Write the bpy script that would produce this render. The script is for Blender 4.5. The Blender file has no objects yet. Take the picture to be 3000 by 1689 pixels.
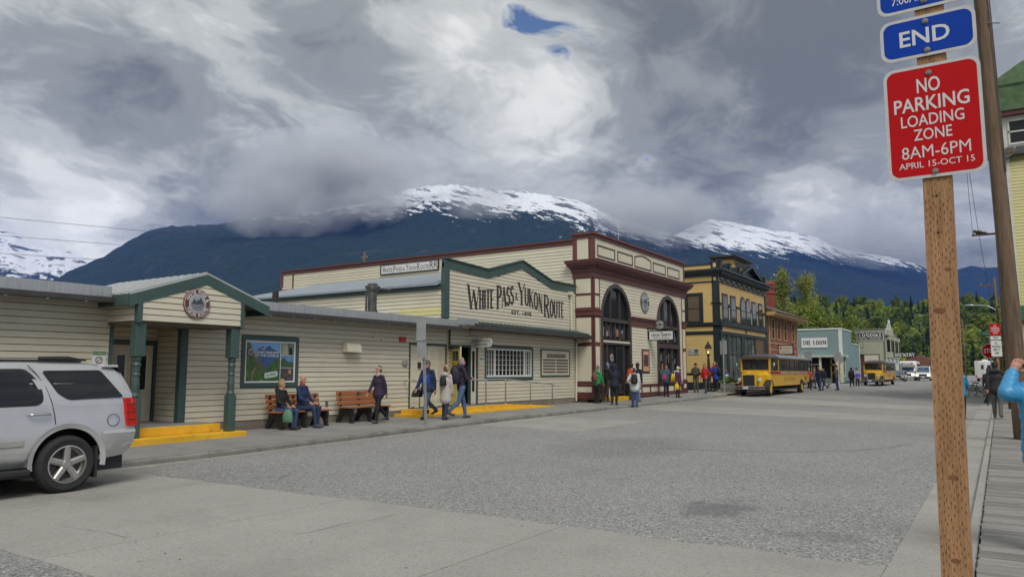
import bpy, bmesh, math, random
import numpy as np
from mathutils import Vector, Matrix, Euler
random.seed(7); rng = np.random.default_rng(7)
SC = bpy.context.scene
COL = SC.collection
R = math.radians

# ---------------------------------------------------------------- camera
cam_d = bpy.data.cameras.new('camera'); cam = bpy.data.objects.new('camera', cam_d); COL.objects.link(cam)
cam_d.sensor_width = 36; cam_d.lens = 26.1; cam_d.clip_start = .05; cam_d.clip_end = 60000
cam.location = (0, 0, 1.67)
cam.rotation_euler = Euler((R(90 + 6.414), 0, R(33.159)), 'XYZ')
SC.camera = cam
# ---------------------------------------------------------------- world: overcast sky with broken cloud
SUN_EL, SUN_AZ = 50., 132.       # azimuth measured clockwise from +Y (the street's direction)
W = bpy.data.worlds.new('World'); SC.world = W; W.use_nodes = True
def world():
    nt = W.node_tree; N = nt.nodes; L = nt.links
    for n in list(N): N.remove(n)
    def nd(t, **k):
        n = N.new(t)
        for a, b in k.items(): setattr(n, a, b)
        return n
    def mth(op, a, b=None, c=None, clamp=False):
        n = nd('ShaderNodeMath', operation=op, use_clamp=clamp)
        for i, v in enumerate((a, b, c)):
            if v is None: continue
            if isinstance(v, (int, float)): n.inputs[i].default_value = v
            else: L.new(v, n.inputs[i])
        return n.outputs[0]
    out = nd('ShaderNodeOutputWorld'); bg = nd('ShaderNodeBackground'); L.new(bg.outputs[0], out.inputs[0])
    sky = nd('ShaderNodeTexSky', sky_type='NISHITA', sun_disc=False)
    sky.sun_elevation = R(SUN_EL); sky.sun_rotation = R(SUN_AZ); sky.air_density = 1.0; sky.dust_density = .4; sky.ozone_density = 2.2
    tc = nd('ShaderNodeTexCoord'); sep = nd('ShaderNodeSeparateXYZ'); L.new(tc.outputs['Generated'], sep.inputs[0])
    x, y, z = sep.outputs
    zz = mth('ADD', mth('MAXIMUM', z, 0.0), .30)
    cmb = nd('ShaderNodeCombineXYZ'); L.new(mth('DIVIDE', x, zz), cmb.inputs[0]); L.new(mth('DIVIDE', y, zz), cmb.inputs[1])
    def noise(scale, det, rough, off, dist=0., lac=2.0):
        mp = nd('ShaderNodeMapping'); L.new(cmb.outputs[0], mp.inputs[0]); mp.inputs['Location'].default_value = off
        mp.inputs['Rotation'].default_value = (0, 0, R(SKY_ROT)); mp.inputs['Scale'].default_value = SKY_STRETCH
        n = nd('ShaderNodeTexNoise'); L.new(mp.outputs[0], n.inputs['Vector'])
        n.inputs['Scale'].default_value = scale; n.inputs['Detail'].default_value = det
        n.inputs['Roughness'].default_value = rough; n.noise_dimensions = '2D'
        return n.outputs['Fac']
    wn = nd('ShaderNodeTexNoise', noise_dimensions='2D'); L.new(cmb.outputs[0], wn.inputs['Vector']); wn.inputs['Scale'].default_value = 2.2; wn.inputs['Detail'].default_value = 3
    wv = nd('ShaderNodeVectorMath', operation='MULTIPLY_ADD'); L.new(wn.outputs['Color'], wv.inputs[0]); wv.inputs[1].default_value = (.30, .30, 0); L.new(cmb.outputs[0], wv.inputs[2]); cmb = wv
    big = noise(.62, 2, .45, SKY_OFF[0])
    mid = noise(1.75, 6, .58, SKY_OFF[1])
    fine = noise(6.5, 5, .64, SKY_OFF[2])
    # heavier banks of cloud hang where the photograph's dark bands are; the same noise carries on all round the sky
    def blob(d, tight):
        v = nd('ShaderNodeVectorMath', operation='DOT_PRODUCT'); L.new(tc.outputs['Generated'], v.inputs[0])
        l = math.sqrt(sum(c*c for c in d)); v.inputs[1].default_value = [c/l for c in d]
        return mth('POWER', mth('MAXIMUM', v.outputs['Value'], 0.0), tight)
    thick = mth('ADD', mth('MULTIPLY', big, .70), mth('MULTIPLY', mid, 1.25))
    thick = mth('ADD', thick, mth('MULTIPLY', fine, .50))
    for d, tight, amp in SKY_BANKS:
        thick = mth('ADD', thick, mth('MULTIPLY', blob(d, tight), amp))
    # how bright the cloud is: thin cloud bright, thick cloud slate grey
    rmp = nd('ShaderNodeValToRGB'); L.new(mth('MULTIPLY_ADD', thick, 1/.85, -.865/.85, True), rmp.inputs[0])
    cr = rmp.color_ramp; cr.interpolation = 'EASE'
    stops = SKY_RAMP
    cr.elements[0].position, cr.elements[0].color = stops[0][0], (*stops[0][1], 1)
    cr.elements[1].position, cr.elements[1].color = stops[-1][0], (*stops[-1][1], 1)
    for p, c in stops[1:-1]:
        e = cr.elements.new(p); e.color = (*c, 1)
    # holes where the clear sky shows
    hole = None
    for d, tight, amp in SKY_HOLES:
        b = mth('MULTIPLY', blob(d, tight), amp); hole = b if hole is None else mth('ADD', hole, b)
    cov = mth('ADD', mth('MULTIPLY', mid, .8), mth('MULTIPLY', fine, 1.0))
    cov = mth('SUBTRACT', cov, hole)
    cov = mth('MULTIPLY_ADD', cov, 1/.14, -.495/.14, True)
    mix = nd('ShaderNodeMix', data_type='RGBA'); L.new(cov, mix.inputs['Factor'])
    sk = nd('ShaderNodeVectorMath', operation='SCALE'); L.new(sky.outputs[0], sk.inputs[0]); sk.inputs['Scale'].default_value = .075
    L.new(sk.outputs[0], mix.inputs['A']); L.new(rmp.outputs[0], mix.inputs['B'])
    L.new(mix.outputs['Result'], bg.inputs['Color']); bg.inputs['Strength'].default_value = 1.0
def pxdir(px, py):
    q = cam.rotation_euler.to_matrix() @ Vector(((px-1500)/2175, -(py-844.5)/2175, -1)); return tuple(q.normalized())
SKY_ROT = 25.; SKY_STRETCH = (1.0, .85, 1.0)
SKY_OFF = [(3.1, 1.7, 0), (.4, 5.2, 0), (2.2, 8.1, 0)]
SKY_BANKS = [(pxdir(800, 330), 34, .34), (pxdir(100, 250), 70, .22), (pxdir(1250, 520), 120, .10), (pxdir(2150, 330), 26, .20),
             (pxdir(260, 650), 160, -.50), (pxdir(60, 20), 90, -.14), (pxdir(1540, 190), 110, -.34), (pxdir(2350, 660), 260, -.40), (pxdir(1950, 60), 90, .10), (pxdir(2600, 480), 60, .12)]
SKY_RAMP = [(0., (.87, .87, .81)), (.22, (.71, .715, .665)), (.45, (.47, .483, .45)), (.68, (.272, .286, .262)), (1., (.150, .160, .147))]
SKY_HOLES = [(pxdir(1525, 75), 1500, .42), (pxdir(1645, 128), 2200, .36), (pxdir(1740, 150), 3600, .31), (pxdir(2290, 655), 5000, .24), (pxdir(250, 570), 1200, .16)]
world(); W.cycles.sampling_method = 'MANUAL'; W.cycles.sample_map_resolution = 256
# ---------------------------------------------------------------- sun behind the cloud
sd = bpy.data.lights.new('sun', 'SUN'); sun = bpy.data.objects.new('sun', sd); COL.objects.link(sun)
sd.energy = 1.8; sd.angle = R(26); sd.color = (1, .955, .885)
sun.rotation_euler = (R(90 - SUN_EL), 0, R(180 - SUN_AZ)); sun.location = (0, -20, 60)
SC.view_settings.view_transform = 'Standard'; SC.view_settings.look = 'None'
SC.view_settings.exposure = .36; SC.view_settings.gamma = 1.0; SC.view_settings.use_curve_mapping = False
SC.cycles.use_denoising = True; SC.cycles.max_bounces = 5; SC.cycles.transparent_max_bounces = 12
SC.cycles.volume_bounces = 2; SC.cycles.diffuse_bounces = 3; SC.cycles.glossy_bounces = 3; SC.cycles.use_adaptive_sampling = True; SC.cycles.adaptive_threshold = .02; SC.cycles.caustics_reflective = False; SC.cycles.caustics_refractive = False
SC.cycles.sample_clamp_indirect = 6

# ---------------------------------------------------------------- materials
MATS = {}
def mat(name, col=(.5, .5, .5), rough=.6, metal=0., var=.10, vs=2.5, bump=0., bs=60., rnd=0., stretch=(1, 1, 1), dirt=None, spec=.5,
        coat=0., emit=None, speck=None, trans=0., alpha=1., dirt2=None):
    if name in MATS: return MATS[name]
    m = bpy.data.materials.new(name); m.use_nodes = True; MATS[name] = m
    nt = m.node_tree; N = nt.nodes; L = nt.links; b = N['Principled BSDF']
    b.inputs['Roughness'].default_value = rough; b.inputs['Metallic'].default_value = metal
    b.inputs['Specular IOR Level'].default_value = spec; b.inputs['Coat Weight'].default_value = coat
    if trans: b.inputs['Transmission Weight'].default_value = trans
    if alpha < 1: b.inputs['Alpha'].default_value = alpha
    if emit: b.inputs['Emission Color'].default_value = (*emit[0], 1); b.inputs['Emission Strength'].default_value = emit[1]
    b.inputs['Base Color'].default_value = (*col, 1); m.diffuse_color = (*col, 1)
    geo = N.new('ShaderNodeNewGeometry'); mp = N.new('ShaderNodeMapping'); L.new(geo.outputs['Position'], mp.inputs[0])
    mp.inputs['Scale'].default_value = stretch
    def noise(s, d=3, r=.55):
        n = N.new('ShaderNodeTexNoise'); L.new(mp.outputs[0], n.inputs['Vector']); n.inputs['Scale'].default_value = s
        n.inputs['Detail'].default_value = d; n.inputs['Roughness'].default_value = r; return n.outputs['Fac']
    def rng_(v, a, bb, c, d, clamp=True):
        n = N.new('ShaderNodeMapRange'); L.new(v, n.inputs[0]); n.clamp = clamp
        for i, q in enumerate((a, bb, c, d)): n.inputs[i+1].default_value = q
        return n.outputs[0]
    def mul(a, v):
        n = N.new('ShaderNodeVectorMath'); n.operation = 'SCALE'
        L.new(a, n.inputs[0]) if not isinstance(a, tuple) else setattr(n.inputs[0], 'default_value', a)
        L.new(v, n.inputs['Scale']); return n.outputs[0]
    def mix(f, a, c):
        n = N.new('ShaderNodeMix'); n.data_type = 'RGBA'; L.new(f, n.inputs['Factor']); L.new(a, n.inputs['A'])
        n.inputs['B'].default_value = (*c, 1); return n.outputs['Result']
    cur = None
    if var or rnd or dirt or speck:
        cur = mul(tuple(col), rng_(noise(vs), .25, .75, 1-var, 1+var))
        if rnd:
            oi = N.new('ShaderNodeObjectInfo'); cur = mul(cur, rng_(oi.outputs['Random'], 0, 1, 1-rnd, 1+rnd))
        for dd in (dirt, dirt2):
            if dd:  # (colour, scale, low, high, amount)
                f = rng_(noise(dd[1], 4, .62), dd[2], dd[3], 0, dd[4]); cur = mix(f, cur, dd[0])
        if speck:  # (colour, scale, threshold, amount)
            v = N.new('ShaderNodeTexVoronoi'); L.new(mp.outputs[0], v.inputs['Vector']); v.inputs['Scale'].default_value = speck[1]
            wn = N.new('ShaderNodeSeparateColor'); L.new(v.outputs['Color'], wn.inputs[0])
            cur = mix(rng_(wn.outputs[0], speck[2], 1, 0, speck[3]), cur, speck[0])
            if len(speck) > 4: cur = mix(rng_(wn.outputs[1], speck[2], 1, 0, speck[3]), cur, speck[4])
        L.new(cur, b.inputs['Base Color'])
    if bump:
        bm_ = N.new('ShaderNodeBump'); bm_.inputs['Strength'].default_value = bump; bm_.inputs['Distance'].default_value = .02
        L.new(noise(bs, 2), bm_.inputs['Height']); L.new(bm_.outputs[0], b.inputs['Normal'])
    return m

# ---------------------------------------------------------------- mesh helpers
class MB:
    def __init__(s): s.v = []; s.f = []; s.m = []; s.mi = 0
    def mat_i(s, i): s.mi = i; return s
    def add(s, vs, fs):
        o = len(s.v); s.v += [tuple(map(float, p)) for p in vs]; s.f += [tuple(i+o for i in f) for f in fs]; s.m += [s.mi]*len(fs); return s
    def box(s, a, b):
        x0, y0, z0 = [min(a[i], b[i]) for i in range(3)]; x1, y1, z1 = [max(a[i], b[i]) for i in range(3)]
        return s.add([(x0,y0,z0),(x1,y0,z0),(x1,y1,z0),(x0,y1,z0),(x0,y0,z1),(x1,y0,z1),(x1,y1,z1),(x0,y1,z1)],
                     [(0,3,2,1),(4,5,6,7),(0,1,5,4),(1,2,6,5),(2,3,7,6),(3,0,4,7)])
    def bbox(s, a, b, c=.01):
        """box with chamfered edges"""
        x0, y0, z0 = [min(a[i], b[i]) for i in range(3)]; x1, y1, z1 = [max(a[i], b[i]) for i in range(3)]
        c = min(c, (x1-x0)*.45, (y1-y0)*.45, (z1-z0)*.45)
        bm_ = bmesh.new(); bmesh.ops.create_cube(bm_, size=1)
        for v in bm_.verts: v.co = Vector((x0+(v.co.x+.5)*(x1-x0), y0+(v.co.y+.5)*(y1-y0), z0+(v.co.z+.5)*(z1-z0)))
        bmesh.ops.bevel(bm_, geom=bm_.edges[:], offset=c, segments=1, affect='EDGES')
        return s.frombm(bm_)
    def frombm(s, bm_, M=None):
        bm_.verts.index_update()
        vs = [(M @ v.co if M else v.co.copy()) for v in bm_.verts]; fs = [tuple(v.index for v in f.verts) for f in bm_.faces]
        bm_.free(); return s.add(vs, fs)
    def prism(s, poly, o, u, w, n, d0, d1, caps=True):
        """poly of (a,b) in the plane o + a*u + b*w, extruded along n from d0 to d1"""
        o, u, w, n = Vector(o), Vector(u), Vector(w), Vector(n); k = len(poly)
        A = [o+u*a+w*b+n*d0 for a, b in poly]; B = [o+u*a+w*b+n*d1 for a, b in poly]
        fs = [(i, (i+1) % k, k+(i+1) % k, k+i) for i in range(k)]
        if caps: fs += [tuple(range(k))[::-1], tuple(range(k, 2*k))]
        return s.add(A+B, fs)
    def tube(s, pts, rad, n=10, caps=True, flat=None):
        pts = [Vector(p) for p in pts]; k = len(pts)
        if isinstance(rad, (int, float)): rad = [rad]*k
        rings = []; up = None
        for i, p in enumerate(pts):
            t = (pts[min(i+1, k-1)]-pts[max(i-1, 0)]).normalized()
            if up is None:
                up = Vector((0, 0, 1)) if abs(t.z) < .9 else Vector((1, 0, 0))
            a = t.cross(up)
            if a.length < 1e-5: a = t.cross(Vector((0, 1, 0)))
            a.normalize(); b = a.cross(t).normalized(); up = b
            rings.append([p+(a*math.cos(q)+b*math.sin(q))*rad[i] for q in [2*math.pi*j/n for j in range(n)]])
        return s.loft(rings, caps)
    def loft(s, rings, caps=True, closed=True):
        n = len(rings[0]); vs = [p for r in rings for p in r]; fs = []
        for i in range(len(rings)-1):
            for j in range(n if closed else n-1):
                a, b = i*n+j, i*n+(j+1) % n; fs.append((a, b, b+n, a+n))
        if caps: fs += [tuple(range(n))[::-1], tuple(range((len(rings)-1)*n, len(rings)*n))]
        return s.add(vs, fs)
    def lathe(s, prof, o=(0, 0, 0), n=16, axis='z', caps=True):
        rings = []
        for r, h in prof:
            ring = []
            for j in range(n):
                c, d = r*math.cos(2*math.pi*j/n), r*math.sin(2*math.pi*j/n)
                p = {'z': (c, d, h), 'x': (h, c, d), 'y': (d, h, c)}[axis]; ring.append((p[0]+o[0], p[1]+o[1], p[2]+o[2]))
            rings.append(ring)
        return s.loft(rings, caps)
    def sphere(s, c, r, seg=12, rg=8, sc=(1, 1, 1)):
        rings = []
        for i in range(1, rg):
            a = math.pi*i/rg; rings.append([(c[0]+r*sc[0]*math.sin(a)*math.cos(2*math.pi*j/seg), c[1]+r*sc[1]*math.sin(a)*math.sin(2*math.pi*j/seg), c[2]-r*sc[2]*math.cos(a)) for j in range(seg)])
        return s.loft(rings)
    def merge(s, o, M=None):
        off = len(s.v)
        s.v += [tuple(M @ Vector(p)) if M else p for p in o.v]; s.f += [tuple(i+off for i in f) for f in o.f]; s.m += o.m; return s
    def mesh(s, name, mats, off=None, smooth=False):
        me = bpy.data.meshes.new(name)
        v = s.v if off is None else [(p[0]-off[0], p[1]-off[1], p[2]-off[2]) for p in s.v]
        me.from_pydata(v, [], s.f)
        for m in (mats if isinstance(mats, (list, tuple)) else [mats]): me.materials.append(m)
        if isinstance(mats, (list, tuple)) and len(mats) > 1: me.polygons.foreach_set('material_index', s.m)
        if smooth: me.polygons.foreach_set('use_smooth', [True]*len(me.polygons))
        me.update(); return me
    def build(s, name, mats, parent=None, world=False, smooth=False, **tags):
        off = None
        if parent is not None and world:
            off = [0, 0, 0]; p = parent
            while p is not None: off = [off[i]+p.location[i] for i in range(3)]; p = p.parent
        me = s.mesh(name, mats, off, smooth); o = bpy.data.objects.new(name, me); COL.objects.link(o)
        if parent is not None: o.parent = parent
        if smooth == 'auto':
            pass
        return tag(o, **tags)
_TS = bpy.data.scenes.new('workbench')
def evaluated_mesh(o):
    # evaluate one object in a scratch scene, so the main scene's dependency graph stays untouched
    _TS.collection.objects.link(o); vl = _TS.view_layers[0]; vl.update(); dg = vl.depsgraph
    me = bpy.data.meshes.new_from_object(o.evaluated_get(dg)); _TS.collection.objects.unlink(o); return me
def tag(o, label=None, cat=None, group=None, kind=None):
    if label: o['label'] = label
    if cat: o['category'] = cat
    if group: o['group'] = group
    if kind: o['kind'] = kind
    return o
def thing(name, label, cat, loc=(0, 0, 0), rz=0., group=None, kind=None):
    o = bpy.data.objects.new(name, None); COL.objects.link(o); o.empty_display_size = .2
    o.location = loc; o.rotation_euler = (0, 0, rz); return tag(o, label, cat, group, kind)
def mesh_obj(name, me, parent=None, loc=(0, 0, 0), rot=(0, 0, 0), **tags):
    o = bpy.data.objects.new(name, me); COL.objects.link(o); o.location = loc; o.rotation_euler = rot
    if parent is not None: o.parent = parent
    return tag(o, **tags)
def copy_tree(o, parent=None):
    c = o.copy(); COL.objects.link(c)
    if parent is not None: c.parent = parent; c.matrix_parent_inverse = Matrix()
    for ch in [q for q in o.children]: copy_tree(ch, c)
    return c
def interp(x, xs, ys): return float(np.interp(x, xs, ys))
def sm(a, b, x):
    t = min(1, max(0, (x-a)/(b-a))); return t*t*(3-2*t)
def vnoise(x, y, seed=0):
    """value noise on arrays"""
    x = np.asarray(x, float); y = np.asarray(y, float); xi = np.floor(x).astype(np.int64); yi = np.floor(y).astype(np.int64); fx = x-xi; fy = y-yi
    fx = fx*fx*(3-2*fx); fy = fy*fy*(3-2*fy)
    def h(a, b):
        n = (a*374761393+b*668265263+seed*974711) & 0x7fffffff; n = ((n ^ (n >> 13))*1274126177) & 0x7fffffff; n = n ^ (n >> 16)
        return (n & 0xffff)/65535.
    return (h(xi, yi)*(1-fx)+h(xi+1, yi)*fx)*(1-fy)+(h(xi, yi+1)*(1-fx)+h(xi+1, yi+1)*fx)*fy
def fbm(x, y, o=5, seed=0, ridged=False):
    a = 1.; t = 0.; s_ = 0.
    for i in range(o):
        n = vnoise(np.asarray(x)*2**i, np.asarray(y)*2**i, seed+i*17)
        if ridged: n = 1-np.abs(2*n-1)
        t = t+a*n; s_ += a; a *= .5
    return t/s_
# ================================================================ ground
KX = -13.2; FX = -16.5
def roadR(y): return interp(y, [-40, 5, 7.2, 9.5, 12.4, 16.7, 20, 26, 38, 48, 60, 110, 400], [-.04, -.04, -.035, -.02, .02, .08, .13, .15, .22, .32, .35, .40, .40])
def road_z(x, y):
    t = max(sm(2, 13, -x), sm(40, 90, y)); return roadR(y)*t
def wall_z(y): return interp(y, [-10, 0, 12, 18, 30, 33, 42, 49, 62, 100], [.10, .12, .18, .24, .27, .33, .47, .56, .58, .5])
def walk_z(x, y):
    a = roadR(y)+.12; t = min(1, max(0, (KX-x)/(KX+16.5))); return a+(wall_z(y)-a)*t
def sheet(name, xs, ys, zf, m, parent=None, **tags):
    b = MB(); nx = len(xs)
    for y in ys:
        for x in xs: b.v.append((x, y, zf(x, y)))
    for j in range(len(ys)-1):
        for i in range(nx-1): a = j*nx+i; b.f.append((a, a+1, a+1+nx, a+nx)); b.m.append(0)
    return b.build(name, m, parent, **tags)
m_ground = mat('gravelly_town_ground', (.19, .185, .17), .9, var=.25, vs=.15, bump=.3, bs=9, dirt=((.09, .10, .06), .05, .5, .65, .8))
sheet('ground', [-9000, -3000, -900, -300, -120, -60, -30, 0, 30, 60, 120, 300, 900, 3000, 9000],
      [-3000, -900, -300, -120, -60, -30, 0, 30, 60, 120, 200, 300, 500, 900, 3000, 9000], lambda x, y: -.12, m_ground, kind='structure')
def m_road_():
    m = mat('chip_seal_asphalt', (.248, .246, .24), .9, var=.12, vs=.35, bump=.7, bs=60, speck=((.46, .455, .44), 50., .58, .85, (.07, .07, .075)),
            dirt=((.15, .15, .155), .22, .55, .75, .55))
    # an oil stain and a tyre arc on the chip seal
    nt = m.node_tree; N = nt.nodes; L = nt.links; b = N['Principled BSDF']; src = b.inputs['Base Color'].links[0].from_socket
    geo = N.new('ShaderNodeNewGeometry'); nz = N.new('ShaderNodeTexNoise'); nz.inputs['Scale'].default_value = 1.6; nz.inputs['Detail'].default_value = 6
    L.new(geo.outputs['Position'], nz.inputs['Vector'])
    ad = N.new('ShaderNodeVectorMath'); ad.operation = 'MULTIPLY_ADD'; L.new(nz.outputs['Color'], ad.inputs[0]); ad.inputs[1].default_value = (1.1, 1.1, 0); L.new(geo.outputs['Position'], ad.inputs[2])
    cur = src
    for c, sx, sy, amt in (((-3.0+.55, 9.3+.55, 0), .42, .62, .55), ((-7.0+.55, 15.5+.55, 0), 1.5, 2.5, .25), ((-1.6+.55, 8.2+.55, 0), .5, .3, .3)):
        su = N.new('ShaderNodeVectorMath'); su.operation = 'SUBTRACT'; L.new(ad.outputs[0], su.inputs[0]); su.inputs[1].default_value = c
        ml = N.new('ShaderNodeVectorMath'); ml.operation = 'MULTIPLY'; L.new(su.outputs[0], ml.inputs[0]); ml.inputs[1].default_value = (1/sx, 1/sy, 0)
        ln = N.new('ShaderNodeVectorMath'); ln.operation = 'LENGTH'; L.new(ml.outputs[0], ln.inputs[0])
        mr = N.new('ShaderNodeMapRange'); mr.interpolation_type = 'SMOOTHSTEP'; L.new(ln.outputs['Value'], mr.inputs[0])
        mr.inputs[1].default_value = .5; mr.inputs[2].default_value = 1.25; mr.inputs[3].default_value = amt; mr.inputs[4].default_value = 0
        mx = N.new('ShaderNodeMix'); mx.data_type = 'RGBA'; L.new(mr.outputs[0], mx.inputs['Factor']); L.new(cur, mx.inputs['A']); mx.inputs['B'].default_value = (.09, .09, .105, 1)
        cur = mx.outputs['Result']
    # tyre arc
    su = N.new('ShaderNodeVectorMath'); su.operation = 'SUBTRACT'; L.new(geo.outputs['Position'], su.inputs[0]); su.inputs[1].default_value = (-6.6, 20.3, 0)
    ml = N.new('ShaderNodeVectorMath'); ml.operation = 'MULTIPLY'; L.new(su.outputs[0], ml.inputs[0]); ml.inputs[1].default_value = (1, 1, 0)
    ln = N.new('ShaderNodeVectorMath'); ln.operation = 'LENGTH'; L.new(ml.outputs[0], ln.inputs[0])
    pp = N.new('ShaderNodeMath'); pp.operation = 'PINGPONG'; 
    d = N.new('ShaderNodeMath'); d.operation = 'SUBTRACT'; L.new(ln.outputs['Value'], d.inputs[0]); d.inputs[1].default_value = 4.7
    ab = N.new('ShaderNodeMath'); ab.operation = 'ABSOLUTE'; L.new(d.outputs[0], ab.inputs[0])
    mr = N.new('ShaderNodeMapRange'); mr.interpolation_type = 'SMOOTHSTEP'; L.new(ab.outputs[0], mr.inputs[0]); mr.inputs[1].default_value = .05; mr.inputs[2].default_value = .16; mr.inputs[3].default_value = .35; mr.inputs[4].default_value = 0
    N.remove(pp)
    sp = N.new('ShaderNodeSeparateXYZ'); L.new(su.outputs[0], sp.inputs[0]); q = []
    for k_, sg in ((0, 1), (1, -1)):
        g = N.new('ShaderNodeMath'); g.operation = 'MULTIPLY'; g.use_clamp = True; L.new(sp.outputs[k_], g.inputs[0]); g.inputs[1].default_value = sg*1.2; q.append(g.outputs[0])
    for v_ in q:
        g = N.new('ShaderNodeMath'); g.operation = 'MULTIPLY'; L.new(mr.outputs[0], g.inputs[0]); L.new(v_, g.inputs[1]); mr = g
    mx = N.new('ShaderNodeMix'); mx.data_type = 'RGBA'; L.new(mr.outputs[0], mx.inputs['Factor']); L.new(cur, mx.inputs['A']); mx.inputs['B'].default_value = (.10, .10, .105, 1)
    L.new(mx.outputs['Result'], b.inputs['Base Color']); return m
m_road = m_road_()
ys = list(np.arange(-12, 60, 1.5))+[60, 70, 80, 90, 110, 140, 180, 240, 320, 420]
road = sheet('road', [KX-.05, -11.5, -10, -8, -6, -4, -2, -.85], ys, road_z, m_road, kind='structure')
m_conc = mat('worn_concrete', (.308, .297, .276), .88, var=.10, vs=.6, bump=.25, bs=70, rnd=.05, dirt=((.20, .19, .175), .8, .5, .72, .5), speck=((.38, .37, .35), 60, .72, .5, (.16, .155, .15)))
m_conc2 = mat('sidewalk_concrete', (.24, .237, .228), .9, var=.12, vs=.9, bump=.3, bs=60, rnd=.06, dirt=((.15, .145, .135), 1.2, .5, .7, .5))
m_kerb = mat('kerb_concrete', (.20, .195, .18), .9, var=.2, vs=2, bump=.5, bs=35, rnd=.08, dirt=((.09, .085, .075), 2.5, .48, .68, .7))
# cross street at the far corner, both sides
sheet('cross_street', [-90, -60, -30, KX], [66, 72, 78, 86, 92], lambda x, y: road_z(KX, y)+.004, m_road, kind='structure')
def slab(x0, x1, y0, y1, gap=.012, rag=.0, up=.006, m=m_conc):
    b = MB(); n = max(3, int((x1-x0)/.35)); k = max(2, int((y1-y0)/.8)); g = gap/2
    xs_ = np.linspace(x0+g, x1-g, n+1)
    a0 = y0+g+(rag*(vnoise(xs_*2.2, xs_*0+3, 5)-.5) if rag else 0*xs_); a1 = y1-g+(rag*(vnoise(xs_*2.6, xs_*0+9, 8)-.5) if rag else 0*xs_)
    top = []
    for j in range(k+1):
        t = j/k; top.append([(x, y, road_z(x, y)+up) for x, y in zip(xs_, a0+(a1-a0)*t)])
    base = len(b.v); b.loft(top, caps=False, closed=False)
    # skirt
    edge = [*top[0], *[r[-1] for r in top[1:]], *top[-1][::-1][1:], *[r[0] for r in top[::-1][1:-1]]]
    b.loft([[(p[0], p[1], p[2]-.05) for p in edge], edge], caps=False)
    return b.build('slab', m, road)
JX = [KX, -10.42, -7.4, -4.1, -.92]
for i in range(4):
    slab(JX[i], JX[i+1], 3.44, 7.3, rag=.10)
    slab(JX[i], JX[i+1], 28.1, 32.2, rag=.05)
    slab(JX[i], JX[i+1], 37.9, 42.6, rag=.05)
slab(-13.15, -9.5, 18.0, 22.5, rag=.3)
slab(-13.15, -7.2, 45.6, 47.2, rag=.2); slab(-7.2, -.95, 50.5, 52.0, rag=.2)
for i in range(8): slab(-.92, -.36, -2+i*6.1, 4.1+i*6.1, rag=0, up=.012)
# painted stop lines and worn stripe far down the street
m_paint = mat('worn_white_road_paint', (.62, .62, .6), .8, var=.2, vs=3, dirt=((.22, .22, .215), 6, .5, .62, .8))
b = MB(); 
for j in range(20):
    x0 = -11+j*.5; b.add([(x0, 62.2, road_z(x0, 62)+.008), (x0+.5, 62.2, road_z(x0+.5, 62)+.008), (x0+.5, 62.65, road_z(x0+.5, 62.5)+.008), (x0, 62.65, road_z(x0, 62.5)+.008)], [(0, 1, 2, 3)])
b.build('stop_line', m_paint, road)
# ---- left sidewalk with kerb stones
walk = thing('sidewalk', None, None, (KX, 0, 0), kind='structure'); walk['kind'] = 'structure'
def walkpiece(y0, y1, name='slab', g=.008):
    def back(y): return -15.62 if 30.5 < y < 43 else -16.45
    xs_ = [KX-.16, -14.2, -15.2, back((y0+y1)/2)]; b = MB(); k = 4
    top = [[(x, y0+g+(y1-y0-2*g)*j/k, walk_z(x, y0+(y1-y0)*j/k)) for x in xs_] for j in range(k+1)]
    b.loft(top, caps=False, closed=False)
    for r_ in (top[0], top[-1]): b.loft([[(p[0], p[1], p[2]-.06) for p in r_], r_], caps=False, closed=False)
    b.build(name, m_conc2, walk, world=True)
def kerbstone(y0, y1, drop=0., m=m_kerb):
    b = MB(); k = 4; g = .006; rings = []
    for j in range(k+1):
        y = y0+g+(y1-y0-2*g)*j/k; z0 = roadR(y); h = .12-drop; w = .01*math.sin(y*3.1)
        rings.append([(KX+.02+w, y, z0-.1), (KX+.015+w, y, z0+h-.04), (KX-.005+w, y, z0+h-.012), (KX-.035, y, z0+h), (KX-.155, y, z0+h+.002), (KX-.155, y, z0-.1)])
    b.loft(rings); b.build('kerb_stone', m, walk, world=True)
y = -6.
m_ramp = mat('yellow_painted_ramp', (.50, .36, .08), .85, var=.2, vs=4, dirt=((.27, .25, .2), 5, .42, .6, .9))
while y < 66:
    L_ = 3.05
    ramp = 41.5 < y < 44.6
    walkpiece(y, y+L_); kerbstone(y, y+L_, .1 if ramp else 0., m_ramp if ramp else m_kerb); y += L_
b = MB(); b.add([(KX-.16, 41.9, walk_z(KX, 42)-.02+.02), (KX-.16, 44.8, walk_z(KX, 44.8)), (-14.0, 44.2, walk_z(-14, 44)+.006), (-14.0, 42.4, walk_z(-14, 42.4)+.006)], [(0, 1, 2, 3)])
b.build('ramp_paint', m_ramp, walk, world=True)
b = MB(); b.box((-18.2, 42.8, .1), (-15.4, 49.0, .45)); b.box((-40, 42.8, .1), (-18.2, 49, .47)); b.build('alley', m_conc2, kind='structure')
# sand and grit drifted along the gutter
m_grit = mat('gutter_grit', (.30, .285, .25), .95, var=.2, vs=6, bump=.6, bs=90)
b = MB(); ysg = np.arange(5.5, 64, .25); a = [(KX+.02, yy, roadR(yy)+.012) for yy in ysg]; c = [(KX+.1+.22*float(vnoise(yy*.9, 3.3, 2)), yy, road_z(KX+.2, yy)+.004) for yy in ysg]
b.loft([a, c], caps=False, closed=False); b.build('gutter_grit', m_grit, kind='stuff', label='pale grit drifted along the kerb of the far gutter')
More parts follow.
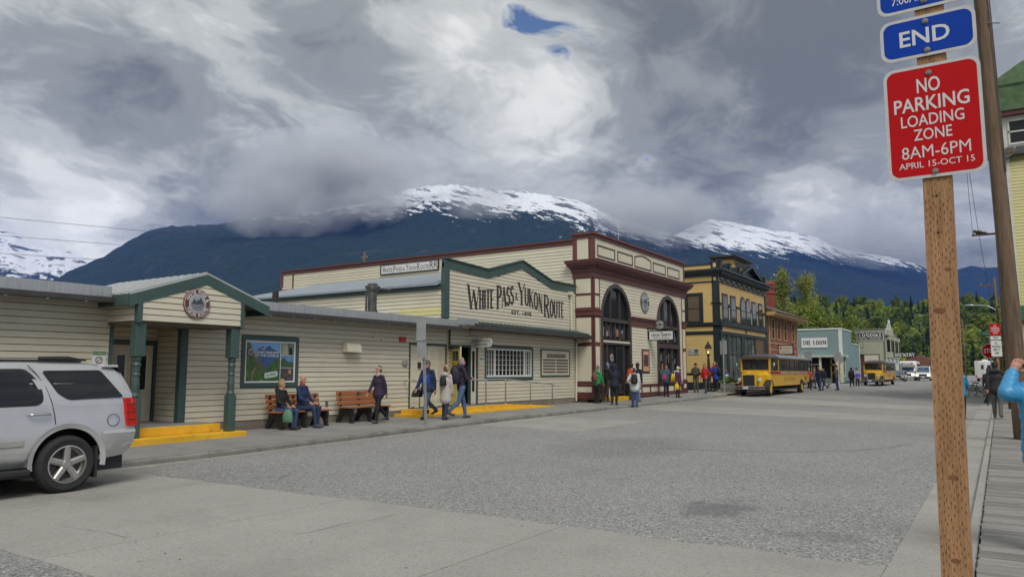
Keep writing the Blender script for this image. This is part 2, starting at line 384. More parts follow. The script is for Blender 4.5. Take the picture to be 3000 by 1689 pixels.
# ---- right side: kerb and boardwalk
rk = thing('kerb', None, None, (-.32, 0, 0), kind='structure')
for i in range(20):
    y0 = -2+i*3.05; b = MB(); b.bbox((-.37, y0+.004, -.1), (-.27, y0+3.045, .075), .012); b.build('kerb_stone', m_conc, rk, world=True)
bw = thing('boardwalk', None, None, (0, 0, 0), kind='structure')
m_plank = mat('weathered_grey_plank', (.235, .225, .215), .85, var=.22, vs=3, stretch=(1.2, 26, 6), bump=.5, bs=9, rnd=.28, dirt=((.13, .12, .11), 1.4, .5, .75, .5), dirt2=((.40, .39, .37), 2.2, .56, .75, .5))
pm = []
for k in range(5):
    q = MB(); q.bbox((-.25, 0, -.035), (3.6, .122, 0), .007)
    for i, p in enumerate(q.v): q.v[i] = (p[0]+(random.uniform(-.012, .012) if p[0] < 0 else 0), p[1], p[2])
    pm.append(q.mesh('plank', m_plank))
yy = .9; n = 0
while n < 300:
    mesh_obj('plank', pm[n % 5], bw, (random.uniform(-.008, .008), yy, .1+random.uniform(-.005, .005)), (random.uniform(-.004, .004), 0, random.uniform(-.002, .002))); yy += .1395; n += 1
q = MB()
while yy < 62:
    q.box((-.25, yy, .06), (3.6, yy+.128, .1+random.uniform(-.004, .004))); yy += .1395
q.build('far_planks', m_plank, bw, kind='stuff')
q = MB()
for xx in (-.2, .9, 2.2, 3.4): q.box((xx, .8, -.08), (xx+.1, 62, .062))
q.build('joist', mat('dark_joist', (.05, .04, .035), .9), bw)

# cracks and small dark spots on the paving
rr = random.Random(12); m_crack = mat('crack_tar', (.08, .076, .07), .9, var=.2)
def crack(x, y, ang, n, step=.22, w=.0035):
    pts = []
    for i in range(n):
        pts.append((x, y)); ang += rr.uniform(-.35, .35); x += math.cos(ang)*step*rr.uniform(.6, 1.3); y += math.sin(ang)*step*rr.uniform(.6, 1.3)
        if x > -1.0 or x < -13: break
    b = MB(); b.loft([[(px_-w, py_, road_z(px_, py_)+.0115), (px_+w, py_+w, road_z(px_, py_)+.0115)] for px_, py_ in pts], caps=False, closed=False); b.build('crack', m_crack, road)
for q in ((-9.2, 4.2, .5, 9), (-6.1, 6.8, -1.2, 8), (-2.2, 4.6, 2.2, 7), (-11.6, 9.5, .1, 14), (-5.2, 24.5, .4, 18), (-8.8, 29.2, 1.2, 12), (-3.4, 30.2, .3, 10), (-10.4, 33.5, .1, 16), (-2.0, 13.2, .9, 12)): crack(*q)
b = MB()
for i in range(70):
    x, y, r_ = rr.uniform(-12.8, -1.2), rr.uniform(3.6, 7.1) if i < 45 else rr.uniform(7.5, 26), rr.uniform(.005, .015)
    b.add([(x+r_*rr.uniform(.6, 1.2)*math.cos(t), y+r_*rr.uniform(.6, 1.2)*math.sin(t), road_z(x, y)+.0105) for t in np.linspace(0, 6.283, 8)[:-1]], [tuple(range(7))])
b.build('spots', m_crack, road, kind='stuff')
# ================================================================ buildings
class Fr:
    """a wall plane: o + a*u + z*up + d*n"""
    def __init__(s, o, u, n): s.o, s.u, s.n = Vector(o), Vector(u), Vector(n); s.w = Vector((0, 0, 1))
    def P(s, a, z, d=0): return s.o+s.u*a+s.w*z+s.n*d
    def box(s, b, a0, a1, z0, z1, d0, d1):
        return b.prism([(a0, z0), (a1, z0), (a1, z1), (a0, z1)], s.o, s.u, s.w, s.n, d0, d1)
    def poly(s, b, pts, d0, d1): return b.prism(pts, s.o, s.u, s.w, s.n, d0, d1)
def FrX(x): return Fr((x, 0, 0), (0, 1, 0), (1, 0, 0))
def FrY(y): return Fr((0, y, 0), (1, 0, 0), (0, -1, 0))
SPLIT = {'storefront_post', 'porch_corner_trim', 'recess_trim', 'panel_strip', 'end_pilaster', 'corner_board', 'foundation', 'rust_edge', 'moulding', 'yellow_boards', 'pilaster_panel', 'plaque_frame', 'window_trim', 'door_frame', 'shop_window', 'belt_trim', 'base_band', 'storefront_bar'}
def part(fr, name, m, parent, rects, d0=0., d1=.03, **tags):
    if name in SPLIT and len(rects) > 1: return [part(fr, name, m, parent, [r_], d0, d1, **tags) for r_ in rects][0]
    b = MB()
    for r_ in rects:
        a0, a1, z0, z1 = r_[:4]; fr.box(b, a0, a1, z0, z1, *(r_[4:6] if len(r_) > 4 else (d0, d1)))
    return b.build(name, m, parent, world=True, **tags)
def siding(fr, parent, a0, a1, z0, z1, pitch, m, openings=(), top=None, joined=False, t=.024, limit=300, breaks=.0, name='board', groove=.013):
    """lap boards, each with its own lower lip; openings are (a0,a1,z0,z1) or f(z)->(a0,a1) or None; top is [(a,z)...]"""
    out = []; B = MB()
    def topz(a): return interp(a, [p[0] for p in top], [p[1] for p in top]) if top else z1
    zmax = max(p[1] for p in top) if top else z1
    z = z0; k = 0
    while z < zmax-.02:
        zt = min(z+pitch, zmax); segs = [(a0, a1)]
        for op in openings:
            if callable(op): q = op(z); 
            else: q = (op[0], op[1]) if (op[2] < z+pitch*.6 and op[3] > z+pitch*.4) else None
            if q is None: continue
            ns = []
            for s0, s1 in segs:
                if q[1] <= s0 or q[0] >= s1: ns.append((s0, s1)); continue
                if q[0] > s0: ns.append((s0, q[0]))
                if q[1] < s1: ns.append((q[1], s1))
            segs = ns
        if breaks:
            ns = []
            for s0, s1 in segs:
                if s1-s0 > 3.2 and random.random() < breaks:
                    c = random.uniform(s0+1, s1-1); ns += [(s0, c-.0015), (c+.0015, s1)]
                else: ns.append((s0, s1))
            segs = ns
        for s0, s1 in segs:
            if s1-s0 < .03: continue
            if top:
                us = sorted(set([s0, s1]+[p[0] for p in top if s0 < p[0] < s1]))
                fine = []
                for i in range(len(us)-1):
                    fine += list(np.linspace(us[i], us[i+1], 7))[:-1]
                us = fine+[us[-1]]
                run = []
                runs = []
                for u in us:
                    if topz(u) > z+.004: run.append(u)
                    elif run: runs.append(run); run = []
                if run: runs.append(run)
            else: runs = [[s0, s1]]
            for us in runs:
                if len(us) < 2: continue
                b = B if joined else MB()
                dj = random.uniform(-.002, .002)
                g = groove*.5
                rows = [[fr.P(u, z+g, -.014) for u in us], [fr.P(u, z+g+.002, t+dj) for u in us], [fr.P(u, min(zt-g, topz(u)), .010+dj) for u in us], [fr.P(u, min(zt-g+.001, topz(u)), -.014) for u in us]]
                b.loft(rows, caps=False, closed=False)
                if not joined:
                    n_ = len(us); b.add([r_[0] for r_ in rows]+[r_[-1] for r_ in rows], [(0, 1, 2, 3), (7, 6, 5, 4)])
                    if len(out) < limit: out.append(b.build(name, m, parent, world=True))
                    else: B.merge(b)
        z += pitch; k += 1
    if B.v: B.build('siding' if joined else 'more_boards', m, parent, world=True, kind='stuff')
    return out
def text_mb(body, bold=0., ext=.004):
    c = bpy.data.curves.new('t', 'FONT'); c.body = body; c.size = 1; c.offset = bold; c.resolution_u = 3; c.extrude = 0
    o = bpy.data.objects.new('t', c); me = evaluated_mesh(o); b = MB()
    b.add([v.co[:] for v in me.vertices], [tuple(p.vertices) for p in me.polygons])
    bpy.data.objects.remove(o); bpy.data.curves.remove(c); bpy.data.meshes.remove(me); return b
def warp(b, fn): b.v = [tuple(fn(*p)) for p in b.v]; return b
def fit(b, x0, x1, y0, y1):
    xs_ = [p[0] for p in b.v]; ys_ = [p[1] for p in b.v]; ax, bx, ay, by = min(xs_), max(xs_), min(ys_), max(ys_)
    b.v = [(x0+(p[0]-ax)/(bx-ax)*(x1-x0), y0+(p[1]-ay)/(by-ay)*(y1-y0), p[2]) for p in b.v]; return b
def letter(fr, parent, m, body, a0, a1, z0, z1, d, bold=.0, name='lettering', flip=False):
    b = fit(text_mb(body, bold), a0, a1, z0, z1); warp(b, lambda x, y, z: fr.P(x, y, d)); return b.build(name, m, parent, world=True)
# a small slab-serif stroke alphabet (unit box): strokes are polylines; thick for stems, thin for bars
def arc(cx, cy, rx, ry, a0, a1, n=10): return [(cx+rx*math.cos(R(a0+(a1-a0)*i/n)), cy+ry*math.sin(R(a0+(a1-a0)*i/n))) for i in range(n+1)]
GL = {'W': (1.25, [('s', [(.06, 1), (.32, 0)]), ('t', [(.32, 0), (.5, .8)]), ('s', [(.5, .8), (.74, 0)]), ('t', [(.74, 0), (.95, 1)])]),
 'H': (.8, [('s', [(.18, 0), (.18, 1)]), ('s', [(.82, 0), (.82, 1)]), ('t', [(.18, .5), (.82, .5)])]), 'I': (.4, [('s', [(.5, 0), (.5, 1)])]),
 'T': (.72, [('s', [(.5, 0), (.5, 1)]), ('t', [(.06, .95), (.94, .95)])]), 'E': (.68, [('s', [(.25, 0), (.25, 1)]), ('t', [(.25, .95), (.9, .95)]), ('t', [(.25, .5), (.75, .5)]), ('t', [(.25, .05), (.92, .05)])]),
 'P': (.74, [('s', [(.22, 0), (.22, 1)]), ('t', [(.22, .96), (.55, .96)]), ('s', arc(.5, .73, .32, .23, 88, -88)), ('t', [(.22, .5), (.55, .5)])]),
 'A': (.86, [('t', [(.08, 0), (.46, 1)]), ('s', [(.46, 1), (.88, 0)]), ('t', [(.24, .36), (.72, .36)])]),
 'S': (.66, [('s', arc(.5, .74, .30, .22, 20, 180)+arc(.5, .74, .3, .22, 180, 270)[1:]+arc(.5, .26, .34, .26, 90, -90)[1:]+arc(.5, .26, .34, .22, -90, -160)[1:])]),
 'Y': (.88, [('s', [(.08, 1), (.5, .48)]), ('t', [(.92, 1), (.5, .48)]), ('s', [(.5, .5), (.5, 0)])]), 'U': (.82, [('s', [(.18, 1), (.18, .3)]+arc(.5, .3, .32, .28, 180, 360)[1:]+[(.82, 1)])]),
 'K': (.86, [('s', [(.2, 0), (.2, 1)]), ('t', [(.85, 1), (.22, .42)]), ('s', [(.42, .6), (.88, 0)])]), 'O': (.84, [('s', arc(.5, .5, .36, .46, 0, 360, 22))]),
 'N': (.86, [('t', [(.16, 0), (.16, 1)]), ('s', [(.16, 1), (.84, 0)]), ('t', [(.84, 0), (.84, 1)])]), 'R': (.84, [('s', [(.2, 0), (.2, 1)]), ('t', [(.2, .96), (.5, .96)]), ('s', arc(.48, .74, .3, .22, 88, -88)), ('t', [(.2, .52), (.5, .52)]), ('s', [(.5, .5), (.9, 0)])]),
 'L': (.68, [('s', [(.25, 0), (.25, 1)]), ('t', [(.25, .05), (.92, .05)])]), 'M': (1.0, [('t', [(.12, 0), (.12, 1)]), ('s', [(.12, 1), (.5, .2)]), ('t', [(.5, .2), (.88, 1)]), ('s', [(.88, 1), (.88, 0)])]),
 'D': (.84, [('s', [(.2, 0), (.2, 1)]), ('t', [(.2, .96), (.45, .96)]), ('s', arc(.45, .5, .4, .46, 90, -90, 14)), ('t', [(.2, .04), (.45, .04)])]),
 'B': (.76, [('s', [(.22, 0), (.22, 1)]), ('t', [(.22, .96), (.5, .96)]), ('s', arc(.48, .75, .28, .21, 90, -90)), ('t', [(.22, .53), (.5, .53)]), ('s', arc(.48, .27, .34, .25, 90, -90)), ('t', [(.22, .04), (.5, .04)])]),
 'G': (.84, [('s', arc(.5, .5, .36, .46, 40, 320, 18)), ('s', [(.8, .38), (.8, .1)]), ('t', [(.55, .4), (.92, .4)])]), 'C': (.8, [('s', arc(.5, .5, .36, .46, 45, 315, 18))]),
 '&': (.8, [('s', arc(.42, .76, .2, .2, 0, 360, 14)), ('s', [(.3, .62), (.9, 0)]), ('s', arc(.4, .25, .28, .24, 120, 380, 14))]), 'Z': (.7, [('t', [(.1, .95), (.9, .95)]), ('s', [(.88, .95), (.12, .05)]), ('t', [(.1, .05), (.9, .05)])])}
def glyph(ch, w=1., h=1., st=.17, th=.07, serif=.13, sh=.055):
    """returns quads [(p0..p3)] in a box w x h; st/th stroke widths as a share of h"""
    gw, strokes = GL[ch]; q = []
    for ty, pl in strokes:
        k = (st if ty == 's' else th)*h*.5
        pts = [(x*w, y*h) for x, y in pl]; n = len(pts)
        nr = []
        for i in range(n):
            a, b_ = pts[max(0, i-1)], pts[min(n-1, i+1)]
            if n > 3 and math.dist(pts[0], pts[-1]) < 1e-6 and i in (0, n-1): a, b_ = pts[-2], pts[1]
            dx, dy = b_[0]-a[0], b_[1]-a[1]; l = math.hypot(dx, dy) or 1
            kk = k*(.42+.58*abs(dy)/l) if n > 3 else k
            nr.append((-dy/l*kk, dx/l*kk))
        for i in range(n-1):
            q.append([(pts[i][0]+nr[i][0], pts[i][1]+nr[i][1]), (pts[i][0]-nr[i][0], pts[i][1]-nr[i][1]), (pts[i+1][0]-nr[i+1][0], pts[i+1][1]-nr[i+1][1]), (pts[i+1][0]+nr[i+1][0], pts[i+1][1]+nr[i+1][1])])
        if serif:
            for p in (pts[0], pts[-1]):
                if (p[1] < .03*h or p[1] > .97*h) and n < 4:
                    y0 = 0 if p[1] < .5*h else h-sh*h
                    s_ = serif*h*(1.3 if ty == 's' else .8); q.append([(p[0]-s_, y0), (p[0]+s_, y0), (p[0]+s_*.9, y0+sh*h), (p[0]-s_*.9, y0+sh*h)])
    return q
def serif_text(fr, parent, m, body, a0, a1, z0, z1, d, name='lettering', gap=.13, caps=None, **kw):
    ws = [(.45 if c == ' ' else GL[c][0]) for c in body]; tot = sum(ws)+gap*(len(body)-1); sc_ = (a1-a0)/tot; b = MB(); a = a0; e = 0
    for c, w in zip(body, ws):
        if c != ' ':
            for q in glyph(c, w*sc_, z1-z0, **kw):
                e = (e+1) % 9; b.add([fr.P(a+x, z0+y, d+e*.0004) for x, y in q], [(0, 1, 2, 3)])
        a += (w+gap)*sc_
    return b.build(name, m, parent, world=True)
# ---- shared paints
m_cream = mat('cream_siding_paint', (.585, .545, .435), .62, var=.07, vs=.7, rnd=.045, bump=.12, bs=30, stretch=(1, 1, 3), dirt=((.44, .39, .28), 1.1, .56, .78, .45), dirt2=((.36, .30, .2), 5.5, .68, .76, .5))
m_groove = mat('siding_groove_shade', (.13, .11, .075), .9, var=.2)  # cream darkened to paint in the shade between the boards
m_cream2 = mat('pale_cream_siding_paint', (.64, .60, .475), .6, var=.06, vs=.7, rnd=.04, bump=.1, bs=30, dirt=((.5, .46, .36), 1.3, .58, .8, .4))
m_yell2 = mat('pale_yellow_siding_paint', (.72, .66, .33), .6, var=.07, vs=.8, rnd=.03)
m_green = mat('dark_green_trim', (.045, .085, .078), .5, var=.12, vs=3, dirt=((.09, .12, .11), 4, .6, .8, .4))
m_found = mat('aggregate_foundation', (.22, .19, .15), .95, var=.2, vs=4, bump=.7, bs=50, speck=((.36, .32, .26), 45, .6, .6, (.12, .10, .08)))
m_step = mat('yellow_step_paint', (.72, .41, .022), .6, var=.12, vs=3, bump=.15, bs=25, dirt=((.33, .20, .05), 4, .58, .74, .6), dirt2=((.28, .25, .19), 9, .66, .76, .6))
m_galv = mat('galvanized_flashing', (.42, .44, .45), .42, metal=.55, var=.16, vs=2, stretch=(1, 8, 1), dirt=((.20, .17, .14), 2.2, .55, .8, .5))
m_gut = mat('dark_gutter', (.055, .055, .055), .45, var=.2, vs=4)
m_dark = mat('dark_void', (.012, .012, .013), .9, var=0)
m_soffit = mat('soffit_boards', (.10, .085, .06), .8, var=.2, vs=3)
m_maroon = mat('maroon_trim', (.125, .042, .040), .5, var=.1, vs=2, rnd=.05, dirt=((.19, .10, .09), 3, .62, .8, .35))
m_glass = mat('dark_window_glass', (.018, .022, .026), .06, var=0, spec=.32)
m_white = mat('white_paint', (.72, .72, .70), .5, var=.06, vs=3)
m_black = mat('black_paint', (.018, .018, .018), .5, var=.1)
m_blue_roof = mat('blue_grey_metal_roof', (.30, .345, .39), .45, metal=.25, var=.08, vs=1.2, dirt=((.22, .24, .26), 1.5, .55, .75, .4))
m_grn_roof = mat('dark_green_metal_roof', (.055, .085, .08), .4, metal=.2, var=.15, vs=1.5)
m_ink = mat('dark_lettering_paint', (.03, .025, .028), .6, var=.25, vs=6)
m_signw = mat('white_sign_board', (.66, .67, .67), .55, var=.06, vs=2)
FX_ = FrX(FX)
def ribs(b, xs0, xs1, ys_, z0, z1, r=.018):
    for y in ys_: b.tube([(xs0, y, z0), (xs1, y, z1)], r, 4)
def emblem(parent, fr, a, z, rad, d, dark=m_maroon, name='emblem'):
    """round railway emblem: ring with lettering round a small landscape"""
    n = 40
    def disc(r_, d0, d1, m, nm, par):
        b = MB(); fr.poly(b, [(a+r_*math.cos(2*math.pi*i/n), z+r_*math.sin(2*math.pi*i/n)) for i in range(n)], d0, d1); return b.build(nm, m, par, world=True)
    root = disc(rad, d, d+.03, dark, name, parent); disc(rad*.965, d+.03, d+.034, m_white, 'white_rim', root); disc(rad*.94, d+.034, d+.038, dark, 'lettered_ring', root)
    disc(rad*.63, d+.038, d+.042, m_white, 'inner_rim', root); disc(rad*.60, d+.042, d+.046, mat('emblem_grey', (.30, .33, .35), .6), 'scene_disc', root)
    b = MB()
    for k, (dx, s) in enumerate(((-.25, .34), (.2, .42), (.0, .28))):
        fr.poly(b, [(a+rad*(dx-s*.7), z-.05*rad), (a+rad*dx, z+rad*s), (a+rad*(dx+s*.7), z-.05*rad)], d+.046, d+.048+k*.001)
    for k in range(4): fr.box(b, a-rad*(.5-.06*k), a+rad*(.5-.06*k), z-rad*(.14+.1*k), z-rad*(.10+.1*k), d+.046, d+.0485)
    b.build('scene_lines', mat('emblem_dark', (.05, .06, .07), .6), root, world=True)
    def ring(txt, r_, a_start, a_end, inward):
        B = MB(); k = len(txt)
        for i, c in enumerate(txt):
            if c == ' ': continue
            an = R(a_start+(a_end-a_start)*i/(k-1)); h = rad*.24; w = h*.62 if c not in 'IW&' else (h*.25 if c == 'I' else h*.8)
            t = fit(text_mb(c, .02), -w/2, w/2, -h/2, h/2); rot = an-math.pi/2 if not inward else an+math.pi/2
            cx, cy = a+r_*math.cos(an), z+r_*math.sin(an)
            warp(t, lambda x, y, q: fr.P(cx+x*math.cos(rot)-y*math.sin(rot), cy+x*math.sin(rot)+y*math.cos(rot), d+.0405)); B.merge(t)
        B.build('emblem_lettering', m_white, root, world=True)
    ring('WHITE PASS &', rad*.785, 158, 18, False); ring('YUKON ROUTE', rad*.785, 205, 335, True)
    return root

# ================= low depot building (A)
A = thing('depot_building', 'long low cream clapboard depot with green porch and grey metal roof edge', 'building', (FX-5, 8, 0))
PY0, PY1 = 9.03, 10.77
siding(FX_, A, -6.0, 20.97, .42, 3.26, .139, m_cream, openings=[(PY0-.1, PY1+.0, 0, 2.78), (12.40, 14.21, 1.30, 2.58), (18.98, 20.97, 0, 2.62)], breaks=.35)
part(FX_, 'foundation', m_found, A, [(-6, PY0-.2, 0, .42), (11.4, 20.97, 0, .42)], -.3, .004)
part(FX_, 'wall_core', m_groove, A, [(-6, PY0-.1, .3, 3.3), (PY1, 18.98, .3, 3.3), (PY0-.1, PY1, 2.78, 3.3), (18.98, 20.97, 2.62, 3.3)], -.2, -.012)
b = MB(); b.box((FX-.2, -6, .3), (-40, -5.8, 3.3)); b.box((-40.2, -6, 0), (-40, 21, 3.3)); b.build('rear_wall', m_cream, A, world=True)
# entry recess: side wall, door wall, ceiling, floor
frR = FrX(-17.66); siding(frR, A, PY0-.1, 10.75, .47, 2.8, .12, m_cream, openings=[(9.5, 10.76, 0, 2.42)], joined=True)
frS = Fr((0, PY1-.02, 0), (1, 0, 0), (0, -1, 0)); siding(frS, A, -17.64, -16.62, .47, 2.8, .139, m_cream, joined=True)
b = MB(); b.box((-17.86, PY0-.1, .3), (-17.67, PY1+.4, 2.9)); b.box((-17.66, PY1, .3), (FX-.2, PY1+.15, 2.9)); b.box((-17.66, PY0-.25, .3), (FX-.2, PY0-.1, 2.9)); b.box((-17.86, PY0-.1, 2.785), (FX-.2, PY1+.15, 2.9)); b.build('recess_wall', m_groove, A, world=True)
part(FX_, 'recess_trim', m_green, A, [(PY0-.12, PY0-.03, .47, 2.78), (PY1-.13, PY1+.06, .47, 2.78)], -.12, .03)
part(frR, 'door_frame', m_green, A, [(9.48, 9.57, .47, 2.45), (10.66, 10.745, .47, 2.45), (9.57, 10.66, 2.33, 2.45)], 0, .05)
for i, (a0, a1) in enumerate(((9.58, 10.11), (10.13, 10.65))):
    dr = part(frR, 'door', m_cream, A, [(a0, a1, .47, 2.32)], -.05, .01)
    part(frR, 'pane', m_glass, dr, [(a0+.17, a1-.17, 1.25, 2.08)], .01, .02); part(frR, 'moulding', m_cream2, dr, [(a0+.12, a1-.12, 2.08, 2.13), (a0+.12, a0+.17, 1.25, 2.08), (a1-.17, a1-.12, 1.25, 2.08), (a0+.12, a1-.12, 1.2, 1.25), (a0+.12, a1-.12, .62, 1.1)], .01, .025)
    part(frR, 'handle', m_black, dr, [(a0+.03, a0+.06, 1.3, 1.5)], .01, .06)
# roof slab, galvanized fascia and gutter, in two runs with the porch between
for y0, y1 in ((-6, 8.62), (12.2, 21.4)):
    b = MB(); b.box((-15.98, y0, 3.285), (-40, y1, 3.44)); b.build('roof', m_galv, A, world=True)
    b = MB(); b.box((-15.975, y0, 3.265), (-15.945, y1, 3.50)); 
    for yy in np.arange(y0+.3, y1, 1.45): b.box((-15.95, yy, 3.27), (-15.938, yy+.03, 3.5))
    b.build('fascia_flashing', m_galv, A, world=True)
    b = MB(); prof = [(-15.945, 3.25), (-15.93, 3.17), (-15.88, 3.14), (-15.82, 3.16), (-15.81, 3.26), (-15.83, 3.26), (-15.84, 3.18), (-15.93, 3.2)]
    b.loft([[(x, yy, z) for x, z in prof] for yy in (y0, y1)]); b.build('gutter', m_gut, A, world=True)
    b = MB(); [b.box((-15.945, yy, 3.13), (-15.80, yy+.035, 3.145)) for yy in np.arange(y0+.5, y1, .75)]; b.build('gutter_strap', m_galv, A, world=True)
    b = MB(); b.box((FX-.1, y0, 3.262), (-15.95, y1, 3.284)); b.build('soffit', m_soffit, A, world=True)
b = MB(); ribs(b, -15.98, -39.9, np.arange(-5.8, 21.3, .45), 3.45, 3.46, .022); b.build('roof_ribs', m_galv, A, world=True)
# porch
XP = -15.6
P0, P1, PK, ZE, ZK = 8.64, 12.24, 10.46, 3.30, 3.92
tp = [(P0, ZE), (PK, ZK), (P1, ZE)]
por = MB(); 
for (ya, za), (yb, zb) in (((P0, ZE), (PK, ZK)), ((P1, ZE), (PK, ZK))):
    por.add([(-15.3, ya, za+.03), (-15.3, yb, zb+.03), (-19.2, yb, zb+.03), (-19.2, ya, za+.03), (-15.3, ya, za-.01), (-15.3, yb, zb-.01), (-19.2, yb, zb-.01), (-19.2, ya, za-.01)], [(0, 1, 2, 3), (4, 7, 6, 5), (0, 4, 5, 1), (2, 6, 7, 3), (0, 3, 7, 4), (1, 5, 6, 2)])
pr = por.build('porch_roof', mat('white_grey_metal_roof', (.55, .57, .58), .4, metal=.3, var=.1, vs=2), A, world=True)
b = MB()
for i in range(13):
    x = -15.34-i*.3
    for ya, za in ((P0, ZE), (P1, ZE)): b.tube([(x, ya, za+.045), (x, PK, ZK+.045)], .018, 4)
b.build('roof_ribs', m_galv, pr, world=True)
frP = FrX(-15.3); b = MB(); frP.poly(b, [(P0, ZE-.25), (P0, ZE+.0), (PK, ZK+.0), (PK, ZK-.25)], 0, .03); frP.poly(b, [(PK, ZK-.25), (PK, ZK+.0), (P1, ZE+.0), (P1, ZE-.25)], 0, .03); b.build('porch_fascia', m_green, A, world=True)
for y in (P0-.02, P1-.01): b = MB(); b.box((-15.3, y, ZE-.22), (-17.2 if y < 10 else -16.2, y+.03, ZE+.02)); b.build('porch_side_fascia', m_green, A, world=True)
b = MB(); b.prism([(P0+.02, ZE-.06), (PK, ZK-.06), (P1-.02, ZE-.06)], (0, 0, 0), (0, 1, 0), (0, 0, 1), (1, 0, 0), -16.4, -15.33); 
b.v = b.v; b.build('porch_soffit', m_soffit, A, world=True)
frG = FrX(XP+.27+.03); G0, G1 = 8.86, 11.44
siding(frG, A, G0+.07, G1-.03, 2.76, 3.7, .139, m_cream, top=[(P0, ZE-.07), (PK, ZK-.07), (P1, ZE-.07)], joined=False)
b = MB(); frG.poly(b, [(G0, 2.74), (G1, 2.74), (G1, 3.45), (PK, ZK-.08), (G0, 3.36)], -.1, -.012); b.build('porch_gable_wall', m_groove, A, world=True)
frL = FrY(G0); siding(frL, A, FX, XP+.26, 2.76, 3.34, .139, m_cream, joined=False); b = MB(); frL.box(b, FX, XP+.24, 2.74, 3.4, -.1, -.012); frR2 = FrY(G1); frR2.box(b, FX, XP+.24, 2.74, 3.4, 0, .1); b.build('porch_side_wall', m_groove, A, world=True)
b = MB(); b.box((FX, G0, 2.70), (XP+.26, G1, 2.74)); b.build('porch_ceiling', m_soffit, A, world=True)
part(frG, 'porch_corner_trim', m_green, A, [(G0-.03, G0+.075, 2.72, 3.36), (G1-.035, G1+.05, 2.72, 3.42)], -.1, .035)
def porch_post(y, z0):
    x = -15.58+.13
    b = MB(); b.bbox((x-.1, y-.1, z0), (x+.1, y+.1, z0+.85), .012); b.bbox((x-.115, y-.115, 2.0), (x+.115, y+.115, 2.72), .012)
    b.lathe([(.08, z0+.85), (.10, z0+.88), (.075, z0+.95), (.085, z0+1.1), (.068, z0+1.3), (.09, z0+1.33), (.07, z0+1.37), (.075, 1.78), (.095, 1.82), (.07, 1.88), (.1, 1.95), (.085, 2.0)], (x, y, 0), 14)
    return b.build('porch_post', m_green, A, world=True)
porch_post(8.97, .28); porch_post(11.33, .28)
emblem(A, frG, 10.2, 3.22, .335, .03)
b = MB(); b.bbox((-16.9, 8.5, .05), (-15.15, 11.62, .275), .012); b.build('lower_step', m_step, A, world=True)
b = MB(); b.bbox((-16.9, 8.5, .275), (-15.62, 11.22, .462), .012); b.build('upper_step', m_step, A, world=True)
b = MB(); b.box((-17.7, 8.6, .455), (-15.66, 11.19, .468)); b.build('porch_floor', m_conc2, A, world=True)
b = MB(); b.box((-15.9, 11.3, 2.95), (-15.78, 11.5, 3.05)); b.sphere((-15.66, 11.56, 3.12), .05); b.build('security_camera', m_white, A, world=True)
b = MB(); b.box((-16.9, 9.64, 2.60), (-16.78, 9.80, 2.70)); b.build('porch_light', mat('warm_lamp', (1, .7, .3), .5, var=0, emit=((1, .55, .15), 2.)), A, world=True)
# double door (closed) and its frame
part(FX_, 'door_frame', m_green, A, [(18.94, 19.0, .45, 2.58), (18.94, 20.96, 2.58, 2.66)], -.02, .04)
for a0, a1 in ((19.01, 19.95), (19.97, 20.93)):
    dr = part(FX_, 'door', m_cream2, A, [(a0, a1, .47, 2.575)], -.06, -.02)
    part(FX_, 'moulding', m_cream, dr, [(a0+.14+(.38 if c else 0), a0+.42+(.38 if c else 0), z0, z1) for c in (0, 1) for z0, z1 in ((.65, 1.2), (1.35, 2.0), (2.1, 2.42))], -.02, -.008)
    part(FX_, 'rust_edge', mat('rust_stain', (.28, .13, .05), .9, var=.4, vs=12), dr, [(a0+.1, a0+.3, .475, .52), (a1-.4, a1-.1, .475, .505)], -.02, -.016)
part(FX_, 'door_lock', m_black, A, [(19.42, 19.56, 1.8, 2.0)], -.02, .03)
b = MB(); b.tube([FX_.P(20.75, .55+.62, -.0), FX_.P(20.75, 1.22, .07), FX_.P(20.75, 1.42, .07), FX_.P(20.75, 1.48, 0)], .015, 6); b.build('door_handle', m_black, A, world=True)
# wall fittings
b = MB(); b.prism([(0, 0), (0, .30), (.03, .30), (.10, .285), (.17, .24), (.215, .17), (.23, .08), (.23, 0)], (FX+.02, 15.92, 2.27), (1, 0, 0), (0, 0, 1), (0, 1, 0), 0, .58); b.build('vent_hood', m_cream2, A, world=True)
part(FX_, 'fire_alarm', mat('alarm_red', (.45, .02, .015), .4), A, [(18.44, 18.70, 2.66, 2.82)], 0, .09)
part(FX_, 'conduit_box', m_cream2, A, [(17.2, 17.6, 2.74, 2.78), (17.56, 17.62, 2.68, 2.84)], 0, .06)
b = MB(); b.lathe([(.13, 0), (.13, .03), (.10, .06), (.04, .07)], (FX+.02, 18.73, 1.98), 16, 'x'); b.build('alarm_bell', mat('bell_grey', (.30, .28, .24), .6), A, world=True)
part(FX_, 'outlet', mat('outlet_grey', (.12, .12, .11), .5), A, [(15.30, 15.38, .70, .82)], 0, .05)
nsm = part(FX_, 'no_smoking_sign', m_white, A, [(8.55, 8.86, 1.80, 2.13)], .02, .028); part(FX_, 'sign_band', mat('sign_green', (.04, .18, .04), .5), nsm, [(8.56, 8.85, 2.04, 2.12)], .028, .031)
b = MB(); b.tube([FX_.P(8.705+.07*math.cos(i*.4488), 1.93+.07*math.sin(i*.4488), .032) for i in range(15)], .008, 5, caps=False); b.tube([FX_.P(8.655, 1.88, .032), FX_.P(8.755, 1.98, .032)], .007, 5); b.build('sign_symbol', m_black, nsm, world=True)
letter(FX_, nsm, m_white, 'NO SMOKING', 8.58, 8.83, 2.06, 2.10, .033)
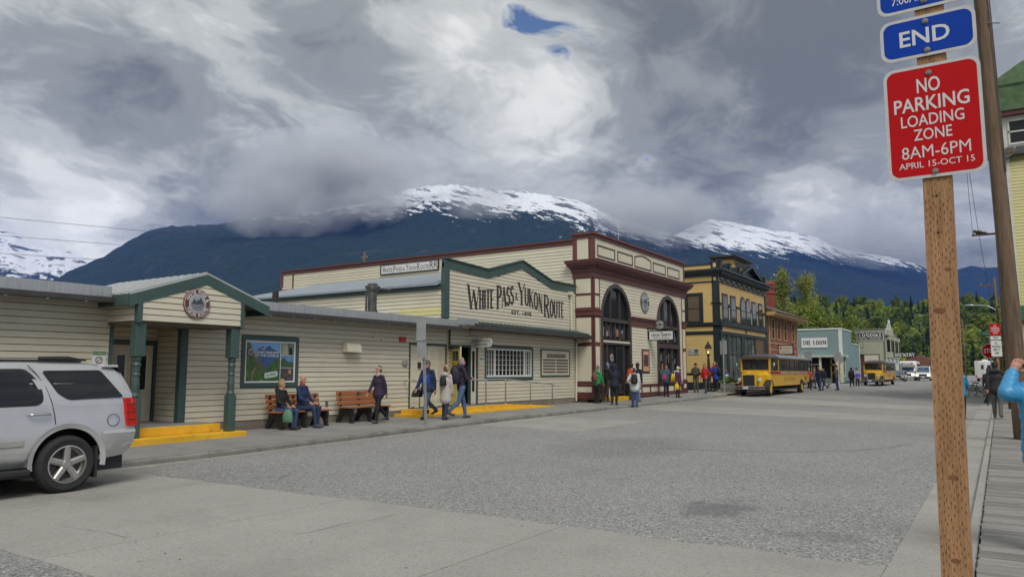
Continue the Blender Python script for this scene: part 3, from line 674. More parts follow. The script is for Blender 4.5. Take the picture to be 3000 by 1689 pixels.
# flue and vent pipe on the roof
fl = MB(); fl.lathe([(.15, 3.3), (.15, 4.3), (.16, 4.33), (.21, 4.36), (.25, 4.45), (.25, 4.5), (.17, 4.53), (.17, 4.58), (.10, 4.6)], (-17.3, 18.0, 0), 18); o = fl.build('flue', mat('sooty_flue_steel', (.10, .10, .10), .45, metal=.5, var=.4, vs=5, dirt=((.33, .32, .30), 3, .52, .62, .7)), A, world=True, smooth=False)
b = MB(); b.tube([(-17.3, 18, 4.0), (-17.15, 18.35, 3.3)], .018, 6); b.tube([(-17.3, 18.05, 4.44), (-17.3, 18.85, 4.46)], .03, 6); b.tube([(-17.36, 17.78, 3.4), (-17.36, 17.78, 4.3)], .035, 6); b.build('flue_brace', m_gut, o, world=True)
b = MB(); b.lathe([(.09, 3.3), (.09, 3.98), (.07, 3.99)], (-17.3, 14.05, 0), 14); b.build('vent_pipe', m_black, A, world=True)

# ================= ticket office with shaped false front (B)
B_ = thing('ticket_office', 'cream false-front ticket office with green trim and dark WHITE PASS & YUKON ROUTE lettering', 'building', (FX-5, 26, 0))
B0, B1 = 21.0, 30.66
siding(FX_, B_, B0, B1, .50, 3.5, .139, m_cream, openings=[(21.2, 22.84, 0, 2.64), (23.34, 26.8, 1.40, 2.67)], breaks=.3)
part(FX_, 'foundation', m_found, B_, [(B0, B1, 0, .50)], -.3, .004)
part(FX_, 'wall_core', m_groove, B_, [(B0, 21.2, .3, 3.5), (22.84, 23.34, .3, 3.5), (26.8, B1, .3, 3.5), (21.2, 22.84, 2.64, 3.5), (23.34, 26.8, .3, 1.40), (23.34, 26.8, 2.67, 3.5)], -.2, -.012)
ft = [(B0, 5.72), (21.1, 5.72), (23.5, 5.74-.0), (26.0, 6.31), (28.4, 5.74), (B1, 5.75)]
ft = [(20.8, 5.72), (23.5, 5.62), (26.0, 6.28), (28.42, 5.68), (B1, 5.68)]
fti = [(a, z-.30) for a, z in ft]
siding(FX_, B_, 21.05, B1, 3.5, 6.2, .139, m_cream, top=fti)
b = MB()
for i in range(len(ft)-1):
    (a, z), (c, w) = ft[i], ft[i+1]; FX_.poly(b, [(a, z-.33), (c, w-.33), (c, w), (a, z)], -.12, .05)
b.build('crest_trim', m_green, B_, world=True)
b = MB()
for i in range(len(ft)-1):
    (a, z), (c, w) = ft[i], ft[i+1]; FX_.poly(b, [(a-.02, z+.002), (c+.0, w+.002), (c, w+.045), (a-.02, z+.045)], -.16, .10)
b.build('crest_cap', m_green, B_, world=True)
part(FX_, 'corner_trim', m_green, B_, [(20.78, 21.06, 3.6, 5.42)], -.12, .052)
b = MB(); FX_.poly(b, [(20.8, 3.4), (B1, 3.4), (B1, 5.6), (28.42, 5.6), (26, 6.2), (23.5, 5.55), (20.8, 5.6)], -.1, -.012); b.build('false_front', m_groove, B_, world=True)
# gabled main body behind it, its side wall and blue-grey roof
frB = FrY(20.8)
siding(frB, B_, -28.2, FX-.1, 3.45, 4.62, .139, m_cream2, limit=60)
b = MB(); frB.box(b, -28.2, FX-.1, 0, 4.7, -.15, -.012); b.box((-28.2, 20.95, 0), (-28.05, 30.6, 4.7)); b.build('side_wall', m_groove, B_, world=True)
part(frB, 'yellow_boards', m_yell2, B_, [(-18.6, FX-.1, 3.72, 3.84), (-18.6, FX-.1, 3.86, 3.98), (-22.5, -20.5, 3.86, 3.98)], .022, .03)
part(frB, 'eave_trim', m_green, B_, [(-28.4, FX-.12, 4.62, 4.80)], .01, .05)
b = MB(); b.add([(-28.5, 20.6, 4.80), (FX-.12, 20.6, 4.80), (FX-.12, 25.75, 6.02), (-28.5, 25.75, 6.02), (FX-.12, 30.6, 4.85), (-28.5, 30.6, 4.85)], [(0, 1, 2, 3), (3, 2, 4, 5)])
b.add([(-28.5, 20.6, 4.76), (FX-.12, 20.6, 4.76), (FX-.12, 20.6, 4.80), (-28.5, 20.6, 4.80)], [(0, 1, 2, 3)]); b.build('roof', m_blue_roof, B_, world=True)
b = MB()
for x in np.arange(-28.4, FX-.2, .3): b.tube([(x, 20.58, 4.815), (x, 25.75, 6.03)], .022, 4)
b.build('roof_ribs', m_blue_roof, B_, world=True)
# pent roof along the street front
b = MB(); y0, y1 = 21.9, 31.0
b.add([(FX-.02, y0, 3.56), (FX-.02, y1, 3.56), (-15.78, y1, 3.36), (-15.78, y0, 3.36), (-15.78, y1, 3.33), (-15.78, y0, 3.33), (FX, y1, 3.33), (FX, y0, 3.33)], [(0, 3, 2, 1), (3, 5, 4, 2), (5, 7, 6, 4), (1, 2, 4, 6), (0, 7, 5, 3)]); b.build('pent_roof', m_grn_roof, B_, world=True)
b = MB()
for yy in np.arange(y0+.05, y1, .3): b.tube([(FX-.02, yy, 3.58), (-15.76, yy, 3.378)], .022, 4)
b.build('pent_roof_ribs', m_grn_roof, B_, world=True)
b = MB(); b.box((-15.99, 20.9, 3.36), (-15.94, 22.15, 3.6)); b.build('fascia_flashing', m_galv, B_, world=True)
b = MB(); prof = [(-15.78, 3.33), (-15.765, 3.24), (-15.72, 3.20), (-15.66, 3.22), (-15.65, 3.33), (-15.67, 3.33), (-15.68, 3.24), (-15.76, 3.27)]
b.loft([[(x, yy, z) for x, z in prof] for yy in (21.4, 31.1)]); b.build('gutter', m_gut, B_, world=True)
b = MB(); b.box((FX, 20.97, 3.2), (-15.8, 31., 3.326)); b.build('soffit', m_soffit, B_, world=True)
# downspouts
b = MB(); b.tube([(-15.75, 30.9, 3.22), (-15.8, 30.62, 3.1), (-16.38, 30.55, 3.0), (-16.40, 30.5, .35)], .045, 8); b.box((FX+.02, 29.9, 5.2), (FX+.16, 30.25, 5.35)); b.tube([(FX+.09, 30.07, 5.2), (FX+.09, 30.12, 5.0), (FX+.09, 30.12, 3.62)], .05, 8); b.build('downspout', m_cream2, B_, world=True)
part(FX_, 'conduit', m_gut, B_, [(21.06, 21.13, 2.5, 3.25)], .02, .07)
# lettering on the false front, arched
def arched():
    L_ = [('W', 22.17, 22.95, 4.00, 4.05, 4.95, 4.88), ('H', 22.93, 23.22, 4.06, 4.08, 4.80, 4.82), ('I', 23.24, 23.38, 4.08, 4.09, 4.82, 4.84), ('T', 23.38, 23.66, 4.09, 4.12, 4.84, 4.87), ('E', 23.66, 23.94, 4.12, 4.14, 4.87, 4.90),
          ('P', 24.1, 24.48, 4.12, 4.20, 5.09, 5.10), ('A', 24.46, 24.80, 4.22, 4.30, 5.03, 5.08), ('S', 24.80, 25.08, 4.32, 4.38, 5.09, 5.13), ('S', 25.08, 25.36, 4.38, 4.44, 5.13, 5.18), ('&', 25.46, 25.66, 4.62, 4.62, 4.92, 4.92),
          ('Y', 25.68, 26.22, 4.43, 4.42, 5.36, 5.34), ('U', 26.18, 26.52, 4.46, 4.42, 5.21, 5.17), ('K', 26.52, 26.90, 4.42, 4.36, 5.17, 5.11), ('O', 26.92, 27.27, 4.36, 4.28, 5.11, 5.05), ('N', 27.29, 27.64, 4.28, 4.20, 5.05, 4.99),
          ('R', 27.74, 28.24, 4.07, 4.06, 5.07, 4.98), ('O', 28.26, 28.60, 4.08, 4.08, 4.86, 4.85), ('U', 28.62, 28.96, 4.08, 4.09, 4.85, 4.84), ('T', 28.96, 29.26, 4.09, 4.10, 4.84, 4.83), ('E', 29.27, 29.56, 4.10, 4.11, 4.83, 4.82)]
    b = MB(); e = 0
    for ch, a0, a1, zb0, zb1, zt0, zt1 in L_:
        for q in glyph(ch, 1., 1., st=.0, th=.0, serif=0):
            pass
        w = a1-a0; h = (zt0+zt1-zb0-zb1)/2; cap = ch in 'WPYR' and h > .9
        for q in glyph(ch, w, h, st=.155 if not cap else .15, th=.06, serif=.085, sh=.05):
            pts = []
            for x, y in q:
                u = x/w; t = y/h; zb = zb0+(zb1-zb0)*u; zt = zt0+(zt1-zt0)*u; pts.append(FX_.P(a0+x, zb+(zt-zb)*t, .0245+e*.0004))
            e = (e+1) % 7; b.add(pts, [(0, 1, 2, 3)])
    b.build('lettering', m_ink, B_, world=True)
arched()
letter(FX_, B_, m_ink, 'EST. 1898', 25.18, 26.72, 3.85+.16, 4.17, .026, .02)
# open doorway: dark hall, yellow leaf standing open, side light
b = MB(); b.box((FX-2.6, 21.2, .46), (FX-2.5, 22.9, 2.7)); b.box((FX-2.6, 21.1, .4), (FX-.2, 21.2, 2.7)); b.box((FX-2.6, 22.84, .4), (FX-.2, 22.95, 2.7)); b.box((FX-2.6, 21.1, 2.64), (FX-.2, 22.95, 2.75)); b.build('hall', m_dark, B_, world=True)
part(FX_, 'door_frame', m_green, B_, [(21.18, 21.25, .47, 2.6), (21.18, 22.86, 2.58, 2.66), (22.78, 22.86, .47, 2.6), (22.36, 22.41, .47, 2.58)], -.08, .04)
sl = part(FX_, 'side_light', m_cream2, B_, [(22.41, 22.78, .5, 2.58)], -.05, .0); part(FX_, 'pane', m_glass, sl, [(22.53, 22.67, .95, 2.45)], 0, .012)
an = R(-28); frD = Fr((FX+.03, 21.22, 0), (math.cos(an), math.sin(an), 0), (math.sin(-an)*-1, -math.cos(an), 0))
m_ydoor = mat('pale_yellow_door', (.66, .56, .20), .5, var=.06)
dr = part(frD, 'open_door', m_ydoor, B_, [(0, .16, .5, 2.56), (.70, .86, .5, 2.56), (.16, .70, 2.4, 2.56), (.16, .70, .5, 1.25)], 0, .04)
part(frD, 'pane', m_glass, dr, [(.16, .70, 1.25, 2.4)], .01, .03); part(frD, 'pane_lead', mat('lead_grey', (.3, .32, .33), .5), dr, [(.3, .31, 1.25, 2.4), (.43, .44, 1.25, 2.4), (.56, .57, 1.25, 2.4)], .03, .036); part(frD, 'door_lettering', m_step, dr, [(.28, .6, 1.92, 1.97), (.22, .64, 1.99, 2.06)], .037, .04)
b = MB(); frD.box(b, .12, .8, 2.5, 2.56, .04, .1); frD.box(b, .74, .8, 1.35, 1.55, .04, .1); b.build('door_closer', m_black, dr, world=True)
# multi-pane window
part(FX_, 'window_trim', m_green, B_, [(23.32, 26.82, 2.59, 2.68), (23.32, 26.82, 1.38, 1.48), (23.32, 23.41, 1.48, 2.59), (26.73, 26.82, 1.48, 2.59)], -.05, .05)
wf = part(FX_, 'window', m_white, B_, [(23.41, 26.73, 2.53, 2.59), (23.41, 26.73, 1.48, 1.55), (23.41, 23.47, 1.55, 2.53), (26.67, 26.73, 1.55, 2.53), (23.98, 24.06, 1.55, 2.53), (26.16, 26.24, 1.55, 2.53)], -.05, .02)
gl = [(x, x+.014, 1.55, 2.53) for x in list(np.linspace(24.06, 26.16, 9)[1:-1])+[23.64, 23.81, 26.38, 26.53]]+[(23.47, 26.67, z, z+.014) for z in np.linspace(1.55, 2.53, 6)[1:-1]]
part(FX_, 'glazing_bar', m_white, wf, gl, -.04, .0)
part(FX_, 'pane', m_glass, wf, [(23.47, 26.67, 1.55, 2.53)], -.06, -.045)
# plaque board
fr_ = part(FX_, 'plaque_board', m_cream2, B_, [(27.46, 29.98, 1.5, 2.64)], .02, .05)
part(FX_, 'plaque_frame', m_green, fr_, [(27.44, 30.0, 2.6, 2.66), (27.44, 30.0, 1.48, 1.54), (27.44, 27.5, 1.54, 2.6), (29.94, 30.0, 1.54, 2.6)], .04, .065)
m_plq = mat('bronze_plaque', (.13, .10, .085), .6, var=.3, vs=14)
part(FX_, 'heading_plaque', m_plq, fr_, [(27.95, 29.6, 2.3, 2.45)], .05, .06)
for c in (0, 1):
    for k in range(5): part(FX_, 'plaque', m_plq, fr_, [(27.62+c*1.15, 28.68+c*1.15, 1.63+k*.13, 1.71+k*.13)], .05, .06)
letter(FX_, fr_, m_cream, 'THE WHITE PASS & YUKON ROUTE', 28.0, 29.55, 2.35, 2.41, .062)
ns2 = part(FX_, 'no_smoking_sign', m_white, B_, [(22.98, 23.2, 2.0, 2.2)], .02, .03); part(FX_, 'sign_band', mat('sign_green', (.04, .18, .04), .5), ns2, [(22.985, 23.195, 2.14, 2.195)], .03, .034)
b = MB(); b.tube([FX_.P(23.09+.05*math.cos(i*.4488), 2.07+.05*math.sin(i*.4488), .034) for i in range(15)], .007, 5, caps=False); b.build('sign_symbol', m_black, ns2, world=True)
# hanging ticket sign (its own thing)
T = thing('hanging_sign', 'small shaped TRAIN TICKETS SOLD HERE sign hung over the open doorway', 'sign', (-16.0, 22.4, 2.9))
frT = FrY(22.35); b = MB(); frT.poly(b, [(-16.42, 2.62), (-16.36, 2.58), (-15.56, 2.58), (-15.5, 2.62), (-15.46, 2.74), (-15.5, 2.86), (-15.56, 2.90), (-16.36, 2.90), (-16.42, 2.86), (-16.46, 2.74)], -.02, .02); b.build('board', mat('ticket_board', (.45, .47, .47), .6, var=.1), T, world=True)
letter(frT, T, m_ink, 'TRAIN TICKETS', -16.36, -15.56, 2.77, 2.85, .022, .02); letter(frT, T, m_ink, 'SOLD HERE', -16.25, -15.67, 2.64, 2.72, .022, .02)
b = MB(); b.tube([(FX+.02, 22.35, 3.25), (FX+.03, 22.35, 3.02), (-15.5, 22.35, 3.0)], .012, 6); b.tube([(-16.2, 22.35, 3.0), (-16.2, 22.35, 2.9)], .008, 5); b.tube([(-15.7, 22.35, 3.0), (-15.7, 22.35, 2.9)], .008, 5); b.build('bracket', m_black, T, world=True)
# ramp landing, steps, railing
Rm = thing('ramp', 'concrete entrance ramp with yellow-painted double step edge', 'ramp', (-16.0, 22, .2))
b = MB(); zr = lambda y: .455 if y < 23.9 else max(.27, .455-(y-23.9)*.052)
rows = [[(FX+.02, y, zr(y)), (-15.72, y, zr(y)), (-15.72, y, .1), (FX+.02, y, .1)] for y in (18.9, 23.9, 27.6)]; b.loft(rows); b.build('ramp_surface', m_conc2, Rm, world=True)
b = MB(); rows = [[(-15.86, y, zr(y)+.004), (-15.60, y, zr(y)+.004), (-15.60, y, .1), (-15.86, y, .1)] for y in (18.85, 23.9, 27.4)]; b.loft(rows); b.box((FX+.05, 18.55, .1), (-15.60, 18.95, .459)); b.build('upper_step', m_step, Rm, world=True)
b = MB(); b.bbox((FX+.05, 18.2, .1), (-15.34, 26.4, .325), .01); b.build('lower_step', m_step, Rm, world=True)
H_ = thing('railing', 'grey galvanized pipe railing along the entrance ramp', 'railing', (-15.85, 22, .4))
for y in (18.75, 22.5, 23.8, 25.6, 27.35):
    b = MB(); b.tube([(-15.84, y, zr(y)), (-15.84, y, zr(y)+.86), (-15.84, y-.03, zr(y)+.93)], .027, 8); b.lathe([(.06, zr(y)), (.06, zr(y)+.02), (.03, zr(y)+.03)], (-15.84, y, 0), 10); b.build('post', m_galv, H_, world=True, smooth=True)
b = MB(); b.tube([(-16.45, 18.7, 1.38), (-15.84, 18.7, 1.40), (-15.84, 22.5, 1.40), (-15.84, 23.8, 1.40), (-15.84, 25.6, 1.28), (-15.84, 27.35, 1.16), (-15.84, 27.5, 1.1)], .024, 8); b.build('rail', m_galv, H_, world=True, smooth=True)
# ================= tall railway station with arched shop windows (C)
CX = -15.55; CF = FrX(CX); C0, C1 = 30.72, 42.66
C = thing('station_building', 'tall cream station with maroon cornice and two arched shop windows', 'building', (CX-6, 36, 0))
CB = .42
def arch_op(c, hw, spring, zb):
    def f(z):
        if z < zb-.05: return None
        if z < spring: return (c-hw, c+hw)
        q = hw*hw-(z-spring)**2
        return (c-math.sqrt(q), c+math.sqrt(q)) if q > .002 else None
    return f
W1c, W2c, WR, SP = 33.1, 39.9, 1.60, 4.22
siding(CF, C, C0+.62, C1-.62, 1.0, 6.05, .155, m_cream2, openings=[arch_op(W1c, WR, SP, .4), arch_op(W2c, WR, SP, 1.1)])
b = MB()
CF.box(b, C0+.3, W1c-WR, CB, 6.2, -.2, -.013); CF.box(b, W1c+WR, W2c-WR, CB, 6.2, -.2, -.013); CF.box(b, W2c+WR, C1-.3, CB, 6.2, -.2, -.013); CF.box(b, W2c-WR, W2c+WR, CB, 1.12, -.2, -.013)
for c in (W1c, W2c):  # spandrels above the arches
    for i in range(24):
        a0 = math.pi*i/24; a1 = math.pi*(i+1)/24; x0, x1 = c+WR*math.cos(a0), c+WR*math.cos(a1); z0, z1 = SP+WR*math.sin(a0), SP+WR*math.sin(a1)
        CF.poly(b, [(x0, z0), (x0, 6.2), (x1, 6.2), (x1, z1)][::-1], -.2, -.013)
b.build('wall_core', m_groove, C, world=True)
# side wall (towards the camera) and body
CS = FrY(C0); siding(CS, C, -37.2, CX-1.05, 4.6, 7.66, .155, m_cream2, limit=80)
b = MB(); CS.box(b, -37.2, CX-.4, .2, 7.7, -.2, -.013); b.box((-37.2, C0+.2, .2), (-37, C1, 7.7)); b.box((-37.2, C1-.2, .2), (CX-.2, C1-.02, 7.7)); b.build('side_wall', m_groove, C, world=True)
b = MB(); b.box((-37, C0+.1, 7.3), (CX-.3, C1-.1, 7.4)); b.build('roof', m_gut, C, world=True)
part(CS, 'parapet_trim', m_maroon, C, [(-37.3, CX-1.05, 7.66, 7.86, .0, .05), (-37.35, CX-1.05, 7.86, 7.93, -.1, .12)])
part(CS, 'rear_corner_trim', m_maroon, C, [(-37.35, -37.1, 6.9, 7.66, 0, .05), (-37.7, -36.1, 6.55, 6.72, 0, .16), (-37.5, -36.3, 6.4, 6.55, 0, .1), (-36.25, -36.15, 6.72, 7.66, 0, .05)])
# corner piers: cream panels framed in maroon, on the front and on the near return
def pier(fr, a0, a1, nm, side=False):
    b = MB(); fr.box(b, a0, a1, CB, 6.1, -.05, .02); b.build(nm, m_maroon, C, world=True)
    e = .14 if side else .12
    for z0, z1 in ((.75, 1.0), (1.25, 2.85), (3.05, 4.18), (4.65, 5.2), (5.32, 6.0)):
        part(fr, 'pier_panel', m_cream2, C, [(a0+e, a1-e, z0, z1)], .02, .032)
    part(fr, 'pier_band', m_maroon, C, [(a0-.05, a1+.05, 4.28, 4.5, 0, .09), (a0-.07, a1+.07, 4.5, 4.57, 0, .13), (a0-.03, a1+.03, 1.04, 1.2, 0, .06), (a0-.03, a1+.03, CB, .66, 0, .05)])
pier(CF, C0-.02, C0+.62, 'corner_pier'); pier(CF, C1-.62, C1+.02, 'far_pier'); pier(CS, CX-1.05, CX+.0, 'return_pier', True)
# cornice round the front and return
def cornice(fr, a0, a1, ret0, ret1):
    st = [(6.05, 6.32, .06), (6.32, 6.42, .12), (6.42, 6.5, .16), (6.60, 6.70, .34), (6.70, 6.80, .42), (6.80, 6.86, .46), (6.50, 6.60, .24)]
    for i, (z0, z1, d) in enumerate(st): part(fr, 'cornice', m_maroon, C, [(a0-(d if ret0 else 0), a1+(d if ret1 else 0), z0+.0005*i, z1-.0005*i)], -.1, d)
    b = MB(); a = a0
    while a < a1: fr.box(b, a, a+.06, 6.505, 6.585, .2, .30); a += .13
    b.build('dentils', m_maroon, C, world=True, kind='stuff')
cornice(CF, C0, C1, True, True)
st = [(6.05, 6.32, .06), (6.32, 6.42, .12), (6.42, 6.5, .16), (6.50, 6.60, .24), (6.60, 6.70, .34), (6.70, 6.80, .42), (6.80, 6.86, .46)]
for i, (z0, z1, d) in enumerate(st): part(CS, 'cornice', m_maroon, C, [(CX-1.05-d*.6, CX-.1, z0+.001*i+.0006, z1-.0012)], -.1, d)
b = MB(); a = CX-1.05
while a < CX-.05: CS.box(b, a, a+.06, 6.505, 6.585, .2, .30); a += .13
b.build('dentils', m_maroon, C, world=True, kind='stuff')
# parapet with panels
part(CF, 'parapet', m_cream2, C, [(C0+.0, C1-.0, 6.86, 7.95)], -.25, 0.); 
part(CF, 'parapet_frame', m_maroon, C, [(C0-.02, C0+.16, 6.86, 7.92, -.2, .03), (C1-.14, C1+.02, 6.86, 7.92, -.2, .03), (C0-.03, C1+.03, 7.92, 8.08, -.26, .05), (C0-.1, C1+.1, 8.08, 8.18, -.33, .13)])
part(CS, 'parapet', m_cream2, C, [(CX-1.05, CX-.01, 6.86, 7.95)], -.25, 0.); part(CS, 'parapet_frame', m_maroon, C, [(CX-1.07, CX-.85, 6.86, 7.92, -.2, .03), (CX-.2, CX+.0, 6.86, 7.92, -.2, .028), (CX-1.08, CX+.01, 7.92, 8.079, -.2, .048), (CX-1.15, CX+.01, 8.08, 8.179, -.2, .128)])
for p0, p1, arch in ((31.15, 33.06, 0), (33.36, 35.16, 0), (35.43, 37.62, 1), (37.88, 39.7, 0), (39.98, 41.86, 0)):
    z0, z1 = 7.10, 7.64; w = .05; b = MB()
    CF.box(b, p0, p0+w, z0, z1, 0, .025); CF.box(b, p1-w, p1, z0, z1, 0, .025); CF.box(b, p0+w, p1-w, z0, z0+w, 0, .025)
    n = 8
    for i in range(n):
        a, c = p0+(p1-p0)*i/n, p0+(p1-p0)*(i+1)/n; f = lambda q: (.16*math.sin(math.pi*(q-p0)/(p1-p0)) if arch else 0)
        CF.poly(b, [(a, z1+f(a)-w), (c, z1+f(c)-w), (c, z1+f(c)), (a, z1+f(a))], 0, .0252+.0001*(i % 2))
    b.build('parapet_panel', m_black, C, world=True)
# arched windows
m_mull = mat('maroon_grey_mullion', (.060, .045, .045), .5, var=.1)
for c, door in ((W1c, True), (W2c, False)):
    b = MB(); n = 28
    for i in range(n):
        a0, a1 = math.pi*i/n, math.pi*(i+1)/n; r0, r1 = WR-.08, WR+.12
        CF.poly(b, [(c+r0*math.cos(a0), SP+r0*math.sin(a0)), (c+r1*math.cos(a0), SP+r1*math.sin(a0)), (c+r1*math.cos(a1), SP+r1*math.sin(a1)), (c+r0*math.cos(a1), SP+r0*math.sin(a1))], -.05, .05)
    zb = CB if door else 1.15
    for s_ in (-1, 1): CF.box(b, min(c+s_*(WR+.12), c+s_*(WR-.08)), max(c+s_*(WR+.12), c+s_*(WR-.08)), zb, SP, -.05, .05)
    tr = b.build('arch_trim', m_mull, C, world=True)
    b = MB(); CF.poly(b, [(c-WR+.06, zb), (c+WR-.06, zb)]+[(c+(WR-.06)*math.cos(math.pi*i/20), SP+(WR-.06)*math.sin(math.pi*i/20)) for i in range(21)], -.14, -.12); gl = b.build('window', m_glass, C, world=True)
    rects = [(c-WR, c+WR, 4.06, 4.24, -.12, .0)]
    for a in (-.52, .52): h = math.sqrt(WR*WR-a*a); rects.append((c+a-.03, c+a+.03, 4.24, SP+h-.03, -.12, -.02))
    for a in np.linspace(-1.55, 1.55, 7)[1:-1]: rects.append((c+a-.02, c+a+.02, 3.22, 4.06, -.12, -.04))
    rects += [(c-WR, c+WR, 2.98, 3.22, -.12, .03)]
    if not door:
        for a in (-.5, .55): rects.append((c+a-.04, c+a+.04, 1.15, 2.98, -.12, 0))
        rects += [(c-WR-.1, c+WR+.1, 1.05, 1.17, -.12, .14)]
    else: rects += [(32.0, 32.09, CB, 2.98, -.12, .02), (33.86, 33.95, CB, 2.98, -.12, .02)]
    part(CF, 'mullion', m_mull, gl, rects)
    if door: part(CF, 'transom_board', m_cream2, gl, [(c-WR+.1, c+WR-.1, 3.08, 3.16)], .03, .04)
# doorway: dark entrance, swung glass door, yellow sill
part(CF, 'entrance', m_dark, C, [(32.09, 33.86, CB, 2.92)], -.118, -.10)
dr = part(CF, 'glass_door', m_black, C, [(33.05, 33.13, .62, 2.9), (33.72, 33.8, .62, 2.9), (33.13, 33.72, 2.8, 2.9), (33.13, 33.72, .62, .8)], -.05, 0.); part(CF, 'pane', m_glass, dr, [(33.13, 33.72, .8, 2.8)], -.04, -.03)
letter(CF, dr, mat('faint_door_print', (.22, .22, .22), .5), 'TRAIN SHOPPE', 32.35, 33.0, 2.0, 2.08, -.095); emblem(dr, CF, 32.7, 2.35, .2, -.095)
b = MB(); b.bbox((CX-.1, 31.9, .3), (CX+.42, 34.1, .50), .01); b.build('entrance_step', m_step, C, world=True)
part(CF, 'sidelight_post', m_white, C, [(31.98, 32.08, .5, 1.35)], .0, .1)
# band between the arches, base panels
part(CF, 'belt_course', m_maroon, C, [(34.85, 38.15, 3.98, 4.3, 0, .05), (34.82, 38.18, 4.3, 4.40, 0, .10), (34.8, 38.2, 4.40, 4.47, 0, .15)])
part(CF, 'base_board', m_maroon, C, [(34.82, C1-.6, .95, 1.06, 0, .09), (34.82, C1-.6, CB, .95, 0, .03)])
for p in np.linspace(34.95, C1-2.0, 6): part(CF, 'base_panel', m_cream2, C, [(p, p+.92, .63, .9)], .03, .045)
part(CF, 'foundation', m_dark, C, [(C0, C1, .1, CB)], -.2, -.02)
emblem(C, CF, 36.6, 5.32, .56, .02, m_black)
po = part(CF, 'framed_poster', m_black, C, [(36.08, 37.05, 1.62, 2.84)], .02, .05); part(CF, 'poster_sheet', mat('salmon_poster', (.46, .17, .13), .6, var=.15, vs=3), po, [(36.16, 36.97, 1.70, 2.78)], .05, .055)
part(CF, 'poster_picture', mat('poster_dark', (.06, .05, .06), .6, var=.5, vs=9), po, [(36.28, 36.85, 1.98, 2.55)], .055, .058); letter(CF, po, m_white, 'ALASKA', 36.25, 36.88, 2.61, 2.72, .057, .02); part(CF, 'poster_foot', mat('poster_tan', (.55, .36, .2), .6), po, [(36.2, 36.93, 1.72, 1.94)], .055, .057)
# shop window contents
b = MB(); rr = random.Random(3)
for c, z0, z1 in ((W2c, 1.25, 2.7), (W2c, 3.3, 4.0), (W1c, 3.3, 4.0)):
    for i in range(16):
        a = c+rr.uniform(-1.45, 1.35); z = rr.uniform(z0, z1-.4); b.mat_i(rr.randrange(4)); CF.box(b, a, a+rr.uniform(.06, .2), z, z+rr.uniform(.15, .5), -.118, -.112+rr.random()*.004)
b.build('shop_display', [mat('display_a', (.30, .32, .34), .6), mat('display_b', (.12, .2, .3), .6), mat('display_c', (.35, .2, .1), .6), mat('display_d', (.12, .11, .1), .6)], C, world=True, kind='stuff')
part(CF, 'window_notice', m_white, C, [(41.0, 41.25, 1.3, 1.75)], -.11, -.1)
b = MB(); b.tube([(-16.7, 36, 7.4), (-16.7, 36, 10.1)], [.014, .008], 6); b.build('flagpole', m_white, C, world=True)
# RR sign on the side wall
S = thing('railroad_sign', 'white board lettered WHITE PASS & YUKON ROUTE RR on the station side wall', 'sign', (-26.7, C0-.1, 7.1))
part(CS, 'board', m_signw, S, [(-28.80, -24.74, 7.12, 7.60)], .05, .09); part(CS, 'frame', m_black, S, [(-28.86, -24.68, 7.60, 7.64), (-28.86, -24.68, 7.08, 7.12), (-28.86, -28.80, 7.12, 7.60), (-24.74, -24.68, 7.12, 7.60)], .04, .11)
x = -28.7
for ch, big in (('WHITE', 1), ('PASS', 1), ('&', 0), ('YUKON', 1), ('ROUTE', 1), ('RR', 2)):
    w0 = {'WHITE': .74, 'PASS': .62, '&': .14, 'YUKON': .72, 'ROUTE': .82, 'RR': .54}[ch]
    if big == 2: letter(CS, S, m_ink, ch, x, x+w0, 7.19, 7.55, .094, .0)
    elif big == 0: letter(CS, S, m_ink, ch, x, x+w0, 7.2, 7.38, .094)
    else:
        f = w0*.26; letter(CS, S, m_ink, ch[0], x, x+f, 7.17, 7.52, .094, .0); letter(CS, S, m_ink, ch[1:], x+f+.02, x+w0, 7.2, 7.42, .094, .0)
    x += w0+.075
# hanging Train Shoppe sign
S = thing('hanging_sign', 'white TRAIN SHOPPE sign with round emblem on an iron bracket', 'sign', (CX, 36.95, 3.6))
frT = FrY(36.95); part(frT, 'board', m_signw, S, [(CX+.12, CX+1.42, 3.36, 3.80)], -.03, .03)
part(frT, 'frame', m_black, S, [(CX+.07, CX+1.47, 3.80, 3.84), (CX+.07, CX+1.47, 3.32, 3.36), (CX+.07, CX+.12, 3.36, 3.80), (CX+1.42, CX+1.47, 3.36, 3.80)], -.04, .04)
serif_text(frT, S, m_ink, 'TRAIN SHOPPE', CX+.22, CX+1.34, 3.53, 3.67, .034, st=.2, th=.08); letter(frT, S, m_ink, 'THE', CX+.7, CX+.86, 3.70, 3.755, .034, .02); letter(frT, S, m_ink, 'GIFTS SOUVENIRS', CX+.3, CX+1.25, 3.42, 3.47, .034, .02)
b = MB(); b.tube([(CX, 36.95, 3.92), (CX+1.5, 36.95, 3.92)], .025, 6); b.box((CX, 36.91, 3.4), (CX+.04, 36.99, 4.35))
for k in range(2):
    for s_ in (-1, 1): b.tube([(CX+.72+s_*(.2+.42*t), 36.95, 3.95+.16*math.sin(t*6.3+k)+.1*(1-t)) for t in np.linspace(0, 1, 9)], .012, 5)
b.build('bracket', m_black, S, world=True); emblem(S, frT, CX+.72, 4.14, .24, 0., m_black)

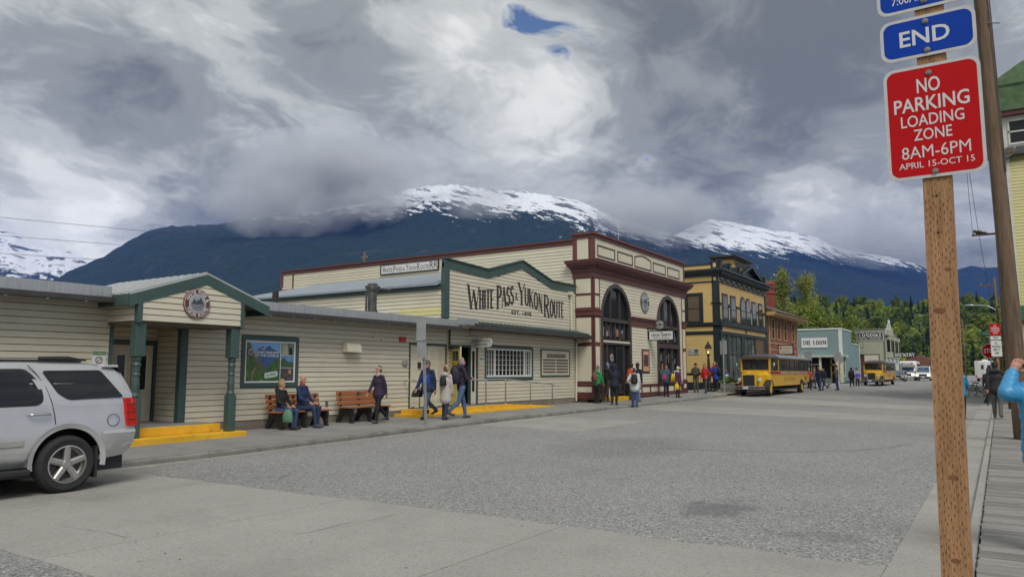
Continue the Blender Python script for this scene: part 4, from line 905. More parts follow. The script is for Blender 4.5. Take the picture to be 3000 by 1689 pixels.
# ================= yellow-and-dark-green two-storey building (D)
D0, D1 = 49.2, 61.2; DX = -15.55; DF = FrX(DX); DS = FrY(D0)
D = thing('ornate_building', 'two-storey yellow building with black-green Victorian cornice and balustrade', 'building', (DX-6, 55, .5))
m_dy = mat('golden_yellow_paint', (.64, .45, .175), .6, var=.07, vs=1.2, dirt=((.50, .34, .13), 2, .6, .8, .4))
m_dg = mat('black_green_trim', (.018, .028, .030), .45, var=.2, vs=2)
siding(DS, D, -30, DX-.42, .95, 4.2, .135, m_dy, joined=True); siding(DS, D, -30, DX-.42, 5.0, 7.72, .135, m_dy, openings=[(-18.9, -16.68, 5.0, 6.98)], joined=True)
siding(DF, D, D0+.1, D1-.1, 5.0, 7.72, .135, m_dy, openings=[(49.85, 51.05, 5, 6.97), (51.65, 52.9, 5, 7.0), (54.05, 56.68, 5, 6.6), (57.0, 58.28, 5, 7), (58.85, 60.05, 5, 7)], joined=True)
m_dgv = mat('dark_ochre_groove', (.20, .12, .03), .9, var=0)
b = MB(); b.box((DX-.02-.013, D0+.013, .3), (-30, D1, 4.3)); b.box((DX-.013, D0+.013, 4.3), (-30, D1, 8.9)); b.build('wall_core', m_dgv, D, world=True)
part(DS, 'base_panel', m_dy, D, [(-30, DX-.4, 1.0, 1.45)], .02, .03); part(DS, 'base_band', m_dg, D, [(-30, DX, .3, .98, 0, .06), (-30, DX-.3, 1.46, 1.6, 0, .05)])
part(DS, 'belt', m_dg, D, [(-30, DX-.2, 4.2, 4.42, 0, .06), (-30, DX+.05, 4.80, 4.98, 0, .16), (-30, DX+.02, 4.74, 4.80, 0, .1)]); part(DS, 'belt_panel', m_dy, D, [(-30, DX-.4, 4.42, 4.74)], 0, .03)
part(DS, 'upper_band', m_dg, D, [(-30, DX-.3, 7.7, 7.8, 0, .05)]); part(DS, 'frieze_panel', m_dy, D, [(-30, DX-.42, 7.8, 8.12)], 0, .03)
part(DS, 'cornice', m_dg, D, [(-30, DX+.1, 8.12, 8.3, 0, .12), (-30, DX+.2, 8.3, 8.45, 0, .28), (-30, DX+.3, 8.45, 8.6, 0, .42)])
part(DS, 'parapet', m_dy, D, [(-30, DX-.45, 8.6, 8.9)], -.2, .02); part(DS, 'parapet_cap', m_dg, D, [(-30, DX-.6, 8.9, 9.0, -.25, .06), (DX-.6, DX-.4, 8.9, 9.1, -.25, .06)])
pz = part(DS, 'corner_pilaster', m_dg, D, [(DX-.42, DX+.02, .3, 7.75, 0, .05), (DX-.50, DX+.06, 6.28, 6.36, 0, .1), (DX-.48, DX+.05, 2.2, 2.28, 0, .1), (DX-.45, DX+.04, 8.6, 9.12, -.3, .06), (DX-.42, DX+.02, 7.75, 8.13, 0, .05)])
part(DS, 'pilaster_panel', m_dy, pz, [(DX-.30, DX-.12, 7.82, 8.04, .05, .06), (DX-.3, DX-.1, 8.72, 9.0, .06, .07)])
# side window
part(DS, 'window_trim', m_dg, D, [(-18.95, -16.62, 6.88, 7.04), (-18.95, -16.62, 5.0, 5.06), (-18.95, -18.72, 5.06, 6.88), (-16.84, -16.62, 5.06, 6.88), (-17.92, -17.72, 5.06, 6.88)], 0, .08)
for a0, a1 in ((-18.72, -17.92), (-17.72, -16.84)):
    w = part(DS, 'window', m_glass, D, [(a0, a1, 5.06, 6.88)], 0, .03); part(DS, 'sash', m_dg, w, [(a0, a1, 5.93, 5.98), (a0, a0+.05, 5.06, 6.88), (a1-.05, a1, 5.06, 6.88)], .03, .045); part(DS, 'blind', mat('brown_blind', (.12, .085, .05), .7, var=.3, vs=4, stretch=(1, 1, 12)), w, [(a0+.05, a1-.05, 5.1, 6.84)], .024, .032)
# front: upper windows
def sashwin(a0, a1, z0, z1, arch=False):
    b = MB(); top = [(a1, z1), (a0, z1)] if not arch else [((a0+a1)/2+(a1-a0)/2*math.cos(math.pi*i/12), z1-(a1-a0)/2+(a1-a0)/2*math.sin(math.pi*i/12)) for i in range(13)]
    DF.poly(b, [(a0, z0), (a1, z0)]+top, 0, .07); w = b.build('window', m_dg, D, world=True); e = .16
    b = MB(); top = [(a1-e, z1-e), (a0+e, z1-e)] if not arch else [((a0+a1)/2+((a1-a0)/2-e)*math.cos(math.pi*i/12), z1-(a1-a0)/2+((a1-a0)/2-e)*math.sin(math.pi*i/12)) for i in range(13)]
    DF.poly(b, [(a0+e, z0+.1), (a1-e, z0+.1)]+top, .07, .075); b.build('pane', m_glass, w, world=True)
    part(DF, 'sash', m_dg, w, [(a0+e, a1-e, (z0+z1)/2-.03, (z0+z1)/2+.03)], .075, .09); part(DF, 'sill', m_dg, w, [(a0-.08, a1+.08, z0-.02, z0+.08)], .07, .16)
for a0, a1, ar in ((49.82, 51.05, 0), (51.63, 52.9, 0), (54.05, 55.33, 1), (55.38, 56.68, 1), (57.0, 58.28, 0), (58.83, 60.05, 0)): sashwin(a0, a1, 5.0, 7.15 if ar else 7.0, ar)
for a in (49.45, 51.34, 53.2, 53.75, 56.85, 58.55, 60.4):
    p = part(DF, 'pilaster', m_dg, D, [(a-.2, a+.2, 5.0, 5.15, 0, .1), (a-.2, a+.2, 6.2, 6.32, 0, .1), (a-.16, a+.16, 5.15, 6.2, 0, .05)]); part(DF, 'pilaster_panel', mat('cream_panel', (.55, .46, .24), .6), p, [(a-.09, a+.09, 5.25, 6.1)], .05, .06)
part(DF, 'panel_strip', m_dy, D, [(53.4, 53.52, 5, 7.72), (56.74, 56.86, 6.4, 7.72)], .02, .06)
part(DF, 'end_pilaster', m_dg, D, [(60.8, D1+.1, .3, 7.75, 0, .08), (D0-.05, D0+.1, .3, 7.75, 0, .06)])
part(DF, 'belt', m_dg, D, [(D0-.1, D1+.1, 4.80, 4.99, 0, .20), (D0-.06, D1+.06, 4.74, 4.80, 0, .14), (D0-.1, D1+.1, 4.2, 4.42, 0, .12)]); part(DF, 'belt_panel', m_dy, D, [(D0, D1, 4.42, 4.74)], 0, .05)
for a in (49.4, 55.2, 60.9): part(DF, 'bracket_scroll', m_dg, D, [(a-.08, a+.08, 4.46, 4.7)], .05, .12)
# frieze with swags, cornice, balustrade, pediment and name block
part(DF, 'frieze', mat('frieze_grey', (.36, .34, .26), .7), D, [(D0, D1, 7.78, 8.12)], 0, .04); part(DF, 'upper_band', m_dg, D, [(D0, D1, 7.68, 7.78)], 0, .07)
for i in range(9):
    a = D0+.8+i*1.3; b = MB(); b.tube([DF.P(a+.5*math.cos(t), 8.05-.22*math.sin(t), .06) for t in np.linspace(0, math.pi, 9)], [.02, .035, .05, .06, .065, .06, .05, .035, .02], 6); DF.box(b, a-.62, a-.52, 7.84, 8.08, .04, .07); b.build('swag', m_dg, D, world=True)
part(DF, 'cornice', m_dg, D, [(D0-.1, D1+.1, 8.12, 8.29, 0, .16), (D0-.25, D1+.2, 8.3, 8.44, 0, .34), (D0-.35, D1+.3, 8.45, 8.59, 0, .5)])
b = MB(); a = D0
while a < D1: DF.box(b, a, a+.16, 8.14, 8.3, .1, .3); a += .4
b.build('modillions', m_dg, D, world=True, kind='stuff')
for a in (49.4, 51.45, 53.65, 58.75, 60.7): part(DF, 'balustrade_post', m_dg, D, [(a-.17, a+.17, 8.6, 9.12, -.1, .2), (a-.23, a+.23, 9.12, 9.22, -.15, .26)])
for a0, a1 in ((49.57, 51.28), (51.62, 53.48), (58.92, 60.53)):
    b = MB(); DF.box(b, a0, a1, 8.96, 9.05, 0, .12); DF.box(b, a0, a1, 8.6, 8.68, 0, .12)
    for q in np.arange(a0+.1, a1, .2): DF.box(b, q, q+.07, 8.68, 8.96, .02, .1)
    b.build('balustrade', m_dg, D, world=True)
b = MB(); DF.poly(b, [(53.85, 8.6), (58.5, 8.6), (58.5, 8.72), (56.15, 9.42), (53.85, 8.72)], -.2, .1); b.build('pediment', m_dg, D, world=True)
b = MB(); DF.poly(b, [(53.6, 8.62), (56.15, 9.42), (58.7, 8.62), (58.7, 8.78), (56.15, 9.58), (53.6, 8.78)], .1, .45); b.build('pediment_moulding', m_dg, D, world=True)
nb = part(DF, 'name_block', m_dy, D, [(53.6, 57.0, 9.2, 9.86)], -1.6, -.25); part(DF, 'name_panel', m_dg, nb, [(54.2, 56.7, 9.42, 9.72)], -.25, -.22); part(DF, 'cap', m_dg, nb, [(53.3, 57.4, 9.86, 9.96, -1.8, .0), (53.1, 57.6, 9.96, 10.1, -1.9, .15)])
b = MB(); b.tube([DF.P(56.3+.3*math.cos(t), 10.2+.25*math.sin(t), -.6) for t in np.linspace(0, math.pi, 7)], .06, 6); b.sphere(DF.P(56.4, 10.52, -.6), .09); b.tube([DF.P(56.1, 10.2, -.6), DF.P(56.5, 10.42, -.6), DF.P(56.2, 10.6, -.6)], [.06, .07, .02], 6); b.build('finial', m_dg, nb, world=True)
# storefront
part(DF, 'storefront_glass', mat('shop_glass', (.10, .12, .125), .05, var=.5, vs=1.3, spec=.5), D, [(49.55, 60.8, 1.0, 4.2)], .0, .02)
part(DF, 'storefront_post', m_dg, D, [(49.2, 49.62, .4, 4.2, 0, .1), (50.55, 50.95, .4, 4.2, 0, .08), (53.95, 54.75, .4, 4.2, 0, .1), (57.5, 57.75, .4, 4.2, 0, .08), (59.9, 60.8, .4, 4.2, 0, .06)])
part(DF, 'storefront_bar', m_dg, D, [(49.6, 57.5, 2.85, 2.93, .02, .05)]+[(a-.03, a+.03, 1.0, 4.2, .02, .05) for a in (51.9, 52.9, 55.7, 56.6)])
part(DF, 'stall_riser', m_dy, D, [(49.6, 57.5, .45, 1.0)], 0, .04); part(DF, 'boarded_door', mat('brown_boards', (.16, .10, .05), .7, var=.2), D, [(57.75, 59.9, .5, 4.2)], .02, .06)
b = MB(); b.bbox((DX+.02, D0-.03, .2), (DX+.16, 57.4, .42), .01); b.build('plinth', m_dg, D, world=True)
# accessible-route sign on the side wall
S = thing('direction_sign', 'small grey accessible-route sign with arrow on the yellow wall', 'sign', (-17.0, D0-.1, 2.7))
part(DS, 'panel', mat('sign_grey', (.42, .42, .41), .5), S, [(-17.72, -16.98, 2.86, 3.24)], .03, .06); part(DS, 'arrow', m_black, S, [(-17.62, -17.42, 3.03, 3.06), (-17.66, -17.60, 3.01, 3.08)], .06, .065)
b = MB(); DS.box(b, -17.3, -17.06, 2.92, 3.18, .06, .064); b.build('symbol_panel', m_black, S, world=True); b = MB(); b.tube([DS.P(-17.19, 3.13, .07), DS.P(-17.19, 3.04, .07), DS.P(-17.12, 3.04, .07), DS.P(-17.10, 2.97, .07)], .012, 5); b.tube([DS.P(-17.19+.06*math.cos(t), 3.0+.06*math.sin(t), .07) for t in np.linspace(1.9, 6.1, 9)], .009, 5); b.build('wheelchair_symbol', m_signw, S, world=True)

# ================= red clapboard house with brown roof (E)
E0, E1 = 61.4, 72.3; EX = -15.6; EF = FrX(EX)
E_ = thing('red_building', 'red clapboard building with tan trim, brown hip roof and brick chimney', 'building', (EX-6, 67, .5))
m_red = mat('barn_red_paint', (.29, .092, .074), .65, var=.1, vs=1, dirt=((.28, .11, .09), 2, .6, .8, .4)); m_tan = mat('tan_trim', (.50, .33, .145), .6, var=.08)
siding(EF, E_, E0, E1, .6, 6.2, .13, m_red, openings=[(62.9, 63.8, 4.4, 6.05), (64.9, 65.8, 4.4, 6.05), (67.15, 68.05, 4.4, 6.05), (70.15, 71.1, 4.4, 6.05)], joined=True)
b = MB(); b.box((EX-.02, E0, .3), (-27, E1, 6.25)); b.build('wall_core', m_red, E_, world=True)
for a0 in (62.95, 64.9, 67.2, 70.15):
    w = part(EF, 'window', m_tan, E_, [(a0-.1, a0+1.0, 4.33, 4.43), (a0-.1, a0+1.0, 6.02, 6.14), (a0-.1, a0+.04, 4.43, 6.02), (a0+.86, a0+1.0, 4.43, 6.02)], 0, .07); part(EF, 'pane', m_glass, w, [(a0+.04, a0+.86, 4.43, 6.02)], 0, .03); part(EF, 'sash', m_tan, w, [(a0+.04, a0+.86, 5.2, 5.26)], .03, .05)
    w = part(EF, 'lower_window', m_tan, E_, [(a0-.1, a0+1.0, 1.4, 1.5), (a0-.1, a0+1.0, 3.0, 3.12), (a0-.1, a0+.04, 1.5, 3.0), (a0+.86, a0+1.0, 1.5, 3.0)], 0, .07); part(EF, 'pane', m_glass, w, [(a0+.04, a0+.86, 1.5, 3.0)], 0, .03)
part(EF, 'corner_board', m_tan, E_, [(E0, E0+.25, .5, 6.2), (E1-.2, E1+.02, .5, 6.2)], 0, .05); part(EF, 'belt_trim', m_tan, E_, [(E0, E1, 3.45, 3.55), (E0, E1, 4.0, 4.1)], 0, .05)
part(EF, 'eave', m_tan, E_, [(E0-.3, E1+1.0, 6.2, 6.32, -3, .75), (E0-.3, E1+1.0, 6.32, 6.5, -3, .85)])
b = MB(); b.add([(EX+.95, E0-.2, 6.5), (EX+.95, E1+1.1, 6.5), (-28, E1+1.1, 6.5), (-28, E0-.2, 6.5), (EX-5.2, E0-.2, 9.0), (EX-5.2, E1-3.6, 9.0), (-22.5, E1-3.6, 9.0), (-22.5, E0-.2, 9.0)], [(0, 1, 5, 4), (1, 2, 6, 5), (2, 3, 7, 6), (4, 5, 6, 7), (0, 4, 7, 3)])
b.build('roof', mat('brown_shingle_roof', (.105, .088, .07), .9, var=.3, vs=2.5, bump=.6, bs=18), E_, world=True)
b = MB(); b.mat_i(0); x, y = -17.6, 71.3; b.lathe([(.44, 6.6), (.42, 8.9), (.5, 8.95), (.5, 9.05), (.44, 9.1), (.44, 9.4), (.52, 9.45), (.54, 9.6), (.5, 9.7), (.56, 9.78), (.56, 9.9), (.45, 9.98), (.4, 10.1)], (x, y, 0), 4)
M_ = Matrix.Rotation(R(45), 4, 'Z'); b.v = [tuple(Vector((x, y, 0))+M_ @ (Vector(p)-Vector((x, y, 0)))) for p in b.v]
b.build('chimney', mat('red_brick', (.24, .058, .042), .85, var=.25, vs=6, bump=.5, bs=14), E_, world=True)
b = MB(); b.tube([EF.P(61.9, 6.2, .1), EF.P(61.9, .8, .1)], .06, 6); b.build('downspout', m_tan, E_, world=True)
S = thing('visitor_sign', 'cream notched visitor sign on dark posts before the red building', 'sign', (-15.0, 67, 3.3)); frT = FrY(62.5)
b = MB(); frT.poly(b, [(-14.93, 3.22), (-14.87, 3.14), (-13.93, 3.14), (-13.87, 3.22), (-13.87, 3.70), (-13.93, 3.77), (-14.87, 3.77), (-14.93, 3.70)], -.04, .04); b.build('board', mat('visitor_cream', (.60, .53, .42), .6, var=.06), S, world=True)
b = MB(); [frT.box(b, *r_, -.05, .05) for r_ in ((-15.01, -14.94, 3.06, 3.86), (-13.86, -13.79, 3.06, 3.86), (-15.01, -13.79, 3.78, 3.86), (-15.01, -13.79, 3.06, 3.13))]; b.build('frame', mat('dark_brown_post', (.05, .035, .025), .7), S, world=True)
b = MB(); frT.box(b, -14.46, -14.34, .4, 3.06, -.05, .05); b.build('post', mat('dark_brown_post', (.05, .035, .025), .7), S, world=True)
letter(frT, S, m_ink, 'Klondike Gold Rush', -14.66, -13.95, 3.52, 3.63, .045); letter(frT, S, m_ink, 'Visitor Center', -14.8, -14.0, 3.26, 3.36, .045); b = MB(); frT.poly(b, [(-14.86, 3.66), (-14.72, 3.66), (-14.73, 3.54), (-14.79, 3.47), (-14.85, 3.54)], .04, .05); b.build('arrowhead_emblem', m_maroon, S, world=True)

# ================= teal corner shop (F)
F0 = 100.5; FS = FrY(F0); FXX = -16.4; FF = FrX(FXX)
F_ = thing('teal_shop', 'teal clapboard corner shop with white trim and THE LOOM board', 'building', (FXX-5, F0+6, .4))
m_teal = mat('teal_paint', (.185, .28, .285), .6, var=.06, vs=1); m_lt = mat('pale_mint_trim', (.60, .66, .60), .55, var=.06); m_tg = mat('teal_groove', (.05, .10, .10), .9, var=0)
siding(FS, F_, -27, FXX-.3, 3.85, 7.02, .21, m_teal, joined=True, t=.03); siding(FF, F_, F0+.2, 108.0, 3.85, 6.95, .21, m_teal, joined=True, t=.03); siding(FF, F_, 102.6, 114.4, .5, 5.35, .21, m_teal, joined=True, t=.03)
b = MB(); b.box((FXX-.02, F0+.02, 3.75), (-27, 108, 7.0)); b.box((FXX-.02, 102.5, .2), (-27, 114.4, 5.35)); b.box((-27, F0+1.2, .2), (-22.5, 102.5, 3.8)); b.build('wall_core', m_tg, F_, world=True)
part(FS, 'corner_board', m_lt, F_, [(FXX-.32, FXX+.03, 3.8, 7.0, 0, .05)]); part(FS, 'cap_trim', m_lt, F_, [(-27, FXX+.08, 7.0, 7.18, -.2, .1)]); part(FF, 'cap_trim', m_lt, F_, [(F0, 108, 6.98, 7.14, -.2, .1), (108, 114.5, 5.35, 5.48, -.2, .1)]); part(FF, 'corner_board', m_lt, F_, [(F0, F0+.35, 3.8, 7.0, 0, .05), (114.1, 114.5, .4, 5.4, 0, .05)])
b = MB(); b.box((FXX+.35, F0-.45, 3.55), (-27, F0+.2, 3.75)); b.box((FXX+.02, F0-.4, 3.55), (FXX+.35, 103, 3.749)); b.box((FXX+.4, F0-.5, 3.75), (-27, F0+.2, 3.81)); b.build('canopy_trim', m_lt, F_, world=True)
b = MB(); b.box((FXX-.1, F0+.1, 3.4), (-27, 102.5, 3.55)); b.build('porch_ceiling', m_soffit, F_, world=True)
for a in (-24.2, -19.0, -17.05):
    b = MB(); b.box((a-.13, F0-.12, .35), (a+.13, F0+.12, 3.55)); b.build('column', mat('cream_column', (.58, .54, .36), .6), F_, world=True)
b = MB(); b.box((FXX-.35, F0-.1, .35), (FXX+.0, F0+.25, 3.55)); b.box((FXX-.5, F0-.15, 3.2), (FXX+.05, F0+.3, 3.5)); b.build('corner_column', mat('cream_column', (.58, .54, .36), .6), F_, world=True)
FS2 = FrY(101.6); g = part(FS2, 'shop_window', m_glass, F_, [(-22.5, -19.2, 1.0, 3.4), (-18.9, -18.0, .9, 3.4)], 0, .03); part(FS2, 'window_bar', m_lt, g, [(-22.5, -19.2, 2.6, 2.7), (-21.4, -21.33, 1, 3.4), (-20.3, -20.23, 1, 3.4), (-22.6, -19.1, .9, 1.0)], .03, .06)
part(FS2, 'shop_wall', m_teal, F_, [(-27, -22.5, .3, 3.5), (-22.5, -18, .3, 1.0), (-16.5, -16.4, .3, 3.5)], 0, .02); dr = part(FS2, 'door', mat('mustard_door', (.42, .33, .08), .5), F_, [(-18.0, -17.85, .4, 3.4), (-16.65, -16.5, .4, 3.4), (-18, -16.5, 2.5, 2.75), (-18, -16.5, 3.3, 3.5)], 0, .06); part(FS2, 'pane', m_glass, dr, [(-17.85, -16.65, .4, 3.3)], 0, .03)
part(FF, 'street_window', m_lt, F_, [(100.85, 100.95, 1.2, 3.4), (102.4, 102.5, 1.2, 3.4), (100.95, 102.4, 1.1, 1.25), (100.95, 102.4, 2.7, 2.76)], -.03, .03); part(FF, 'pane', m_glass, F_, [(100.95, 102.4, 1.25, 3.4)], -.06, -.03); part(FF, 'stall_riser', m_teal, F_, [(100.8, 102.5, .4, 1.1)], -.05, 0)
S = thing('shop_sign', 'white board reading THE LOOM on the teal wall', 'sign', (-19.6, F0-.1, 5)); part(FS, 'board', m_signw, S, [(-21.15, -18.05, 4.78, 6.0)], .05, .09); part(FS, 'frame', mat('sign_edge', (.35, .36, .36), .6), S, [(-21.2, -18.0, 6.0, 6.05), (-21.2, -18.0, 4.73, 4.78), (-21.2, -21.15, 4.78, 6.0), (-18.05, -18.0, 4.78, 6.0)], .04, .1)
serif_text(FS, S, m_ink, 'THE LOOM', -21.0, -18.2, 5.1, 5.66, .094, st=.2, th=.08)
# ================= olive brewery building (G)
G_0 = 144.; GS = FrY(G_0); GXX = -16.5; GF = FrX(GXX)
G_ = thing('brewery_building', 'pale olive two-storey brewery with shaped parapet and KLONDIKE sign', 'building', (GXX-6, 150, .4))
m_ol = mat('pale_olive_paint', (.40, .405, .31), .65, var=.06, vs=.8); m_og = mat('olive_groove', (.16, .16, .12), .9, var=0); m_ot = mat('olive_trim', (.16, .17, .13), .6)
siding(GS, G_, -24, GXX-.1, .4, 9.0, .26, m_ol, joined=True, t=.04); b = MB(); b.box((GXX-.05, G_0+.03, .2), (-30, 163, 9.0)); b.build('wall_core', m_og, G_, world=True)
part(GS, 'roof_trim', m_ot, G_, [(-30, GXX+.1, 9.0, 9.25, -.3, .15)]); part(GS, 'corner_board', m_ot, G_, [(GXX-.25, GXX+.05, .4, 9.0)], 0, .06); part(GF, 'front_wall', m_ol, G_, [(G_0, 163, .4, 8.1)], 0, .06)
b = MB(); GF.poly(b, [(G_0, 8.1), (163, 8.1), (163, 8.3), (157, 8.4), (156, 9.2), (151, 10.9), (147, 9.2), (146, 8.9), (G_0, 9.1)], -.05, .1); b.build('parapet', m_ol, G_, world=True); part(GF, 'parapet_cap', m_lt, G_, [(146.6, 150.8, 9.1, 9.3), (150.6, 151.4, 9.3, 11.1)], -.1, .2)
part(GF, 'front_cornice', m_ot, G_, [(G_0, 163, 7.95, 8.15)], .06, .5)
for a in (146.5, 152.5, 158.5):
    w = part(GF, 'bay_window', m_ol, G_, [(a-1.3, a+1.5, 4.2, 7.9)], .06, .8); part(GF, 'pane', m_glass, w, [(a-.9, a+1.1, 5.2, 7.3)], .8, .83); GB = FrY(G_0+a-G_0-1.3); part(GB, 'side_pane', m_glass, w, [(GXX+.2, GXX+.68, 5.2, 7.3)], 0, .03)
part(GF, 'shop_front', m_lt, G_, [(G_0+.3, 162, .4, 4.0)], .06, .15)
S = thing('brewery_sign', 'dark KLONDIKE BREWING COMPANY sign on the olive wall', 'sign', (-19, G_0-.1, 7.5)); part(GS, 'board', m_black, S, [(-21.3, -16.75, 7.22, 8.72)], .06, .1); part(GS, 'frame', m_lt, S, [(-21.4, -16.65, 8.72, 8.82), (-21.4, -16.65, 7.12, 7.22), (-21.4, -21.3, 7.22, 8.72), (-16.75, -16.65, 7.22, 8.72)], .06, .12)
serif_text(GS, S, m_signw, 'KLONDIKE', -21.15, -16.9, 7.78, 8.36, .105, st=.24, th=.1); serif_text(GS, S, m_signw, 'BREWING COMPANY', -21.15, -16.9, 7.42, 7.68, .105, st=.24, th=.12); letter(GS, S, m_signw, 'BREWERY FRESH BEER HERE', -21.1, -16.95, 8.46, 8.64, .105, .02); letter(GS, S, m_signw, 'BREWED DOWN TO EARTH ALASKA', -21.0, -17.0, 7.27, 7.37, .105)
S = thing('roof_letters', 'dark BREWERY blade sign over the far sidewalk', 'sign', (-14, 150, 4.5)); frT = FrY(150); part(frT, 'board', m_black, S, [(-15.9, -12.3, 4.3, 5.2)], -.05, .05); serif_text(frT, S, m_signw, 'BREWERY', -15.7, -12.5, 4.45, 5.05, .055, st=.2, th=.1); b = MB(); b.box((-16.5, 149.95, 4.9), (-15.9, 150.05, 5.0)); b.build('bracket', m_black, S, world=True)
# small maroon shed, brown board and low houses beyond
S = thing('maroon_shed', 'low maroon shed wall between teal shop and brewery', 'building', (-17, 122, .3)); b = MB(); b.box((-16.6, 120, .2), (-23, 133, 4.2)); b.build('wall', m_maroon, S, world=True); b = MB(); b.prism([(-16.3, 4.2), (-19.8, 5.2), (-23.3, 4.2)], (0, 119.8, 0), (1, 0, 0), (0, 0, 1), (0, 1, 0), 0, 13.4); b.build('roof', m_ot, S, world=True)
S = thing('trail_sign', 'cream park notice board standing above the second bus', 'sign', (-14.6, 108, .4)); frT = FrY(108); part(frT, 'board', mat('visitor_cream', (.60, .53, .42), .6, var=.06), S, [(-14.9, -13.2, 2.9, 3.9)], -.05, .05); part(frT, 'frame', mat('dark_brown_post', (.05, .035, .025), .7), S, [(-15.0, -13.1, 3.9, 4.0), (-15.0, -14.9, 2.7, 3.9), (-13.2, -13.1, 2.7, 3.9), (-14.2, -14.0, .3, 2.8)], -.06, .06)
S = thing('far_house', 'small brown-roofed house low among the trees at the street end', 'building', (-22, 262, .3)); b = MB(); b.box((-27, 258, 0), (-14, 268, 3.6)); b.build('wall', mat('tan_wall', (.33, .27, .2), .8), S, world=True); b = MB(); b.prism([(-28, 3.5), (-20.5, 7.0), (-13, 3.5)], (0, 257.5, 0), (1, 0, 0), (0, 0, 1), (0, 1, 0), 0, 11); b.build('roof', mat('rust_roof', (.16, .07, .05), .8, var=.2), S, world=True); part(FrY(258), 'window', m_glass, S, [(-24, -22.5, 1, 2.4), (-18.5, -17, 1, 2.4)], 0, .05)

# ================= yellow hotel at the right edge (H)
H0 = 46.; HS = FrY(H0); HX = .66; HF = Fr((HX, 0, 0), (0, 1, 0), (-1, 0, 0))
H_ = thing('yellow_hotel', 'tall pale yellow clapboard hotel with green shingled turret roof at right edge', 'building', (HX+5, H0+5, .2))
m_hy = mat('lemon_siding', (.62, .58, .29), .6, var=.06, vs=.8); m_hw = mat('weathered_white_trim', (.58, .58, .55), .65, var=.12, vs=4, dirt=((.35, .33, .3), 6, .62, .75, .5)); m_gs = mat('mossy_green_shingle', (.055, .10, .045), .9, var=.35, vs=3, bump=.7, bs=12); m_ds = mat('grey_shingle', (.10, .105, .10), .9, var=.3, vs=4, bump=.6, bs=14)
siding(HS, H_, HX+.42, 9, 4.9, 12.6, .17, m_hy, limit=90); b = MB(); b.box((HX+.05, H0+.015, 4.8), (9, 60, 12.9)); b.box((2.6, H0+1, 0), (9, 60, 4.8)); b.build('wall_core', mat('lemon_groove', (.25, .23, .10), .9, var=0), H_, world=True)
part(HS, 'corner_board', m_hw, H_, [(HX, HX+.42, 4.9, 12.9, 0, .06)]); part(HF, 'corner_board', m_hw, H_, [(H0, H0+.45, 4.9, 12.9, 0, .06), (H0+.45, 60, 4.9, 12.9, 0, .03)])
b = MB(); b.prism([(HX-.3, 12.35), (HX+.3, 13.3), (9, 13.3), (9, 12.9), (HX+.6, 12.9)], (0, H0-.35, 0), (1, 0, 0), (0, 0, 1), (0, 1, 0), 0, 9); b.build('shingle_skirt', m_ds, H_, world=True)
part(HS, 'bay_wall', m_hw, H_, [(HX-.05, 9, 13.25, 15.0)], -.4, .12)
w = part(HS, 'bay_window', m_hw, H_, [(HX+.45, HX+1.9, 13.45, 13.55), (HX+.45, HX+1.9, 14.7, 14.8), (HX+.45, HX+.53, 13.55, 14.7), (HX+1.82, HX+1.9, 13.55, 14.7), (HX+.45, HX+1.9, 14.1, 14.18)], .12, .17); part(HS, 'pane', m_glass, w, [(HX+.53, HX+1.82, 13.55, 14.7)], .12, .13); part(HS, 'sash', m_black, w, [(HX+.53, HX+1.82, 14.08, 14.14), (HX+.53, HX+.58, 13.55, 14.7), (HX+1.77, HX+1.82, 13.55, 14.7)], .13, .16)
b = MB(); b.box((HX-.55, H0-.5, 14.98), (9, H0+9, 15.2)); b.build('eave', m_maroon, H_, world=True)
rows = [[(HX-.65+d, H0-.6+d, z), (9, H0-.6+d, z), (9, H0+9-d, z), (HX-.65+d, H0+9-d, z)] for z, d in ((15.2, 0), (15.9, .28), (16.6, .5), (16.75, .45), (17.2, .75), (18.4, 2.0), (19.0, 3.4))]; b = MB(); b.loft(rows); b.build('turret_roof', m_gs, H_, world=True)
b = MB(); b.box((HX+.1, H0-2.6, 4.15), (9, H0+.2, 4.85)); b.build('canopy', mat('green_canopy', (.03, .13, .075), .6), H_, world=True); b = MB(); b.box((HX+.25, H0-2.4, 4.0), (9, H0, 4.149)); b.build('canopy_soffit', mat('rust_soffit', (.25, .11, .05), .7), H_, world=True)
b = MB(); b.box((1.0, H0-2.2, .1), (1.2, H0-2.0, 4.0)); b.build('canopy_post', m_hw, H_, world=True)
# grey shop and awning further along the right-hand walk
S = thing('grey_shopfront', 'weathered grey shopfront with pale awning behind the utility pole', 'building', (2.5, 66, .1)); b = MB(); b.box((.9, 64, 0), (9, 80, 9)); b.build('wall', mat('grey_boards', (.17, .175, .175), .8, var=.3, vs=5, stretch=(1, 1, .2)), S, world=True); b = MB(); b.prism([(.5, 2.6), (.5, 3.4), (1.7, 4.8), (1.9, 4.8), (1.9, 2.6)], (0, 62.0, 0), (1, 0, 0), (0, 0, 1), (0, 1, 0), 0, 3); b.build('awning', m_hw, S, world=True); part(FrY(64), 'window', m_hw, S, [(1.1, 1.3, 5.2, 7.6), (1.8, 2.0, 5.2, 7.6), (1.1, 2.0, 7.6, 7.8)], 0, .06)
